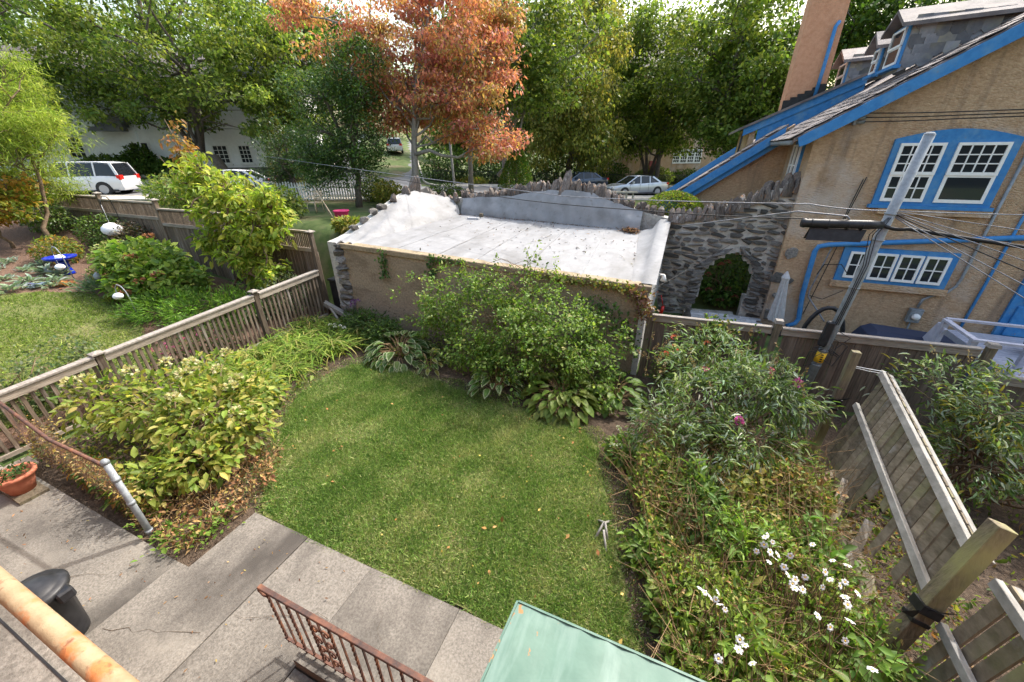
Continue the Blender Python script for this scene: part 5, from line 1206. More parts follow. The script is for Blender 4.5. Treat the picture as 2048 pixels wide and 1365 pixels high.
m = MB(); m.lathe((-9.55, 1.12, .11), [(.15, 0), (.2, .18), (.245, .3), (.275, .305), (.275, .36), (.23, .36), (.22, .3), (.0, .29)], 22); m.build('bowl', M['terracotta'], pt)
m = MB(); m.box(-9.95, -9.2, .95, 1.3, .06, .11); m.build('board', M['timber'], pt)
rng = np.random.default_rng(2); n = 160; P = np.stack([-9.55+rng.normal(size=n)*.12, 1.12+rng.normal(size=n)*.12, .45+np.abs(rng.normal(size=n))*.08], 1)
foliage('foliage', 'leaf', pt, P, rdir(rng, n), np.tile([0, 0, 1.], (n, 1))+rdir(rng, n)*.4, .07, .04, pick(rng, [(.05, .10, .025), (.08, .14, .03)], n), 'leaf')
cl = thing('chain_link_fence', 'short chain-link fence with grey end post and rusty top rail overgrown by dead vine', 'fence', (-6.52, 1.46, 0))
m = MB(); m.tube([(-6.52, 1.46, -.05), (-6.78, 1.5, 1.38)], .042, 12); m.lathe((-6.785, 1.5, 1.37), [(.05, 0), (.05, .04), (.03, .07), (.005, .075)], 12); m.build('end_post', M['galv'], cl)
m = MB()
for f in (.12, .5, .8): m.tube([(-6.52-.26*f, 1.46+.04*f, 1.38*f-.025), (-6.52-.26*f-.005, 1.46+.04*f, 1.38*f+.025)], .05, 10)
m.build('clamp', M['galv'], cl)
m = MB(); m.tube([(-6.78, 1.5, 1.30), (-8.3, 1.46, 1.32), (-10.7, 1.62, 1.34)], .026, 8); m.build('top_rail', M['iron'], cl)
m = MB(); rr = random.Random(2)
A_, B_ = Vector((-6.7, 1.5, 0)), Vector((-10.7, 1.62, 0)); Lc = (B_-A_).length; d = (B_-A_).normalized(); step = .085
k = 0
while k*step < Lc+1.3:
    for s_ in (1, -1):
        a0 = k*step if s_ > 0 else k*step-1.3; p0 = a0; p1 = a0+s_*1.28 if s_ > 0 else a0
        x0, z0, x1, z1 = (a0-1.28, .02, a0, 1.3) if s_ > 0 else (a0, .02, a0-1.28, 1.3)
        lo, hi = (x0, x1) if x0 < x1 else (x1, x0)
        def zz(x): return z0+(z1-z0)*(x-x0)/(x1-x0)
        lo2, hi2 = max(lo, 0), min(hi, Lc)
        if hi2-lo2 > .05: m.tube([A_+d*lo2+Z_*zz(lo2), A_+d*hi2+Z_*zz(hi2)], .0019, 3, cap=False)
    k += 1
m.build('mesh', M['iron'], cl)['kind'] = 'stuff'
m = MB(); m.box(-10.7, -9.9, .9, 1.2, .06, .2); m.box(-10.4, -9.98, 1.1, 1.5, .2, .24); solo('timber_edging', m, M['fence_x'], 'dark timber edging behind the terracotta planter', 'timber', None, (-10.3, 1.1, .06), .006)
m = MB(); m.tube([(-.42, 4.35, .02), (-.3, 4.2, .2), (-.22, 4.05, .02)], .02, 5); m.tube([(-.25, 4.4, .02), (-.32, 4.2, .18), (-.4, 4.0, .02)], .02, 5); m.tube([(-.2, 3.85, .02), (-.3, 4.1, .16)], .018, 5)
solo('lattice_edging', m, M['silver_timber'], 'short piece of bent twig edging at the right lawn border', 'edging', None, (-.3, 4.2, 0))

# ------------------------------------------------------------------ trees
def G3(x, y): return (x, y, float(tz(x, y)))
DG = [(.055, .10, .018), (.08, .135, .024), (.105, .165, .03), (.14, .20, .038)]
MG = [(.085, .135, .022), (.12, .18, .03), (.165, .225, .038), (.215, .265, .048), (.27, .285, .06)]
YG = [(.21, .235, .038), (.29, .295, .055), (.36, .33, .08), (.15, .19, .035), (.40, .33, .07)]
x, y = sp(31.3, 8.95)
tree('street_maple', 'large spreading green maple before the white house', G3(x, y), [(-34.4, 22.3, 14, 8, 7, 7), (-42, 19, 13, 5.5, 5, 6), (-30.6, 24.3, 10.2, 4.2, 4, 4), (-39.5, 19.5, 9.3, 4.2, 4, 2.6), (-35, 21.5, 8.4, 3.6, 3.4, 2.2)], 210, 42000, .23, .15, MG, .42, 16, 1, 1.0, .25, 'bark')
x, y = sp(47, 9)
tree('street_tree', 'tall green tree at the far end of the street above the minivan', G3(x, y), [(-47, 15.5, 12, 6.5, 6, 7), (-45, 13, 9.5, 4, 4, 3)], 90, 15000, .26, .16, DG, .34, 10, 2, 1.05, .3)
tree('evergreen_tree', 'dense dark evergreen tree with small glossy leaves left of the red tree', G3(-16.2, 16.9), [(-16.6, 16.7, 6.4, 2.5, 2.3, 3.0), (-17.8, 16.3, 4.7, 1.5, 1.5, 1.4), (-15.5, 17.2, 8.3, 1.7, 1.6, 1.6), (-15.3, 17.0, 5.2, 1.2, 1.2, 1.2)], 190, 30000, .12, .055, [(.035, .075, .016), (.06, .115, .024), (.09, .155, .03), (.125, .195, .04)], .17, 14, 3, .5, .12, 'bark', 'glossy', tmpl='kite', droop=-.15, flat_c=.9)
tree('evergreen_tree', 'smaller dark evergreen at the white picket fence', G3(-21.4, 17.4), [(-21.3, 17.6, 5.0, 1.9, 1.7, 2.0), (-22.2, 17.2, 4.0, 1.3, 1.2, 1.1)], 70, 9000, .12, .055, [(.03, .065, .016), (.05, .09, .02), (.075, .115, .028)], .2, 8, 4, .5, .15, 'bark', 'glossy', droop=-.1)
RED = [(.52, .19, .13), (.58, .25, .15), (.54, .33, .12), (.46, .155, .13), (.58, .23, .19), (.47, .34, .13)]
tree('red_dogwood', 'red and orange autumn dogwood behind the garage', G3(-13.75, 18.1), [(-12.6, 20.2, 9.4, 4.2, 3.0, 2.9), (-9.7, 20.3, 5.9, 2.1, 1.6, .9), (-17.0, 19.3, 9.9, 1.9, 1.5, 1.1), (-20.2, 19.2, 11.9, 1.4, 1.2, 1.0), (-11.9, 19.8, 7.1, 3.2, 2.2, 1.2), (-13.0, 20.6, 12.2, 3.6, 2.6, 1.8), (-9.4, 21.6, 8.2, 1.5, 1.4, 1.2), (-15.4, 19.3, 8.5, 2.2, 1.5, 1.3), (-16.9, 19.8, 11.0, 1.6, 1.3, 1.0), (-10.4, 22.0, 10.6, 1.9, 1.5, 1.4), (-15.3, 18.7, 6.9, 1.2, 1.0, .6)], 240, 45000, .16, .085, RED, .22, 18, 5, .72, .45, 'bark_grey', 'leaf', droop=.7, flat_c=.36, jit=.2, clw=.55,
     trunk=[(-13.75, 18.1, 1.6), (-13.68, 18.25, 3.0), (-13.45, 18.5, 4.3), (-13.5, 18.7, 5.4), (-13.45, 18.9, 6.8), (-13.3, 19.2, 8.4), (-12.9, 19.8, 10.4), (-12.7, 20.2, 12)],
     extra_limbs=(([(-13.45, 18.6, 5.15), (-12.7, 18.9, 5.35), (-12.1, 19.1, 5.1), (-11.3, 19.4, 5.0), (-10.7, 19.8, 5.35), (-9.9, 20.2, 5.7)], .11, .04),))
tree('street_tree', 'straight grey-barked tree standing close behind the red dogwood', G3(-12.95, 23.6), [(-12.5, 25.5, 12.5, 4.4, 3.6, 3.2), (-12.2, 24.8, 8.3, 1.9, 1.6, 1.4)], 60, 9000, .22, .14, DG, .19, 9, 6, .9, .55, 'bark_grey', trunk=[(-12.95, 23.6, 1.9), (-12.95, 23.7, 4), (-12.9, 23.8, 6.5), (-12.8, 24.2, 9), (-12.6, 25, 12)])
tree('street_tree', 'forked tree with rough bark between the grey trunk and the clipped evergreen', G3(-12.1, 25.6), [(-10.4, 28.5, 12.0, 4.8, 3.6, 3.8), (-9.6, 27.0, 8.8, 2.2, 1.8, 1.6)], 80, 12000, .22, .14, MG, .27, 9, 7, .9, .22, 'bark_grey', extra_limbs=(([(-12.0, 25.8, 3.8), (-11.4, 26.2, 4.5), (-10.8, 26.5, 6.0), (-10.4, 27, 8.4)], .15, .05),))
x, y = -11.3, 41.4
tree('yellowing_tree', 'tall drooping tree turning yellow-green behind the red dogwood', G3(x, y), [(-11.0, 41.0, 13, 4.6, 4.4, 5.5), (-11.6, 40, 8.4, 3.9, 3.6, 3.4), (-9.2, 40.5, 6.2, 3.0, 2.8, 2.6), (-13.5, 40.8, 7.0, 2.6, 2.4, 2.8)], 190, 34000, .26, .14, YG, .33, 12, 8, .9, .25, droop=1.1, flat_c=1.0, clw=.5)
tree('multi_stem_tree', 'wide green tree with several upright stems in front of the far tan house', G3(-4.1, 47.2), [(-3.6, 47.6, 13, 6.5, 4.6, 5.5), (-7.5, 46.5, 9, 3.6, 3.4, 3.2), (1.6, 48.5, 10.6, 4.4, 3.8, 4.2), (-3, 46.6, 7.2, 4.2, 2.8, 2.2), (-7.4, 46.3, 6.0, 2.6, 2.4, 2.0)], 210, 36000, .28, .16, MG, .26, 14, 9, 1.05, .2, droop=.4,
     extra_limbs=[([(-4.1+dx*.1, 47.2, 3.0), (-4.0+dx*.45, 47.2, 6), (-3.9+dx*.8, 47.3, 9.5), (-3.8+dx, 47.5, 13)], .16, .05) for dx in (-3.2, -1.6, 1.5, 3.1)])
tree('background_tree', 'broad green tree behind the chimney of the tan house', G3(5.5, 44), [(5, 44, 11.5, 5.2, 4.2, 5.2), (9.5, 43, 12.5, 4.6, 4, 4.6), (2.4, 43.4, 7.2, 3, 2.8, 2.4)], 170, 28000, .28, .16, [(.06, .115, .018), (.085, .155, .024), (.12, .19, .03), (.16, .215, .036)], .33, 14, 10, 1.05, .3)
tree('background_tree', 'tall tree rising behind the slate dormers', G3(14, 40), [(13.5, 40, 12.5, 5, 4, 5), (17, 38, 12, 4.5, 4, 4.5)], 80, 12000, .3, .18, DG, .3, 10, 11, 1.05, .3)
x, y = sp(30, 19)
tree('background_tree', 'tall tree behind the white house above the dark evergreen', G3(x, y), [(-34.5, 31.5, 14.5, 6, 5, 5.5), (-30, 33.5, 12.0, 4, 3.6, 3.6)], 90, 14000, .3, .18, DG, .32, 10, 12, 1.1, .35)
x, y = sp(12.5, 18)
tree('background_tree', 'dark tree leaning over the bank at the side street corner', G3(x, y), [(-23.5, 41.0, 12.0, 5.5, 4.5, 5.5), (-22.0, 38.6, 7.2, 3.4, 3, 2.2)], 110, 17000, .28, .17, DG, .3, 12, 13, 1.0, .25)
x, y = sp(4.5, 17)
tree('background_tree', 'dark green tree filling the gap behind the red dogwood', G3(x, y), [(-17.0, 44.3, 12.5, 6, 4.5, 6), (-15.0, 43, 7.5, 4, 3.2, 2.5)], 110, 17000, .28, .17, DG, .3, 12, 14, 1.0, .25)
x, y = sp(-3, 20)
tree('background_tree', 'tall green tree between the yellowing tree and the far tan house', G3(x, y), [(-9.5, 50.5, 15, 7, 5, 6), (-5, 52, 9, 5, 4, 4)], 110, 16000, .34, .2, MG, .35, 12, 141, 1.2, .25)
tree('background_tree', 'green tree filling the gap left of the pink chimney', G3(2.5, 40.5), [(1.6, 40.5, 12.5, 5.5, 4, 5), (3.5, 40, 7.4, 3.6, 3, 2.6)], 130, 19000, .28, .17, MG, .3, 12, 142, 1.0, .25)
x, y = sp(-26, 20)
tree('background_tree', 'far green tree behind the roof ridge of the far tan house', G3(x, y), [(x, y, 14, 8, 6, 7)], 80, 11000, .36, .22, DG, .35, 10, 143, 1.3, .3)
x, y = sp(52, 24)
tree('background_tree', 'far tree behind the left end of the white house', G3(x, y), [(x, y, 16, 8, 7, 6)], 70, 9000, .36, .22, DG, .35, 10, 144, 1.3, .3)
x, y = sp(26.5, 12)
tree('street_tree', 'leafy tree at the white house corner on the side street', G3(x, y), [(x+1, y, 11.5, 4.5, 4, 4.5), (x+.5, y-.5, 7.2, 3.2, 3, 2.2)], 100, 14000, .25, .15, MG, .26, 10, 145, .9, .3)
tree('feathery_tree', 'feathery pale yellow-green tree at the end of the slat-topped fence', G3(-24.1, 7.5), [(-25.2, 8.2, 7.3, 1.9, 1.8, 2.0), (-24.6, 7.9, 5.6, 2.0, 1.6, 1.3), (-23.6, 8.4, 6.3, 1.4, 1.2, .9), (-25.9, 9.0, 4.6, 1.2, .8, 1.1), (-26.6, 8.6, 3.6, .9, .7, .9)], 150, 25000, .20, .022, [(.24, .31, .04), (.31, .37, .055), (.18, .26, .035), (.38, .40, .08)], .09, 10, 15, .5, .45, 'twig', 'matte', tmpl='kite', droop=.2, flat_c=.5)
tree('small_maple', 'small maple with yellow leaves edged orange in the neighbour garden', G3(-25.2, 6.6), [(-25.2, 6.6, 4.4, 1.7, 1.5, .9), (-24.8, 6.5, 3.5, 1.5, 1.3, .55)], 70, 6500, .15, .10, [(.26, .30, .035), (.33, .34, .045), (.46, .32, .05), (.50, .27, .06), (.19, .25, .03)], .07, 9, 16, .45, .4, 'twig', droop=.4, flat_c=.4, clw=.5)
yst = tree('young_shrub_tree', 'tall bright yellow-green shrub with orange tip beside the picket fence', G3(-14.6, 8.5), [(-13.9, 8.7, 3.7, 1.6, 1.0, 1.0), (-15.1, 8.8, 4.5, .9, .7, .8), (-12.5, 8.6, 3.1, 1.2, .7, .8), (-13.6, 8.3, 2.4, 1.4, .9, .7), (-12.0, 8.8, 3.9, .8, .4, .5), (-12.9, 8.4, 1.7, 1.2, .8, .5)], 260, 6000, .19, .085, [(.20, .28, .034), (.27, .35, .045), (.35, .40, .06), (.42, .42, .08)], .06, 18, 17, .2, .1, 'twig', droop=.45, cat='shrub', tmpl='leaf', flat_c=.6,
     extra_limbs=[([(-14.8, 8.6, 2.2), (-15.6, 8.9, 4.2), (-16.3, 9.1, 5.7), (-16.6, 9.15, 6.3)], .03, .008), ([(-14.7, 8.5, 2.2), (-16.0, 8.8, 4.0), (-17.2, 8.9, 5.2)], .025, .006)])
osh = shrub('orange_shoot', 'orange-leaved shoot rising from the tall bright shrub', (-16.2, 9.05, 4.6), [(-16.3, 9.1, 5.7, .3, .3, .7), (-16.0, 9.05, 5.0, .35, .3, .4)], 300, .15, .075, [(.38, .20, .04), (.30, .22, .04), (.34, .14, .05)], 18, 4, .008, clumps=14, rc=.12, droop=.5)

def adopt(root, owner):      # make the pieces of a small plant parts of a larger one
    for ch in [o for o in COL.objects if o.parent == root]:
        ch.parent = owner; ch.location = WL[root]-WL[owner]; WL[ch] = WL[root].copy(); ch.name = 'shoot_'+ch.name.split('.')[0]
    bpy.data.objects.remove(root)
adopt(osh, yst)
# far woodland that closes the view behind the streets
rng = np.random.default_rng(77); n = 34000
t_ = rng.uniform(-55, 75, n); n_ = 33+rng.normal(size=n)*2.5+np.where((t_ > 15) & (t_ < 26), 22, 0); h_ = rng.random(n)**.8*(11+3*fbm(t_, n_*0, 5, .25)+4*sstep(15, 40, t_))
X0, Y0 = sp(t_, n_); P = np.stack([X0, Y0, tz(X0, Y0)+h_+.3*rng.normal(size=n)], 1)
wd = link('far_woodland', leaf_mesh('far_woodland', P, rdir(rng, n), rdir(rng, n)*.7+np.array([0, -.4, .7]), .6*np.exp(rng.normal(size=n)*.25), .4*np.ones(n), pick(rng, DG, n, .25), 'kite', M['leaf'])); wd['kind'] = 'stuff'; wd['label'] = 'mass of far trees closing the view behind the houses'
# ------------------------------------------------------------------ background shrubs
def cone(name, label, base, r_, h, n, pal, seed, L=.12, W=.05, power=.8):
    rng = np.random.default_rng(seed); root = thing(name, label, 'shrub', base); b = np.array(base)
    t = rng.random(n)**.8; a = rng.random(n)*2*math.pi; rad = r_*(1-t**1.6)**power*(.78+.25*rng.random(n))*(1+.1*np.sin(a*5+t*9))
    P = np.stack([b[0]+rad*np.cos(a), b[1]+rad*np.sin(a), b[2]+.1+h*t], 1); d = unit(np.stack([np.cos(a), np.sin(a), np.full(n, .6)], 1))
    foliage('foliage', 'leaf', root, P, unit(d+rdir(rng, n)*.7), d+rdir(rng, n)*.6, L, W, pick(rng, pal, n, .25), 'kite')
    m = MB(); m.tube([b-np.array([0, 0, .1]), b+np.array([0, 0, h*.8])], [.08, .03], 7); m.build('stem', M['bark'], root)
    return root
cone('clipped_evergreen', 'clipped bright green evergreen cone under the red branches', G3(-9.9, 24.0), 1.15, 3.2, 9000, [(.06, .13, .02), (.09, .175, .024), (.12, .21, .03), (.20, .20, .04)], 21)
cone('narrow_cedar', 'narrow cedar with bronze tips beside the white house', G3(-24.3, 19.4), 1.1, 4.6, 7000, [(.11, .12, .02), (.16, .13, .025), (.07, .10, .02)], 22)
rng = np.random.default_rng(23); n = 9000
gb = thing('round_bush', 'clipped dome shaped bush above the stone arch wall', 'shrub', (-.35, 15.0, .9))
d = rdir(rng, n); d[:, 2] = np.abs(d[:, 2])*1.0-.15; P = np.array([-.35, 15.0, 2.95])+d*np.array([1.2, 1.05, 1.2])*(.93+.09*rng.random((n, 1)))
foliage('foliage', 'leaf', gb, P, unit(d+rdir(rng, n)*.8), d+rdir(rng, n)*.6, .075, .04, pick(rng, [(.13, .19, .02), (.18, .24, .028), (.09, .145, .02), (.26, .22, .05)], n, .2), 'kite')
m = MB(); m.tube([(-.35, 15, .8), (-.35, 15, 3.2)], [.09, .05], 7); m.build('stem', M['bark'], gb)
i = 0
for (t_, n_, r_, h_, pal, lb) in ((13.2, 11.8, 2.6, 3.2, DG, 'broad dark rhododendron bank at the side street corner'), (8.5, 12.0, 2.4, 2.8, DG, 'dark shrub mass behind the iron railing under the trees'), (2.5, 12.6, 2.6, 3.0, DG, 'dark hedge behind the iron railing left of the silver sedan'), (-3.5, 12.4, 2.4, 2.6, DG, 'dark bush behind the silver sedan by the railing'), (-9.5, 12.2, 1.8, 2.0, MG, 'green bush beside the red door steps'), (-16.6, 15.6, 2.2, 1.7, DG, 'dark clipped shrub under the lattice windows'), (-20.5, 15.2, 2.2, 2.4, DG, 'dark shrub at the right end of the lattice windows'), (11.5, 10.4, 1.4, .6, YG, 'low bright green groundcover on the far verge'), (27.6, 11.4, 1.2, 1.3, MG, 'green shrub at the white house corner'), (41.0, 11.6, 1.7, 1.6, DG, 'dark rounded shrub before the white house window'), (36.2, 11.3, 1.4, 1.5, DG, 'dark shrub beside the white house door'), (38.6, 11.7, 1.1, 2.4, DG, 'upright dark evergreen beside the white house porch')):
    x, y = sp(t_, n_); z = gz(x, y); i += 1
    shrub('background_shrub', lb, (x, y, z), [(x, y, z+h_*.5, r_, r_*.85, h_*.52), (x+r_*.5, y+.3, z+h_*.4, r_*.7, r_*.6, h_*.42), (x-r_*.6, y-.4, z+h_*.38, r_*.6, r_*.6, h_*.4)], 2600, .24, .13, pal, 30+i, 4, .04, tmpl='kite', bias=3.5)
for (x, y, r_, h_, pal, lb) in ((-19.0, 11.9, 1.5, 1.6, MG, 'leafy green shrub behind the second fence panel'), (-21.9, 11.6, 1.6, 1.7, MG, 'leafy green shrub between the fence and the minivan'), (-16.4, 12.2, 1.2, 1.3, MG, 'green shrub behind the slat-topped fence near the chair'), (-15.4, 18.4, .9, 1.3, YG, 'bright green shrub at the end of the white picket fence'), (-17.3, 19.6, 1.0, 1.4, MG, 'green bush growing through the white picket fence'), (-13.9, 22.0, 1.5, 1.0, DG, 'low green planting behind the rear parapet'), (-24.5, 12.6, 1.3, 1.2, MG, 'weedy green shrub at the rear wheel of the minivan'), (-11.6, 11.4, .6, .5, YG, 'light green weeds beside the left garage wall')):
    z = gz(x, y); i += 1
    shrub('leafy_shrub', lb, (x, y, z), [(x, y, z+h_*.5, r_, r_*.8, h_*.5), (x+r_*.5, y+.2, z+h_*.35, r_*.6, r_*.5, h_*.36)], 1700, .15, .08, pal, 30+i, 4, .02, tmpl='kite', bias=3.2)

# ------------------------------------------------------------------ neighbour garden plants
def heads(parent, pts, r_, pal, seed, name='flower', n=36, L=None, mat='petal', squash=.8, tmpl='kite'):
    rng = np.random.default_rng(seed); d = rdir(rng, n); d[:, 2] = np.where(d[:, 2] < -.3, -d[:, 2], d[:, 2])
    me = leaf_mesh(name, d*np.array([1, 1, squash])*r_*.75, unit(d+rdir(rng, n)*.5), rdir(rng, n)+d*.5, L or r_*.7, (L or r_*.7)*.7, pick(rng, pal, n, .2), tmpl, M[mat])
    for p in pts: link(name, me, parent, p, (random.Random(str(p)).uniform(-.4, .4), 0, random.Random(str(p)).uniform(0, 6)))
hy = shrub('hydrangea_bush', 'big leafy mophead hydrangea with browned flower heads beside the neighbour lawn', G3(-17.0, 7.1), [(-17.2, 7.2, 1.75, 1.7, 1.1, .85), (-15.9, 7.2, 1.35, 1.2, 1.0, .75), (-16.6, 6.5, 1.25, 1.3, .7, .55)], 3600, .20, .14, [(.14, .22, .034), (.19, .285, .042), (.24, .34, .055), (.31, .35, .07), (.10, .17, .026)], 41, 12, .014, bias=4.5, up=1.0, droop=.15, jit=.16)
heads(hy, [(-18.3, 6.7, 1.9), (-16.4, 6.6, 2.2), (-17.7, 7.9, 2.55), (-15.9, 5.9, 1.25), (-16.2, 5.95, 1.4), (-15.7, 6.3, 1.55), (-15.2, 6.6, 1.75), (-17.2, 6.2, 1.6)], .15, [(.30, .13, .08), (.36, .18, .12), (.22, .10, .06)], 42)
vg = [(.17, .22, .04), (.25, .28, .07), (.12, .17, .03), (.33, .34, .12)]
shrub('variegated_shrub', 'yellow variegated rounded shrub between the bird bath and the hydrangea', G3(-19.0, 7.3), [(-19.0, 7.3, 1.75, .95, .8, .7), (-18.6, 6.8, 1.4, .8, .6, .45)], 2600, .09, .05, vg, 43, 6, .01, bias=4)
shrub('nandina_shrub', 'low yellow-green shrub with orange leaf tips left of the bird bath', G3(-22.3, 6.9), [(-22.3, 6.9, 1.9, .8, .7, .55)], 1300, .12, .05, [(.15, .2, .03), (.22, .24, .035), (.35, .2, .04), (.1, .15, .025)], 44, 6, .01, bias=3.5)
for k, (x, y, r_, pal, lb) in enumerate(((-26.0, 8.2, 1.2, DG, 'dark green shrub in the shade of the small maple'), (-22.9, 8.7, 1.1, DG, 'dark glossy shrub against the slat-topped fence'), (-20.9, 8.7, .95, [(.10, .06, .04), (.06, .07, .03), (.12, .10, .05)], 'purple-brown shrub against the slat-topped fence behind the bird bath'))):
    z = gz(x, y); shrub('fence_shrub', lb, (x, y, z), [(x, y, z+.75, r_, .8, .75)], 1700, .1, .06, pal, 45+k, 6, .012, bias=3.2, mat='glossy')
shrub('variegated_euonymus', 'white-edged variegated shrub pushing against the picket fence corner', (-11.75, 8.3, .2), [(-11.8, 8.3, 1.0, .65, .8, .75), (-12.3, 7.5, .75, .6, .7, .5)], 2400, .065, .04, [(.10, .15, .05), (.40, .42, .26), (.07, .12, .03), (.30, .33, .18)], 51, 8, .01, bias=3.5)
shrub('juniper_bush', 'spreading bright green juniper along the picket fence', G3(-14.2, 6.1), [(-14.4, 6.2, .95, 1.2, .9, .42), (-13.2, 6.4, .85, 1.1, .9, .55), (-12.6, 7.0, .9, .9, .8, .55), (-15.0, 5.7, .8, .6, .5, .22)], 9000, .12, .022, [(.10, .20, .024), (.15, .27, .032), (.20, .33, .045), (.075, .15, .022)], 52, 10, .015, clumps=150, rc=.13, tmpl='kite', droop=0, out=1.0)
shrub('rose_bush', 'grey-green rose bush leaning over the near part of the picket fence', (-12.3, 2.4, .25), [(-12.6, 3.0, .95, .8, .8, .5), (-12.0, 2.0, .95, .7, .9, .5), (-12.6, 1.2, .85, .8, .9, .5), (-11.6, 3.1, .7, .4, .7, .4)], 3800, .07, .045, [(.07, .11, .04), (.10, .145, .055), (.14, .17, .08), (.24, .24, .12)], 53, 14, .01, clumps=80, rc=.16)
px_ = shrub('pink_phlox', 'pink flowering plants behind the pickets of the near fence', (-11.55, 4.6, .15), [(-11.5, 4.5, .6, .35, 1.2, .45), (-11.6, 5.8, .6, .4, .8, .45)], 1500, .09, .03, [(.07, .12, .025), (.1, .15, .03)], 54, 12, .008)
rng = np.random.default_rng(55)
heads(px_, [(-11.45+rng.normal()*.12, 4.0+rng.random()*1.7, .55+rng.random()*.5) for _ in range(26)], .055, [(.55, .10, .30), (.62, .18, .38)], 56, n=14)
# silver lamb's ear and other edging clumps
def rosette(name, label, loc, n, L, W, pal, seed, group, mat='matte', tilt=.5, tmpl='leaf', cat='plant', spread=.05, zj=.02):
    rng = np.random.default_rng(seed); root = thing(name, label, cat, loc, group)
    a = rng.random(n)*2*math.pi; e = rng.random(n)**.8*1.2*tilt+.12
    A = np.stack([np.cos(a)*np.cos(e), np.sin(a)*np.cos(e), np.sin(e)], 1); Nn = np.stack([-np.cos(a)*np.sin(e), -np.sin(a)*np.sin(e), np.cos(e)], 1)
    P = np.array(loc)+A*spread+np.stack([rng.normal(size=n)*spread, rng.normal(size=n)*spread, np.abs(rng.normal(size=n))*zj], 1)
    Lr = L*np.exp(rng.normal(size=n)*.2)
    foliage('foliage', mat, root, P, A, Nn+rdir(rng, n)*.15, Lr, Lr*(W/L), pick(rng, pal, n, .15), tmpl); return root
SG = [(.26, .32, .27), (.34, .40, .34), (.20, .27, .20)]
gl = 'silver lamb\'s ear clumps in the mulch bed'
r0 = rosette('lambs_ear', 'silvery lamb\'s ear clump in the mulch bed before the bird bath', G3(-20.6, 5.35), 44, .24, .07, SG, 61, gl, tilt=.6, spread=.1)
rr = random.Random(4)
for x, y in ((-21.3, 5.0), (-21.9, 5.7), (-20.1, 5.75), (-21.2, 6.0), (-22.5, 5.2), (-22.2, 6.3), (-19.6, 5.55), (-20.0, 4.7), (-21.7, 4.4), (-23.2, 5.8), (-20.6, 6.15)):
    copy_thing(r0, (x, y, gz(x, y)), rr.uniform(0, 6), rr.uniform(.75, 1.25))
rosette('blue_hosta', 'small blue-grey hosta in the mulch edge left of the bird bath', G3(-19.9, 5.3), 26, .2, .12, [(.17, .22, .30), (.22, .27, .36)], 62, None, tilt=.5, spread=.06)
rosette('bronze_heuchera', 'bronze orange low plant in front of the bird bath', G3(-19.4, 5.75), 40, .14, .1, [(.38, .17, .05), (.30, .12, .05), (.42, .25, .07)], 63, None, tilt=.7, spread=.1)
rosette('catmint_clump', 'grey-green mounded plant right of the bird bath', G3(-18.1, 6.1), 220, .2, .05, [(.16, .22, .14), (.22, .28, .18), (.12, .18, .1)], 64, None, tilt=.9, spread=.22, zj=.16)
rosette('fern_tuft', 'yellow-green fern tuft at the foot of the big hydrangea', G3(-16.9, 5.95), 60, .3, .04, [(.17, .22, .03), (.24, .24, .04), (.3, .2, .05)], 65, None, tilt=1.0, spread=.08, tmpl='blade')

# ------------------------------------------------------------------ own garden: left border
ph = shrub('panicle_hydrangea', 'sprawling yellow-green hydrangea with faded cream panicles over the chain-link fence', (-7.9, 2.7, 0), [(-8.7, 3.0, .95, 1.0, .9, .5), (-7.6, 3.3, .85, 1.0, 1.0, .5), (-8.9, 4.1, .8, .9, .8, .5), (-9.6, 2.6, 1.0, .6, .7, .5), (-7.0, 2.5, .55, .75, .6, .38), (-7.3, 1.95, .45, .6, .4, .35), (-8.0, 4.3, .6, .7, .6, .4), (-7.0, 3.3, .55, .6, .6, .35)], 3900, .14, .072, [(.18, .24, .032), (.25, .30, .045), (.33, .345, .065), (.13, .19, .028), (.42, .37, .10)], 71, 16, .011, bias=3.4, up=.95, droop=.25, out=.9, jit=.17)
rng = np.random.default_rng(72)
heads(ph, [(-9.9, 2.35, 1.42), (-9.7, 2.5, 1.45), (-9.1, 3.5, 1.42), (-8.7, 3.7, 1.4), (-8.4, 3.4, 1.38), (-8.2, 3.9, 1.25), (-7.9, 2.9, 1.25), (-7.4, 3.6, 1.2), (-7.2, 3.0, 1.1), (-8.9, 4.5, 1.2), (-9.3, 3.0, 1.45), (-6.9, 3.3, .95), (-7.7, 3.9, 1.15)], .11, [(.50, .50, .28), (.58, .54, .34), (.42, .38, .2)], 73, n=44, squash=1.1)
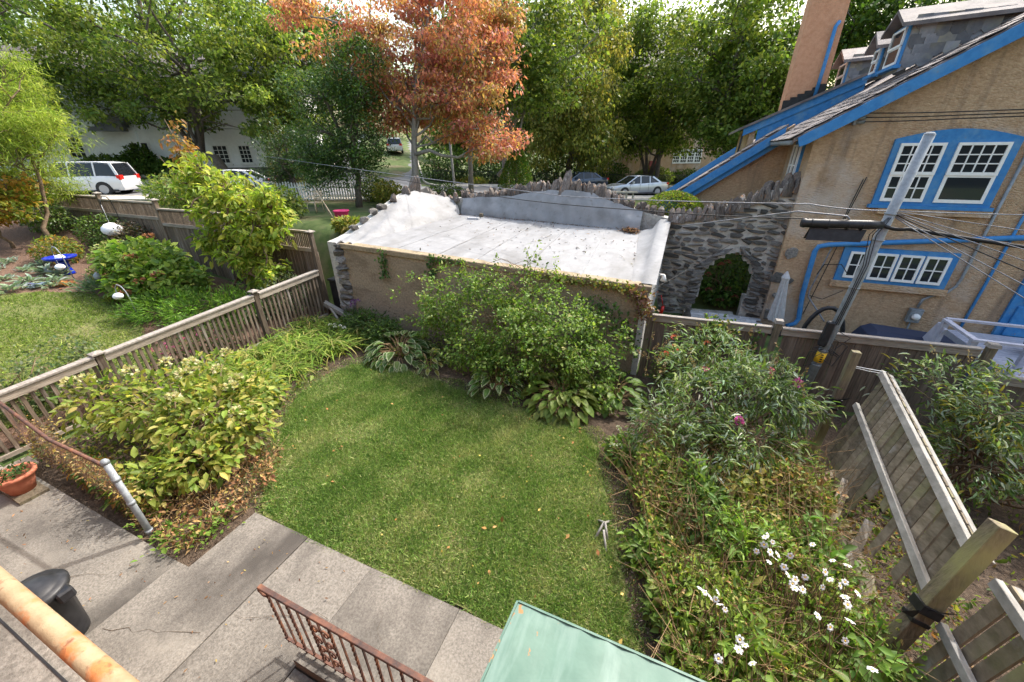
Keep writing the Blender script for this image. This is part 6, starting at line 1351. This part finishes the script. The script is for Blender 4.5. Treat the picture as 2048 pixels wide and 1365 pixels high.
def daylily(seed, loc, label, group):
    rng = np.random.default_rng(seed); root = thing('daylily_clump', label, 'plant', loc, group); n = 130; b = np.array(loc)
    a = rng.random(n)*2*math.pi; e = rng.uniform(.45, 1.25, n)
    A = np.stack([np.cos(a)*np.cos(e), np.sin(a)*np.cos(e), np.sin(e)], 1); P = b+np.stack([rng.normal(size=n)*.1, rng.normal(size=n)*.1, np.zeros(n)], 1)
    # each blade: lower straight piece and drooping outer piece
    L1 = rng.uniform(.22, .42, n); Q = P+A*L1[:, None]*.97; A2 = unit(np.stack([np.cos(a), np.sin(a), rng.uniform(-.5, .25, n)], 1))
    Nn = np.tile([0, 0, 1.], (n, 1))
    C = pick(rng, [(.15, .245, .03), (.21, .30, .036), (.27, .34, .055), (.11, .18, .026), (.36, .34, .10)], n, .18)
    PP = np.concatenate([P, Q]); AA = np.concatenate([A, A2]); NN = np.concatenate([-np.stack([np.cos(a)*np.sin(e), np.sin(a)*np.sin(e), -np.cos(e)], 1), Nn+rdir(rng, n)*.2])
    LL = np.concatenate([L1, rng.uniform(.2, .42, n)]); CC = np.concatenate([C, C])
    foliage('blade', 'grass', root, PP[:n], AA[:n], NN[:n], LL[:n], .02, CC[:n], 'blade'); foliage('blade_tip', 'grass', root, PP[n:], AA[n:], NN[n:], LL[n:], .019, CC[n:], 'blade')
    return root
dl = 'arching daylily clumps along the picket fence'; lb = 'arching grassy daylily clump between the picket fence and the lawn'
src = [daylily(80+k, (-9.2+.3*k, 5.6, 0), lb, dl) for k in range(3)]
rr = random.Random(12); spots = []
for i in range(5):
    for j in range(3):
        x = -10.3+.8*j+rr.uniform(-.15, .15); y = 4.95+.74*i+rr.uniform(-.15, .15)
        if x > -7.95: continue
        spots.append((x, y))
for k, s_ in enumerate(src):
    s_.location = (*spots[k], 0); s_.scale = (1.25, 1.25, 1.25)
for k, p in enumerate(spots[3:]): copy_thing(src[k % 3], (*p, 0), rr.uniform(0, 6), rr.uniform(1.05, 1.5))
copy_thing(src[1], (-9.6, 8.1, 0), 1.2, 1.0); copy_thing(src[2], (-8.6, 8.0, 0), 3.2, .9)
# dead foliage by the concrete corner
def scatter(name, lab, poly, n, hmax, L, W, pal, seed, mat='leaf', tmpl='kite', jit=.25, up=.5, drooping=.2, kind='stuff', dens=None):
    rng = np.random.default_rng(seed); p = np.array(poly); lo, hi = p.min(0), p.max(0)
    x = rng.uniform(lo[0], hi[0], n*4); y = rng.uniform(lo[1], hi[1], n*4); k = inside(poly, x, y); x, y = x[k][:n], y[k][:n]; n = len(x)
    hh = hmax*(.45+.55*(np.sin(x*3.1+y*1.3)*np.sin(y*2.7-x*.7)*.5+.5)); z = hh*rng.random(n)**.75+.02
    P = np.stack([x, y, z], 1); A = unit(rdir(rng, n)+np.array([0, 0, -drooping])); Nn = rdir(rng, n)*.7+np.array([0, 0, up]); Lr = L*np.exp(rng.normal(size=n)*.3)
    o = link(name, leaf_mesh(name, P, A, Nn, Lr, Lr*W/L, pick(rng, pal, n, jit), tmpl, M[mat])); o['kind'] = kind; o['label'] = lab; return o
def stalks(name, lab, poly, n, hmin, hmax, r_, mat, seed, lean=.35):
    rng = np.random.default_rng(seed); p = np.array(poly); lo, hi = p.min(0), p.max(0); m = MB(); c = 0
    while c < n:
        x, y = rng.uniform(lo[0], hi[0]), rng.uniform(lo[1], hi[1])
        if not inside(poly, np.array([x]), np.array([y]))[0]: continue
        h = rng.uniform(hmin, hmax); dx, dy = rng.normal(size=2)*lean*h
        m.tube([(x, y, 0), (x+dx*.35, y+dy*.35, h*.55), (x+dx, y+dy, h)], [r_, r_*.8, r_*.5], 3, cap=False); c += 1
    o = setting(name, m, M[mat], 'stuff'); o['label'] = lab; return o
DEAD = [(.20, .105, .05), (.30, .17, .08), (.14, .075, .04), (.38, .24, .10), (.26, .20, .07)]
poly = [(-7.3, 1.5), (-5.75, 1.45), (-5.65, 2.4), (-5.75, 2.9), (-6.4, 3.6), (-7.1, 3.2)]
scatter('dead_foliage', 'heap of withered brown stems and leaves at the corner of the concrete', poly, 1900, .30, .07, .03, DEAD, 90, 'litter')
stalks('dead_stem', 'tangle of dead brown stems at the corner of the concrete', poly, 160, .15, .4, .006, 'drystem', 91, .9)
rosette('weed_clump', 'limp broad-leaved weed beside the concrete corner', (-5.95, 2.15, .03), 14, .17, .08, [(.2, .25, .08), (.28, .3, .12)], 92, None, tilt=.7)
for k, (x, y) in enumerate(((-6.0, 1.52), (-6.3, 1.55), (-5.78, 1.75), (-5.75, 2.05), (-6.9, 1.6))):
    rosette('edge_weed', 'low green weed tuft along the concrete edge', (x, y, .02), 46, .075, .045, [(.12, .2, .025), (.17, .26, .04)], 93+k, 'green weed tufts along the concrete edge', tilt=.8, spread=.12, zj=.06)
scatter('vine_debris', 'dry twiggy vine matted over the chain-link fence', [(-6.8, 1.46), (-10.7, 1.55), (-10.7, 1.85), (-6.8, 1.7)], 1500, 1.25, .05, .025, [(.22, .15, .07), (.3, .22, .1), (.14, .14, .05), (.35, .24, .06)], 98, 'litter')
shrub('fence_foot_plant', 'green and orange perennial at the foot of the chain-link fence', (-8.5, 1.65, 0), [(-8.6, 1.75, .3, .9, .2, .3), (-7.6, 1.7, .25, .5, .2, .25)], 1100, .11, .03, [(.06, .12, .02), (.1, .16, .03), (.3, .16, .04)], 99, 8, .006)

# ------------------------------------------------------------------ own garden: rear border
def hosta(seed, loc, label, r_, n, pal, edge, L=.3, W=.17):
    rng = np.random.default_rng(seed); root = thing('hosta', label, 'plant', loc); b = np.array(loc)
    a = rng.random(n)*2*math.pi; q = rng.random(n)**.6; rad = r_*(.25+.55*q); z = .42*(1-q**1.6)+.10+.05*rng.random(n)
    P = b+np.stack([np.cos(a)*rad, np.sin(a)*rad, z], 1); e = .35-.75*q
    A = np.stack([np.cos(a)*np.cos(e), np.sin(a)*np.cos(e), np.sin(e)], 1); Nn = np.stack([-np.cos(a)*np.sin(e), -np.sin(a)*np.sin(e), np.cos(e)], 1)+rdir(rng, n)*.2
    Lr = L*np.exp(rng.normal(size=n)*.18); meshes = []
    for q_ in range(6):       # a few leaf shapes, shared by all leaves of the plant
        one = np.zeros((1, 3)); Ax = np.array([[0, 1., 0]]); Nz = np.array([[0, 0, 1.]]); c = pick(rng, pal, 1, .15)
        if edge is not None:
            m1 = leaf_mesh('leaf', np.repeat(one, 2, 0)+np.array([[0, 0, 0], [0, .06*L, .008]]), np.repeat(Ax, 2, 0), np.repeat(Nz, 2, 0), np.array([L, L*.86]), np.array([W, W*.70]), np.concatenate([np.array([edge])*math.exp(rng.normal()*.12), c]), 'hosta', M['leaf'])
        else: m1 = leaf_mesh('leaf', one, Ax, Nz, L, W, c, 'hosta', M['leaf'])
        meshes.append(m1)
    for i in range(n):
        ax = Vector(A[i]).normalized(); nn = Vector(Nn[i]); bx = ax.cross(nn).normalized(); nn = bx.cross(ax)
        link('leaf', meshes[i % 6], root, P[i], Matrix((bx, ax, nn)).transposed(), (Lr[i]/L,)*3)
    m = MB()
    for i in range(0, n, 2): m.tube([b+np.array([0, 0, -.02]), b+(P[i]-b)*np.array([.6, .6, .9]), P[i]], [.008, .007, .005], 4, cap=False)
    m.build('stalk', M['drystem'], root)['kind'] = 'stuff'; return root
HG = [(.07, .13, .03), (.10, .17, .035), (.13, .20, .045)]
hosta(101, (-6.75, 7.65, 0), 'large white-edged hosta at the back of the lawn', 1.0, 130, HG, (.50, .52, .30), .30, .17)
hosta(102, (-5.55, 7.35, 0), 'small white-edged hosta left of the big shrub', .38, 34, HG+[(.3, .27, .06)], (.45, .46, .25), .2, .1)
hosta(103, (-3.5, 7.1, 0), 'white-edged hosta half hidden under the big shrub', .7, 70, HG+[(.32, .28, .05)], (.48, .5, .28), .24, .13)
hosta(104, (-1.85, 7.2, 0), 'plain yellow-green hosta with scorched leaves right of the big shrub', .95, 150, [(.14, .20, .03), (.19, .25, .04), (.25, .28, .06), (.32, .25, .1)], None, .26, .15)
hosta(105, (-.75, 7.75, 0), 'plain green hosta near the board fence end', .75, 110, [(.10, .17, .03), (.14, .21, .035)], None, .24, .13)
kr = shrub('kerria_shrub', 'large loose green shrub growing against the garage wall', (-3.7, 8.2, 0), [(-5.9, 8.2, 1.15, .8, .35, .6), (-1.5, 8.2, 1.3, .7, .35, .7), (-5.2, 8.0, 1.5, 1.0, .5, .8), (-4.6, 8.2, 2.0, .9, .35, .55), (-3.3, 8.1, 2.05, 1.1, .4, .65), (-2.9, 7.6, 1.4, 1.3, .8, 1.05), (-4.1, 7.4, .9, 1.0, .55, .7), (-2.0, 7.5, 1.0, 1.0, .6, .85), (-1.5, 7.9, .7, .6, .5, .5), (-3.4, 7.1, .8, .7, .4, .4)], 16000, .072, .046, [(.09, .16, .024), (.13, .21, .03), (.17, .26, .042), (.25, .33, .075), (.36, .40, .14)], 111, 22, .009, clumps=460, rc=.105, bias=1.9, wild=.6, droop=.25, w=[.2, .28, .27, .17, .08])
ksh = shrub('kerria_shoots', 'slender upright shoots rising above the big shrub over the roof edge', (-3.2, 8.3, 1.6), [(-3.95, 8.3, 2.8, .05, .05, .4), (-3.15, 8.3, 2.85, .07, .06, .55), (-2.9, 8.3, 2.95, .05, .05, .5), (-2.45, 8.3, 2.75, .05, .05, .45), (-4.9, 8.3, 2.6, .1, .06, .25)], 240, .07, .045, [(.13, .2, .03), (.2, .27, .05), (.26, .32, .08)], 112, 12, .006)
adopt(ksh, kr)
# climbing plants on the garage wall
def climber(name, label, base, pts, spread, n, L, W, pal, seed, tmpl='leaf', cat='climber', sm='twig'):
    rng = np.random.default_rng(seed); root = thing(name, label, cat, base); pts = np.array(pts, float)
    seg = rng.integers(0, len(pts)-1, n); t = rng.random((n, 1)); P = pts[seg]+(pts[seg+1]-pts[seg])*t+rng.normal(size=(n, 3))*np.array(spread)
    A = unit(rdir(rng, n)+np.array([0, -.2, -.6])); Nn = rdir(rng, n)*.5+np.array([0, -.8, .5])
    Lr = L*np.exp(rng.normal(size=n)*.25); foliage('foliage', 'leaf', root, P, A, Nn, Lr, Lr*W/L, pick(rng, pal, n, .2), tmpl)
    m = MB(); m.tube(pts, .008, 4); m.build('stem', M[sm], root); return root
climber('ivy_strand', 'ivy strand hanging over the left part of the garage coping', (-8.15, 9.08, 1.75), [(-8.15, 9.06, 1.75), (-8.1, 9.06, 2.2), (-8.15, 9.06, 2.62)], (.09, .03, .06), 120, .075, .06, [(.06, .12, .025), (.1, .17, .03)], 121)
climber('ivy_strand', 'short ivy strand below the garage coping left of the big shrub', (-6.4, 9.08, 1.9), [(-6.4, 9.06, 1.95), (-6.4, 9.06, 2.5), (-5.9, 9.06, 2.55), (-5.2, 9.06, 2.5)], (.08, .03, .06), 200, .075, .06, [(.05, .11, .022), (.09, .155, .03)], 122)
climber('creeper_vine', 'yellow-green creeper running along the right garage coping', (-2.6, 9.08, 2.1), [(-3.2, 9.05, 2.43), (-2.2, 9.05, 2.40), (-1.3, 9.04, 2.36), (-.6, 9.02, 2.28)], (.1, .05, .06), 420, .07, .05, [(.13, .18, .03), (.2, .22, .04), (.24, .2, .05)], 123)
climber('red_creeper', 'red-brown creeper hanging at the right garage corner', (-.55, 9.05, 1.6), [(-.9, 9.03, 2.3), (-.55, 9.02, 2.2), (-.45, 9.0, 1.95), (-.5, 9.0, 1.65)], (.12, .06, .1), 260, .09, .05, [(.20, .10, .07), (.26, .15, .10), (.16, .08, .06), (.24, .2, .06)], 124)
climber('wall_climber', 'leafy climber with yellow blooms on the garage wall right of the big shrub', (-1.7, 9.0, .2), [(-1.9, 9.0, .4), (-1.8, 8.98, 1.2), (-1.6, 8.98, 1.9), (-1.1, 8.98, 1.6), (-.6, 8.98, .9)], (.2, .08, .16), 420, .08, .05, [(.07, .13, .025), (.11, .18, .03)], 125)
climber('fence_ivy', 'variegated ivy topping the board fence near its first post', (1.05, 9.1, .6), [(1.15, 9.08, .7), (1.1, 9.06, 1.3), (1.05, 9.05, 1.75), (1.2, 9.05, 1.6), (1.5, 9.05, 1.2)], (.16, .06, .14), 420, .07, .05, [(.08, .14, .025), (.13, .19, .03), (.28, .26, .06)], 126)
climber('fence_ivy', 'thin vine climbing the board fence left of the second post', (1.85, 9.1, .5), [(1.8, 9.1, .6), (1.9, 9.1, 1.2), (1.98, 9.08, 1.68)], (.06, .03, .1), 110, .06, .05, [(.07, .13, .025), (.11, .17, .03)], 127)
pr = shrub('seedhead_perennial', 'dark leafy perennials with black seed heads at the left garage corner', (-8.3, 8.3, 0), [(-8.3, 8.3, .45, 1.0, .5, .42), (-9.0, 8.5, .4, .6, .4, .38), (-7.6, 8.0, .4, .6, .5, .36)], 2600, .13, .035, [(.05, .095, .022), (.075, .13, .028), (.1, .16, .035)], 131, 14, .007)
heads(pr, [(-8.6+.09*i+.05*math.sin(i*7), 8.35+.2*math.sin(i*3.1), .92+.14*math.sin(i*5.3)) for i in range(18)], .03, [(.02, .015, .012), (.04, .03, .02)], 132, 'seed_head', 16)
heads(pr, [(-9.15, 8.6, .98), (-9.0, 8.62, 1.0), (-9.1, 8.5, .9)], .09, [(.16, .08, .2), (.2, .11, .26)], 133, 'flower', 30)
wa = shrub('white_aster', 'small white-flowered plant at the foot of the leaning stake', (-9.35, 7.9, 0), [(-9.3, 7.9, .25, .35, .3, .25)], 420, .07, .03, [(.08, .14, .03), (.12, .18, .04)], 134, 6, .005)
heads(wa, [(-9.45+.13*i, 7.8+.06*math.sin(i*2.2), .47+.04*math.sin(i*3)) for i in range(6)], .045, [(.7, .7, .68), (.8, .8, .78)], 135, 'flower', 22)
ab = shrub('arch_bush', 'green bush with dull red flower heads behind the stone arch', (1.6, 14.3, .6), [(1.55, 14.1, 1.5, .85, .5, .95), (1.75, 14.0, .9, .7, .45, .5)], 1800, .11, .07, [(.05, .105, .02), (.08, .15, .025), (.12, .2, .03)], 136, 8, .01, bias=4)
heads(ab, [(1.4, 13.62, 1.95), (1.55, 13.62, 2.05), (1.1, 13.65, 1.6), (1.75, 13.6, 1.2), (2.0, 13.62, .95), (1.2, 13.62, 1.1), (1.6, 13.6, .8)], .09, [(.18, .05, .05), (.25, .09, .07)], 137, 'flower', 30)

# ------------------------------------------------------------------ own garden: right border
BU = [(.13, .19, .06), (.20, .26, .13), (.30, .35, .23), (.10, .165, .035), (.42, .46, .35), (.18, .24, .06)]
bu = shrub('butterfly_bush', 'sprawling silvery butterfly bush with two bright pink flowers', (1.15, 6.7, 0), [(1.2, 7.2, 1.25, 1.05, .7, .6), (.45, 6.3, .75, .7, .7, .5), (2.1, 7.2, 1.3, .75, .6, .55), (1.0, 7.9, 1.5, .65, .5, .45), (1.7, 6.3, .8, .9, .8, .5), (1.0, 5.8, .6, .8, .6, .4)], 7200, .125, .027, BU, 141, 22, .011, clumps=190, rc=.12, tmpl='leaf', droop=.25, out=1.0, mat='matte', bias=2.2, wild=.4)
def spike(parent, pts, r_, h, pal, seed, name='flower_spike', n=40, mat='petal'):
    rng = np.random.default_rng(seed); a = rng.random(n)*6.283; t = rng.random(n); rad = r_*(1-t*.8)
    P = np.stack([np.cos(a)*rad, np.sin(a)*rad, t*h], 1); A = unit(np.stack([np.cos(a), np.sin(a), np.full(n, .7)], 1)); Nn = rdir(rng, n)
    me = leaf_mesh(name, P, A, Nn, r_*1.3, r_*.9, pick(rng, pal, n, .2), 'kite', M[mat])
    for i, p in enumerate(pts):
        q = random.Random(seed*100+i); link(name, me, parent, p, (q.uniform(-.9, .9), q.uniform(-.9, .9), q.uniform(0, 6)))
rr = random.Random(7)
spike(bu, [(rr.uniform(-.3, 2.7), rr.uniform(6.4, 8.3), rr.uniform(1.4, 1.95)) for _ in range(34)], .02, .2, [(.24, .17, .09), (.32, .24, .13), (.2, .13, .07)], 142, 'flower_spike', 36)
spike(bu, [(2.28, 7.1, 1.55), (1.45, 6.2, 1.12)], .042, .14, [(.55, .10, .40), (.62, .18, .48)], 143, 'flower_spike', 70)
spike(bu, [(.8, 6.9, 1.65), (1.9, 7.0, 1.75), (2.6, 7.1, 1.2)], .03, .13, [(.4, .12, .2), (.35, .16, .18)], 144, 'flower_spike', 40)
b2 = shrub('butterfly_bush', 'silvery butterfly bush with yellowing leaves behind the leaning fence panel', (4.9, 7.2, 0), [(4.5, 7.9, 1.45, .65, .5, .6), (5.3, 7.6, 1.35, .8, .7, .65), (5.9, 7.0, 1.1, .8, .8, .7), (4.9, 7.2, .8, .6, .7, .5), (6.2, 6.0, .7, .6, .7, .5)], 5000, .125, .027, BU+[(.3, .28, .05)], 145, 18, .012, clumps=120, rc=.12, tmpl='leaf', droop=.3, out=1.0, mat='matte', bias=2.2, wild=.4)
spike(b2, [(4.3, 8.0, 2.1), (4.7, 7.9, 2.1), (5.2, 7.7, 2.05), (5.0, 7.8, 2.0), (5.7, 7.3, 1.8)], .02, .2, [(.26, .2, .09), (.32, .24, .13)], 146, 'flower_spike', 36)
rf = shrub('red_lobelia', 'tall stems with coral red blooms against the board fence', (.25, 8.5, 0), [(.1, 8.5, .7, .18, .15, .5), (.4, 8.5, .8, .2, .15, .5)], 420, .1, .03, [(.1, .14, .04), (.15, .17, .05)], 147, 8, .007)
heads(rf, [(.1, 8.4, 1.05), (.18, 8.4, 1.1), (.33, 8.42, 1.3), (.38, 8.4, 1.2), (.28, 8.45, 1.5), (.95, 8.4, 1.5)], .06, [(.6, .10, .07), (.68, .2, .14)], 148, 'flower', 26)
BED = [(-.05, 5.7), (.0, 4.9), (.35, 3.9), (.55, 3.0), (.8, 2.2), (2.75, 2.2), (2.8, 3.3), (2.7, 4.4), (2.75, 5.4), (3.1, 6.2), (2.7, 6.9), (.2, 6.6)]
scatter('bed_foliage', 'tangle of low green perennials filling the right border', BED, 21000, .82, .07, .028, [(.11, .18, .032), (.17, .25, .04), (.24, .32, .06), (.32, .36, .085), (.33, .25, .10)], 151, 'leaf', 'leaf', .22)
scatter('bed_dry_foliage', 'dried brown leaves mixed through the right border', BED, 7000, .8, .05, .02, DEAD+[(.3, .24, .08)], 152, 'litter')
stalks('bed_stem', 'thicket of dry brown stems in the right border', BED, 1900, .4, 1.0, .0055, 'drystem', 153, .42)
FRONT = [(.6, 2.9), (.7, 2.0), (2.7, 2.0), (2.75, 3.6), (2.0, 4.6), (1.0, 4.3)]
stalks('flower_stalk', 'slender green anemone stalks in the right border', FRONT, 420, .5, .95, .005, 'twig', 154, .2)
scatter('bed_herb', 'fresh light green leaves along the near right border', FRONT, 8000, .85, .075, .03, [(.16, .24, .036), (.22, .31, .05), (.30, .36, .07)], 155, 'leaf', 'leaf', .18)
for k, (x, y, lb) in enumerate(((-.22, 5.85, 'pale flowered leafy clump at the right lawn edge below the butterfly bush'), (.25, 5.2, 'green broad-leaved plant at the right lawn edge'), (.35, 4.0, 'bushy green perennial beside the twig edging'), (.75, 3.3, 'broad leaved green perennial by the right lawn edge near the awning'))):
    q = shrub('border_plant', lb, (x, y, 0), [(x, y, .25, .38, .4, .28)], 520, .10, .05, [(.1, .17, .03), (.15, .23, .035), (.2, .27, .05)], 156+k, 6, .006)
    if k == 0: heads(q, [(x+.25*math.sin(i*2.4), y+.3*math.cos(i*1.7), .5+.04*math.sin(i)) for i in range(9)], .05, [(.42, .45, .32), (.5, .5, .4)], 160, 'flower', 18)
for k, (x, y, L_, W_q, h_, lb, pl) in enumerate(((.9, 5.1, .16, .05, .9, 'tall narrow-leaved perennial in the middle of the right border', [(.11, .18, .04), (.16, .23, .05)]), (1.6, 5.3, .1, .06, .8, 'yellowing bushy perennial below the butterfly bush', [(.26, .26, .05), (.32, .28, .07), (.16, .2, .04)]), (2.3, 5.6, .08, .04, .85, 'rusty brown fading perennial near the leaning panel', [(.3, .17, .07), (.24, .2, .06), (.15, .17, .04)]), (1.3, 4.3, .13, .035, .95, 'upright fresh green perennial behind the white anemones', [(.15, .25, .04), (.2, .31, .05)]), (2.2, 4.6, .12, .06, .8, 'leafy green perennial at the foot of the loose boards', [(.11, .19, .035), (.17, .26, .045)]), (.85, 4.6, .09, .05, .7, 'dark green mounded perennial near the twig edging', [(.08, .14, .03), (.11, .18, .035)]), (1.1, 2.9, .1, .04, .8, 'bright green airy perennial next to the awning', [(.18, .28, .04), (.24, .33, .06)]), (2.45, 3.35, .1, .05, .85, 'green perennial crowding the mossy post', [(.13, .22, .035), (.19, .28, .05)]))):
    shrub('border_perennial', lb, (x, y, 0), [(x, y, h_*.6, .36, .36, h_*.42), (x+.2, y-.1, h_*.45, .3, .3, h_*.3)], 620, L_, W_q, pl, 190+k, 10, .006, wild=.5, clumps=40, rc=.09, bias=2)
# white anemone flowers: shared petal mesh
an = thing('white_anemone', 'tall white anemones with yellow centres in front of the collapsed fence', 'flower', (1.9, 3.9, 0))
fm = MB(); 
for k in range(6):
    a = k*math.pi/3+.1; c_, s_ = math.cos(a), math.sin(a); c1, s1 = math.cos(a+.55), math.sin(a+.55); c2, s2 = math.cos(a-.55), math.sin(a-.55)
    fm.add([(.006*c_, .006*s_, 0), (.036*c2, .036*s2, .010), (.056*math.cos(a-.2), .056*math.sin(a-.2), .004), (.056*math.cos(a+.2), .056*math.sin(a+.2), .004), (.036*c1, .036*s1, .010)], [(0, 1, 2, 3, 4)])
fm.lathe((0, 0, .002), [(.012, 0), (.011, .006), (.003, .009)], 8, mi=1)
fmesh = fm.mesh('flower', [M['anemone'], M['yellow']])
def unpix(px, py, z):   # positions read off the photograph, on a level plane
    f, p, yw, r_ = 768.0, R(26.1), R(-23.2), R(-.45)
    fw = Vector((math.sin(yw)*math.cos(p), math.cos(yw)*math.cos(p), -math.sin(p))); ri = Vector((math.cos(yw), -math.sin(yw), 0)); u = ri.cross(fw)
    rt = ri*math.cos(r_)+u*math.sin(r_); u2 = -ri*math.sin(r_)+u*math.cos(r_)
    d = fw+rt*(px-1024)/f+u2*(682.5-py)/f; return CAM+d*((z-CAM.z)/d.z)
rr = random.Random(31)
AN = [(1535, 1070), (1545, 1085), (1528, 1090), (1560, 1095), (1540, 1105), (1555, 1110), (1513, 1103), (1580, 1112), (1538, 1125), (1550, 1118), (1530, 1075), (1568, 1135), (1575, 1150), (1590, 1160), (1610, 1155), (1600, 1175), (1605, 1180), (1590, 1178), (1585, 1168), (1665, 1122), (1695, 1132), (1650, 1145), (1690, 1165), (1680, 1172), (1645, 1175), (1690, 1195), (1715, 1188), (1695, 1210), (1635, 1232), (1700, 1243), (1660, 1255), (1690, 1282), (1400, 1178), (1410, 1186), (1420, 1195), (1432, 1200), (1440, 1210), (1450, 1220), (1435, 1185), (1480, 1280), (1490, 1292), (1477, 1300), (1437, 1318), (1505, 1328), (1745, 1340), (1625, 1090), (1660, 1160)]
sm_ = MB()
for px, py in AN:
    z = rr.uniform(.98, 1.15); p = unpix(px, py, z)
    link('flower', fmesh, an, p, (rr.uniform(-.9, .9), rr.uniform(-.9, .9), rr.uniform(0, 6)), (rr.uniform(.5, .8),)*3)
    b_ = Vector((p.x+rr.uniform(-.15, .2), p.y+rr.uniform(-.1, .2), 0)); sm_.tube([b_, b_.lerp(p, .6)+Vector((.03, 0, .05)), p-Vector((0, 0, .004))], [.006, .005, .003], 4, cap=False)
sm_.build('flower_stalk', M['twig'], an)['kind'] = 'stuff'
for k, (x, y, n_, L_, lb) in enumerate(((2.35, 2.75, 46, .17, 'broad toothed green leaves in front of the mossy post'), (1.6, 2.55, 34, .15, 'large bright green leaves near the awning end of the border'), (2.75, 2.45, 30, .19, 'pointed light green leaves at the foot of the near fence panel'))):
    q = shrub('broad_leaf_plant', lb, (x, y, 0), [(x, y, .5, .42, .4, .3)], n_*2, L_, L_*.62, [(.13, .22, .03), (.19, .29, .04), (.1, .17, .03)], 170+k, 8, .007, up=1.2, bias=3)
scatter('lawn_weed', 'clover and weed leaves mixed into the lawn', LAWN, 2600, .035, .032, .026, [(.09, .16, .03), (.13, .21, .04), (.30, .26, .12)], 183, 'leaf', 'kite')
rng = np.random.default_rng(184); ed = np.array(wob(LAWN, 40, .05, 5)); n = len(ed)*5; P = np.repeat(ed, 5, 0)+rng.normal(size=(n, 2))*.05
o = link('lawn_edge_grass', leaf_mesh('lawn_edge_grass', np.concatenate([P, np.full((n, 1), .015)], 1), unit(rng.normal(size=(n, 3))*np.array([.8, .8, .2])+np.array([0, 0, .6])), rdir(rng, n), .085*np.exp(rng.normal(size=n)*.35), .014*np.ones(n), pick(rng, GP, n, .25), 'grass', M['grass'])); o['kind'] = 'stuff'
scatter('patio_litter', 'brown leaf crumbs scattered on the concrete', [(-5.3, .2), (-3.3, .2), (-3.3, 2.2), (-5.3, 2.2)], 60, .0, .04, .016, DEAD, 185, 'litter', up=2.5).location.z = .06
scatter('patio_litter', 'leaf crumbs in the shade on the left concrete', [(-9.5, 0), (-5.8, 0), (-5.8, 1.3), (-9.5, 1.3)], 70, .0, .04, .016, DEAD, 186, 'litter', up=2.5).location.z = .06
scatter('border_groundcover', 'low leaves covering the soil under the hydrangea and daylilies', [(-10.7, 1.7), (-7.2, 1.7), (-6.6, 3.0), (-7.7, 4.6), (-8.2, 6.5), (-8.6, 8.6), (-10.7, 8.9)], 5200, .26, .085, .04, MG+[(.3, .26, .08)], 197, 'leaf', 'leaf')
scatter('border_groundcover', 'low leaves covering the soil along the garage wall', [(-9.4, 7.4), (-7.6, 7.3), (-5.5, 7.5), (-3, 7.2), (-.6, 7.0), (-.6, 9.0), (-9.4, 9.0)], 4200, .3, .08, .04, MG, 198, 'leaf', 'leaf')
scatter('fallen_leaf', 'scattered yellow and brown leaves on the lawn', LAWN, 130, .0, .05, .03, [(.4, .3, .08), (.3, .16, .06), (.36, .22, .08)], 199, 'litter', up=2.5).location.z = .055
scatter('fence_weed', 'weeds and seedlings on the soil behind the collapsed fence', [(3.3, 2.5), (7.5, 2.5), (7.5, 8.8), (3.8, 8.8), (3.4, 6)], 2600, .28, .08, .035, MG+[(.3, .2, .08)], 187, 'leaf', 'leaf')
scatter('fence_weed', 'weeds around the loose boards under the collapsed fence', [(2.5, 3.6), (3.1, 3.6), (4.0, 4.6), (4.0, 7.2), (2.6, 6.8)], 2200, .34, .06, .028, MG+DEAD[:2], 188, 'leaf', 'leaf')
scatter('soil_litter', 'dry leaf crumbs on the bare soil along the right lawn edge', [(-.8, 6.2), (-.35, 4.8), (.1, 3.7), (.45, 2.5), (.9, 2.5), (.4, 4.0), (0, 5.2), (-.3, 6.4)], 900, .03, .03, .015, DEAD+[(.4, .34, .25)], 181, 'litter')
scatter('soil_litter', 'dry leaf crumbs on the bare soil along the left lawn edge', [(-8.4, 6.6), (-8.3, 4.4), (-7.2, 3.2), (-5.9, 2.5), (-5.6, 2.5), (-7.6, 4.9), (-7.9, 6.6)], 900, .03, .03, .015, DEAD+[(.4, .34, .25)], 182, 'litter')
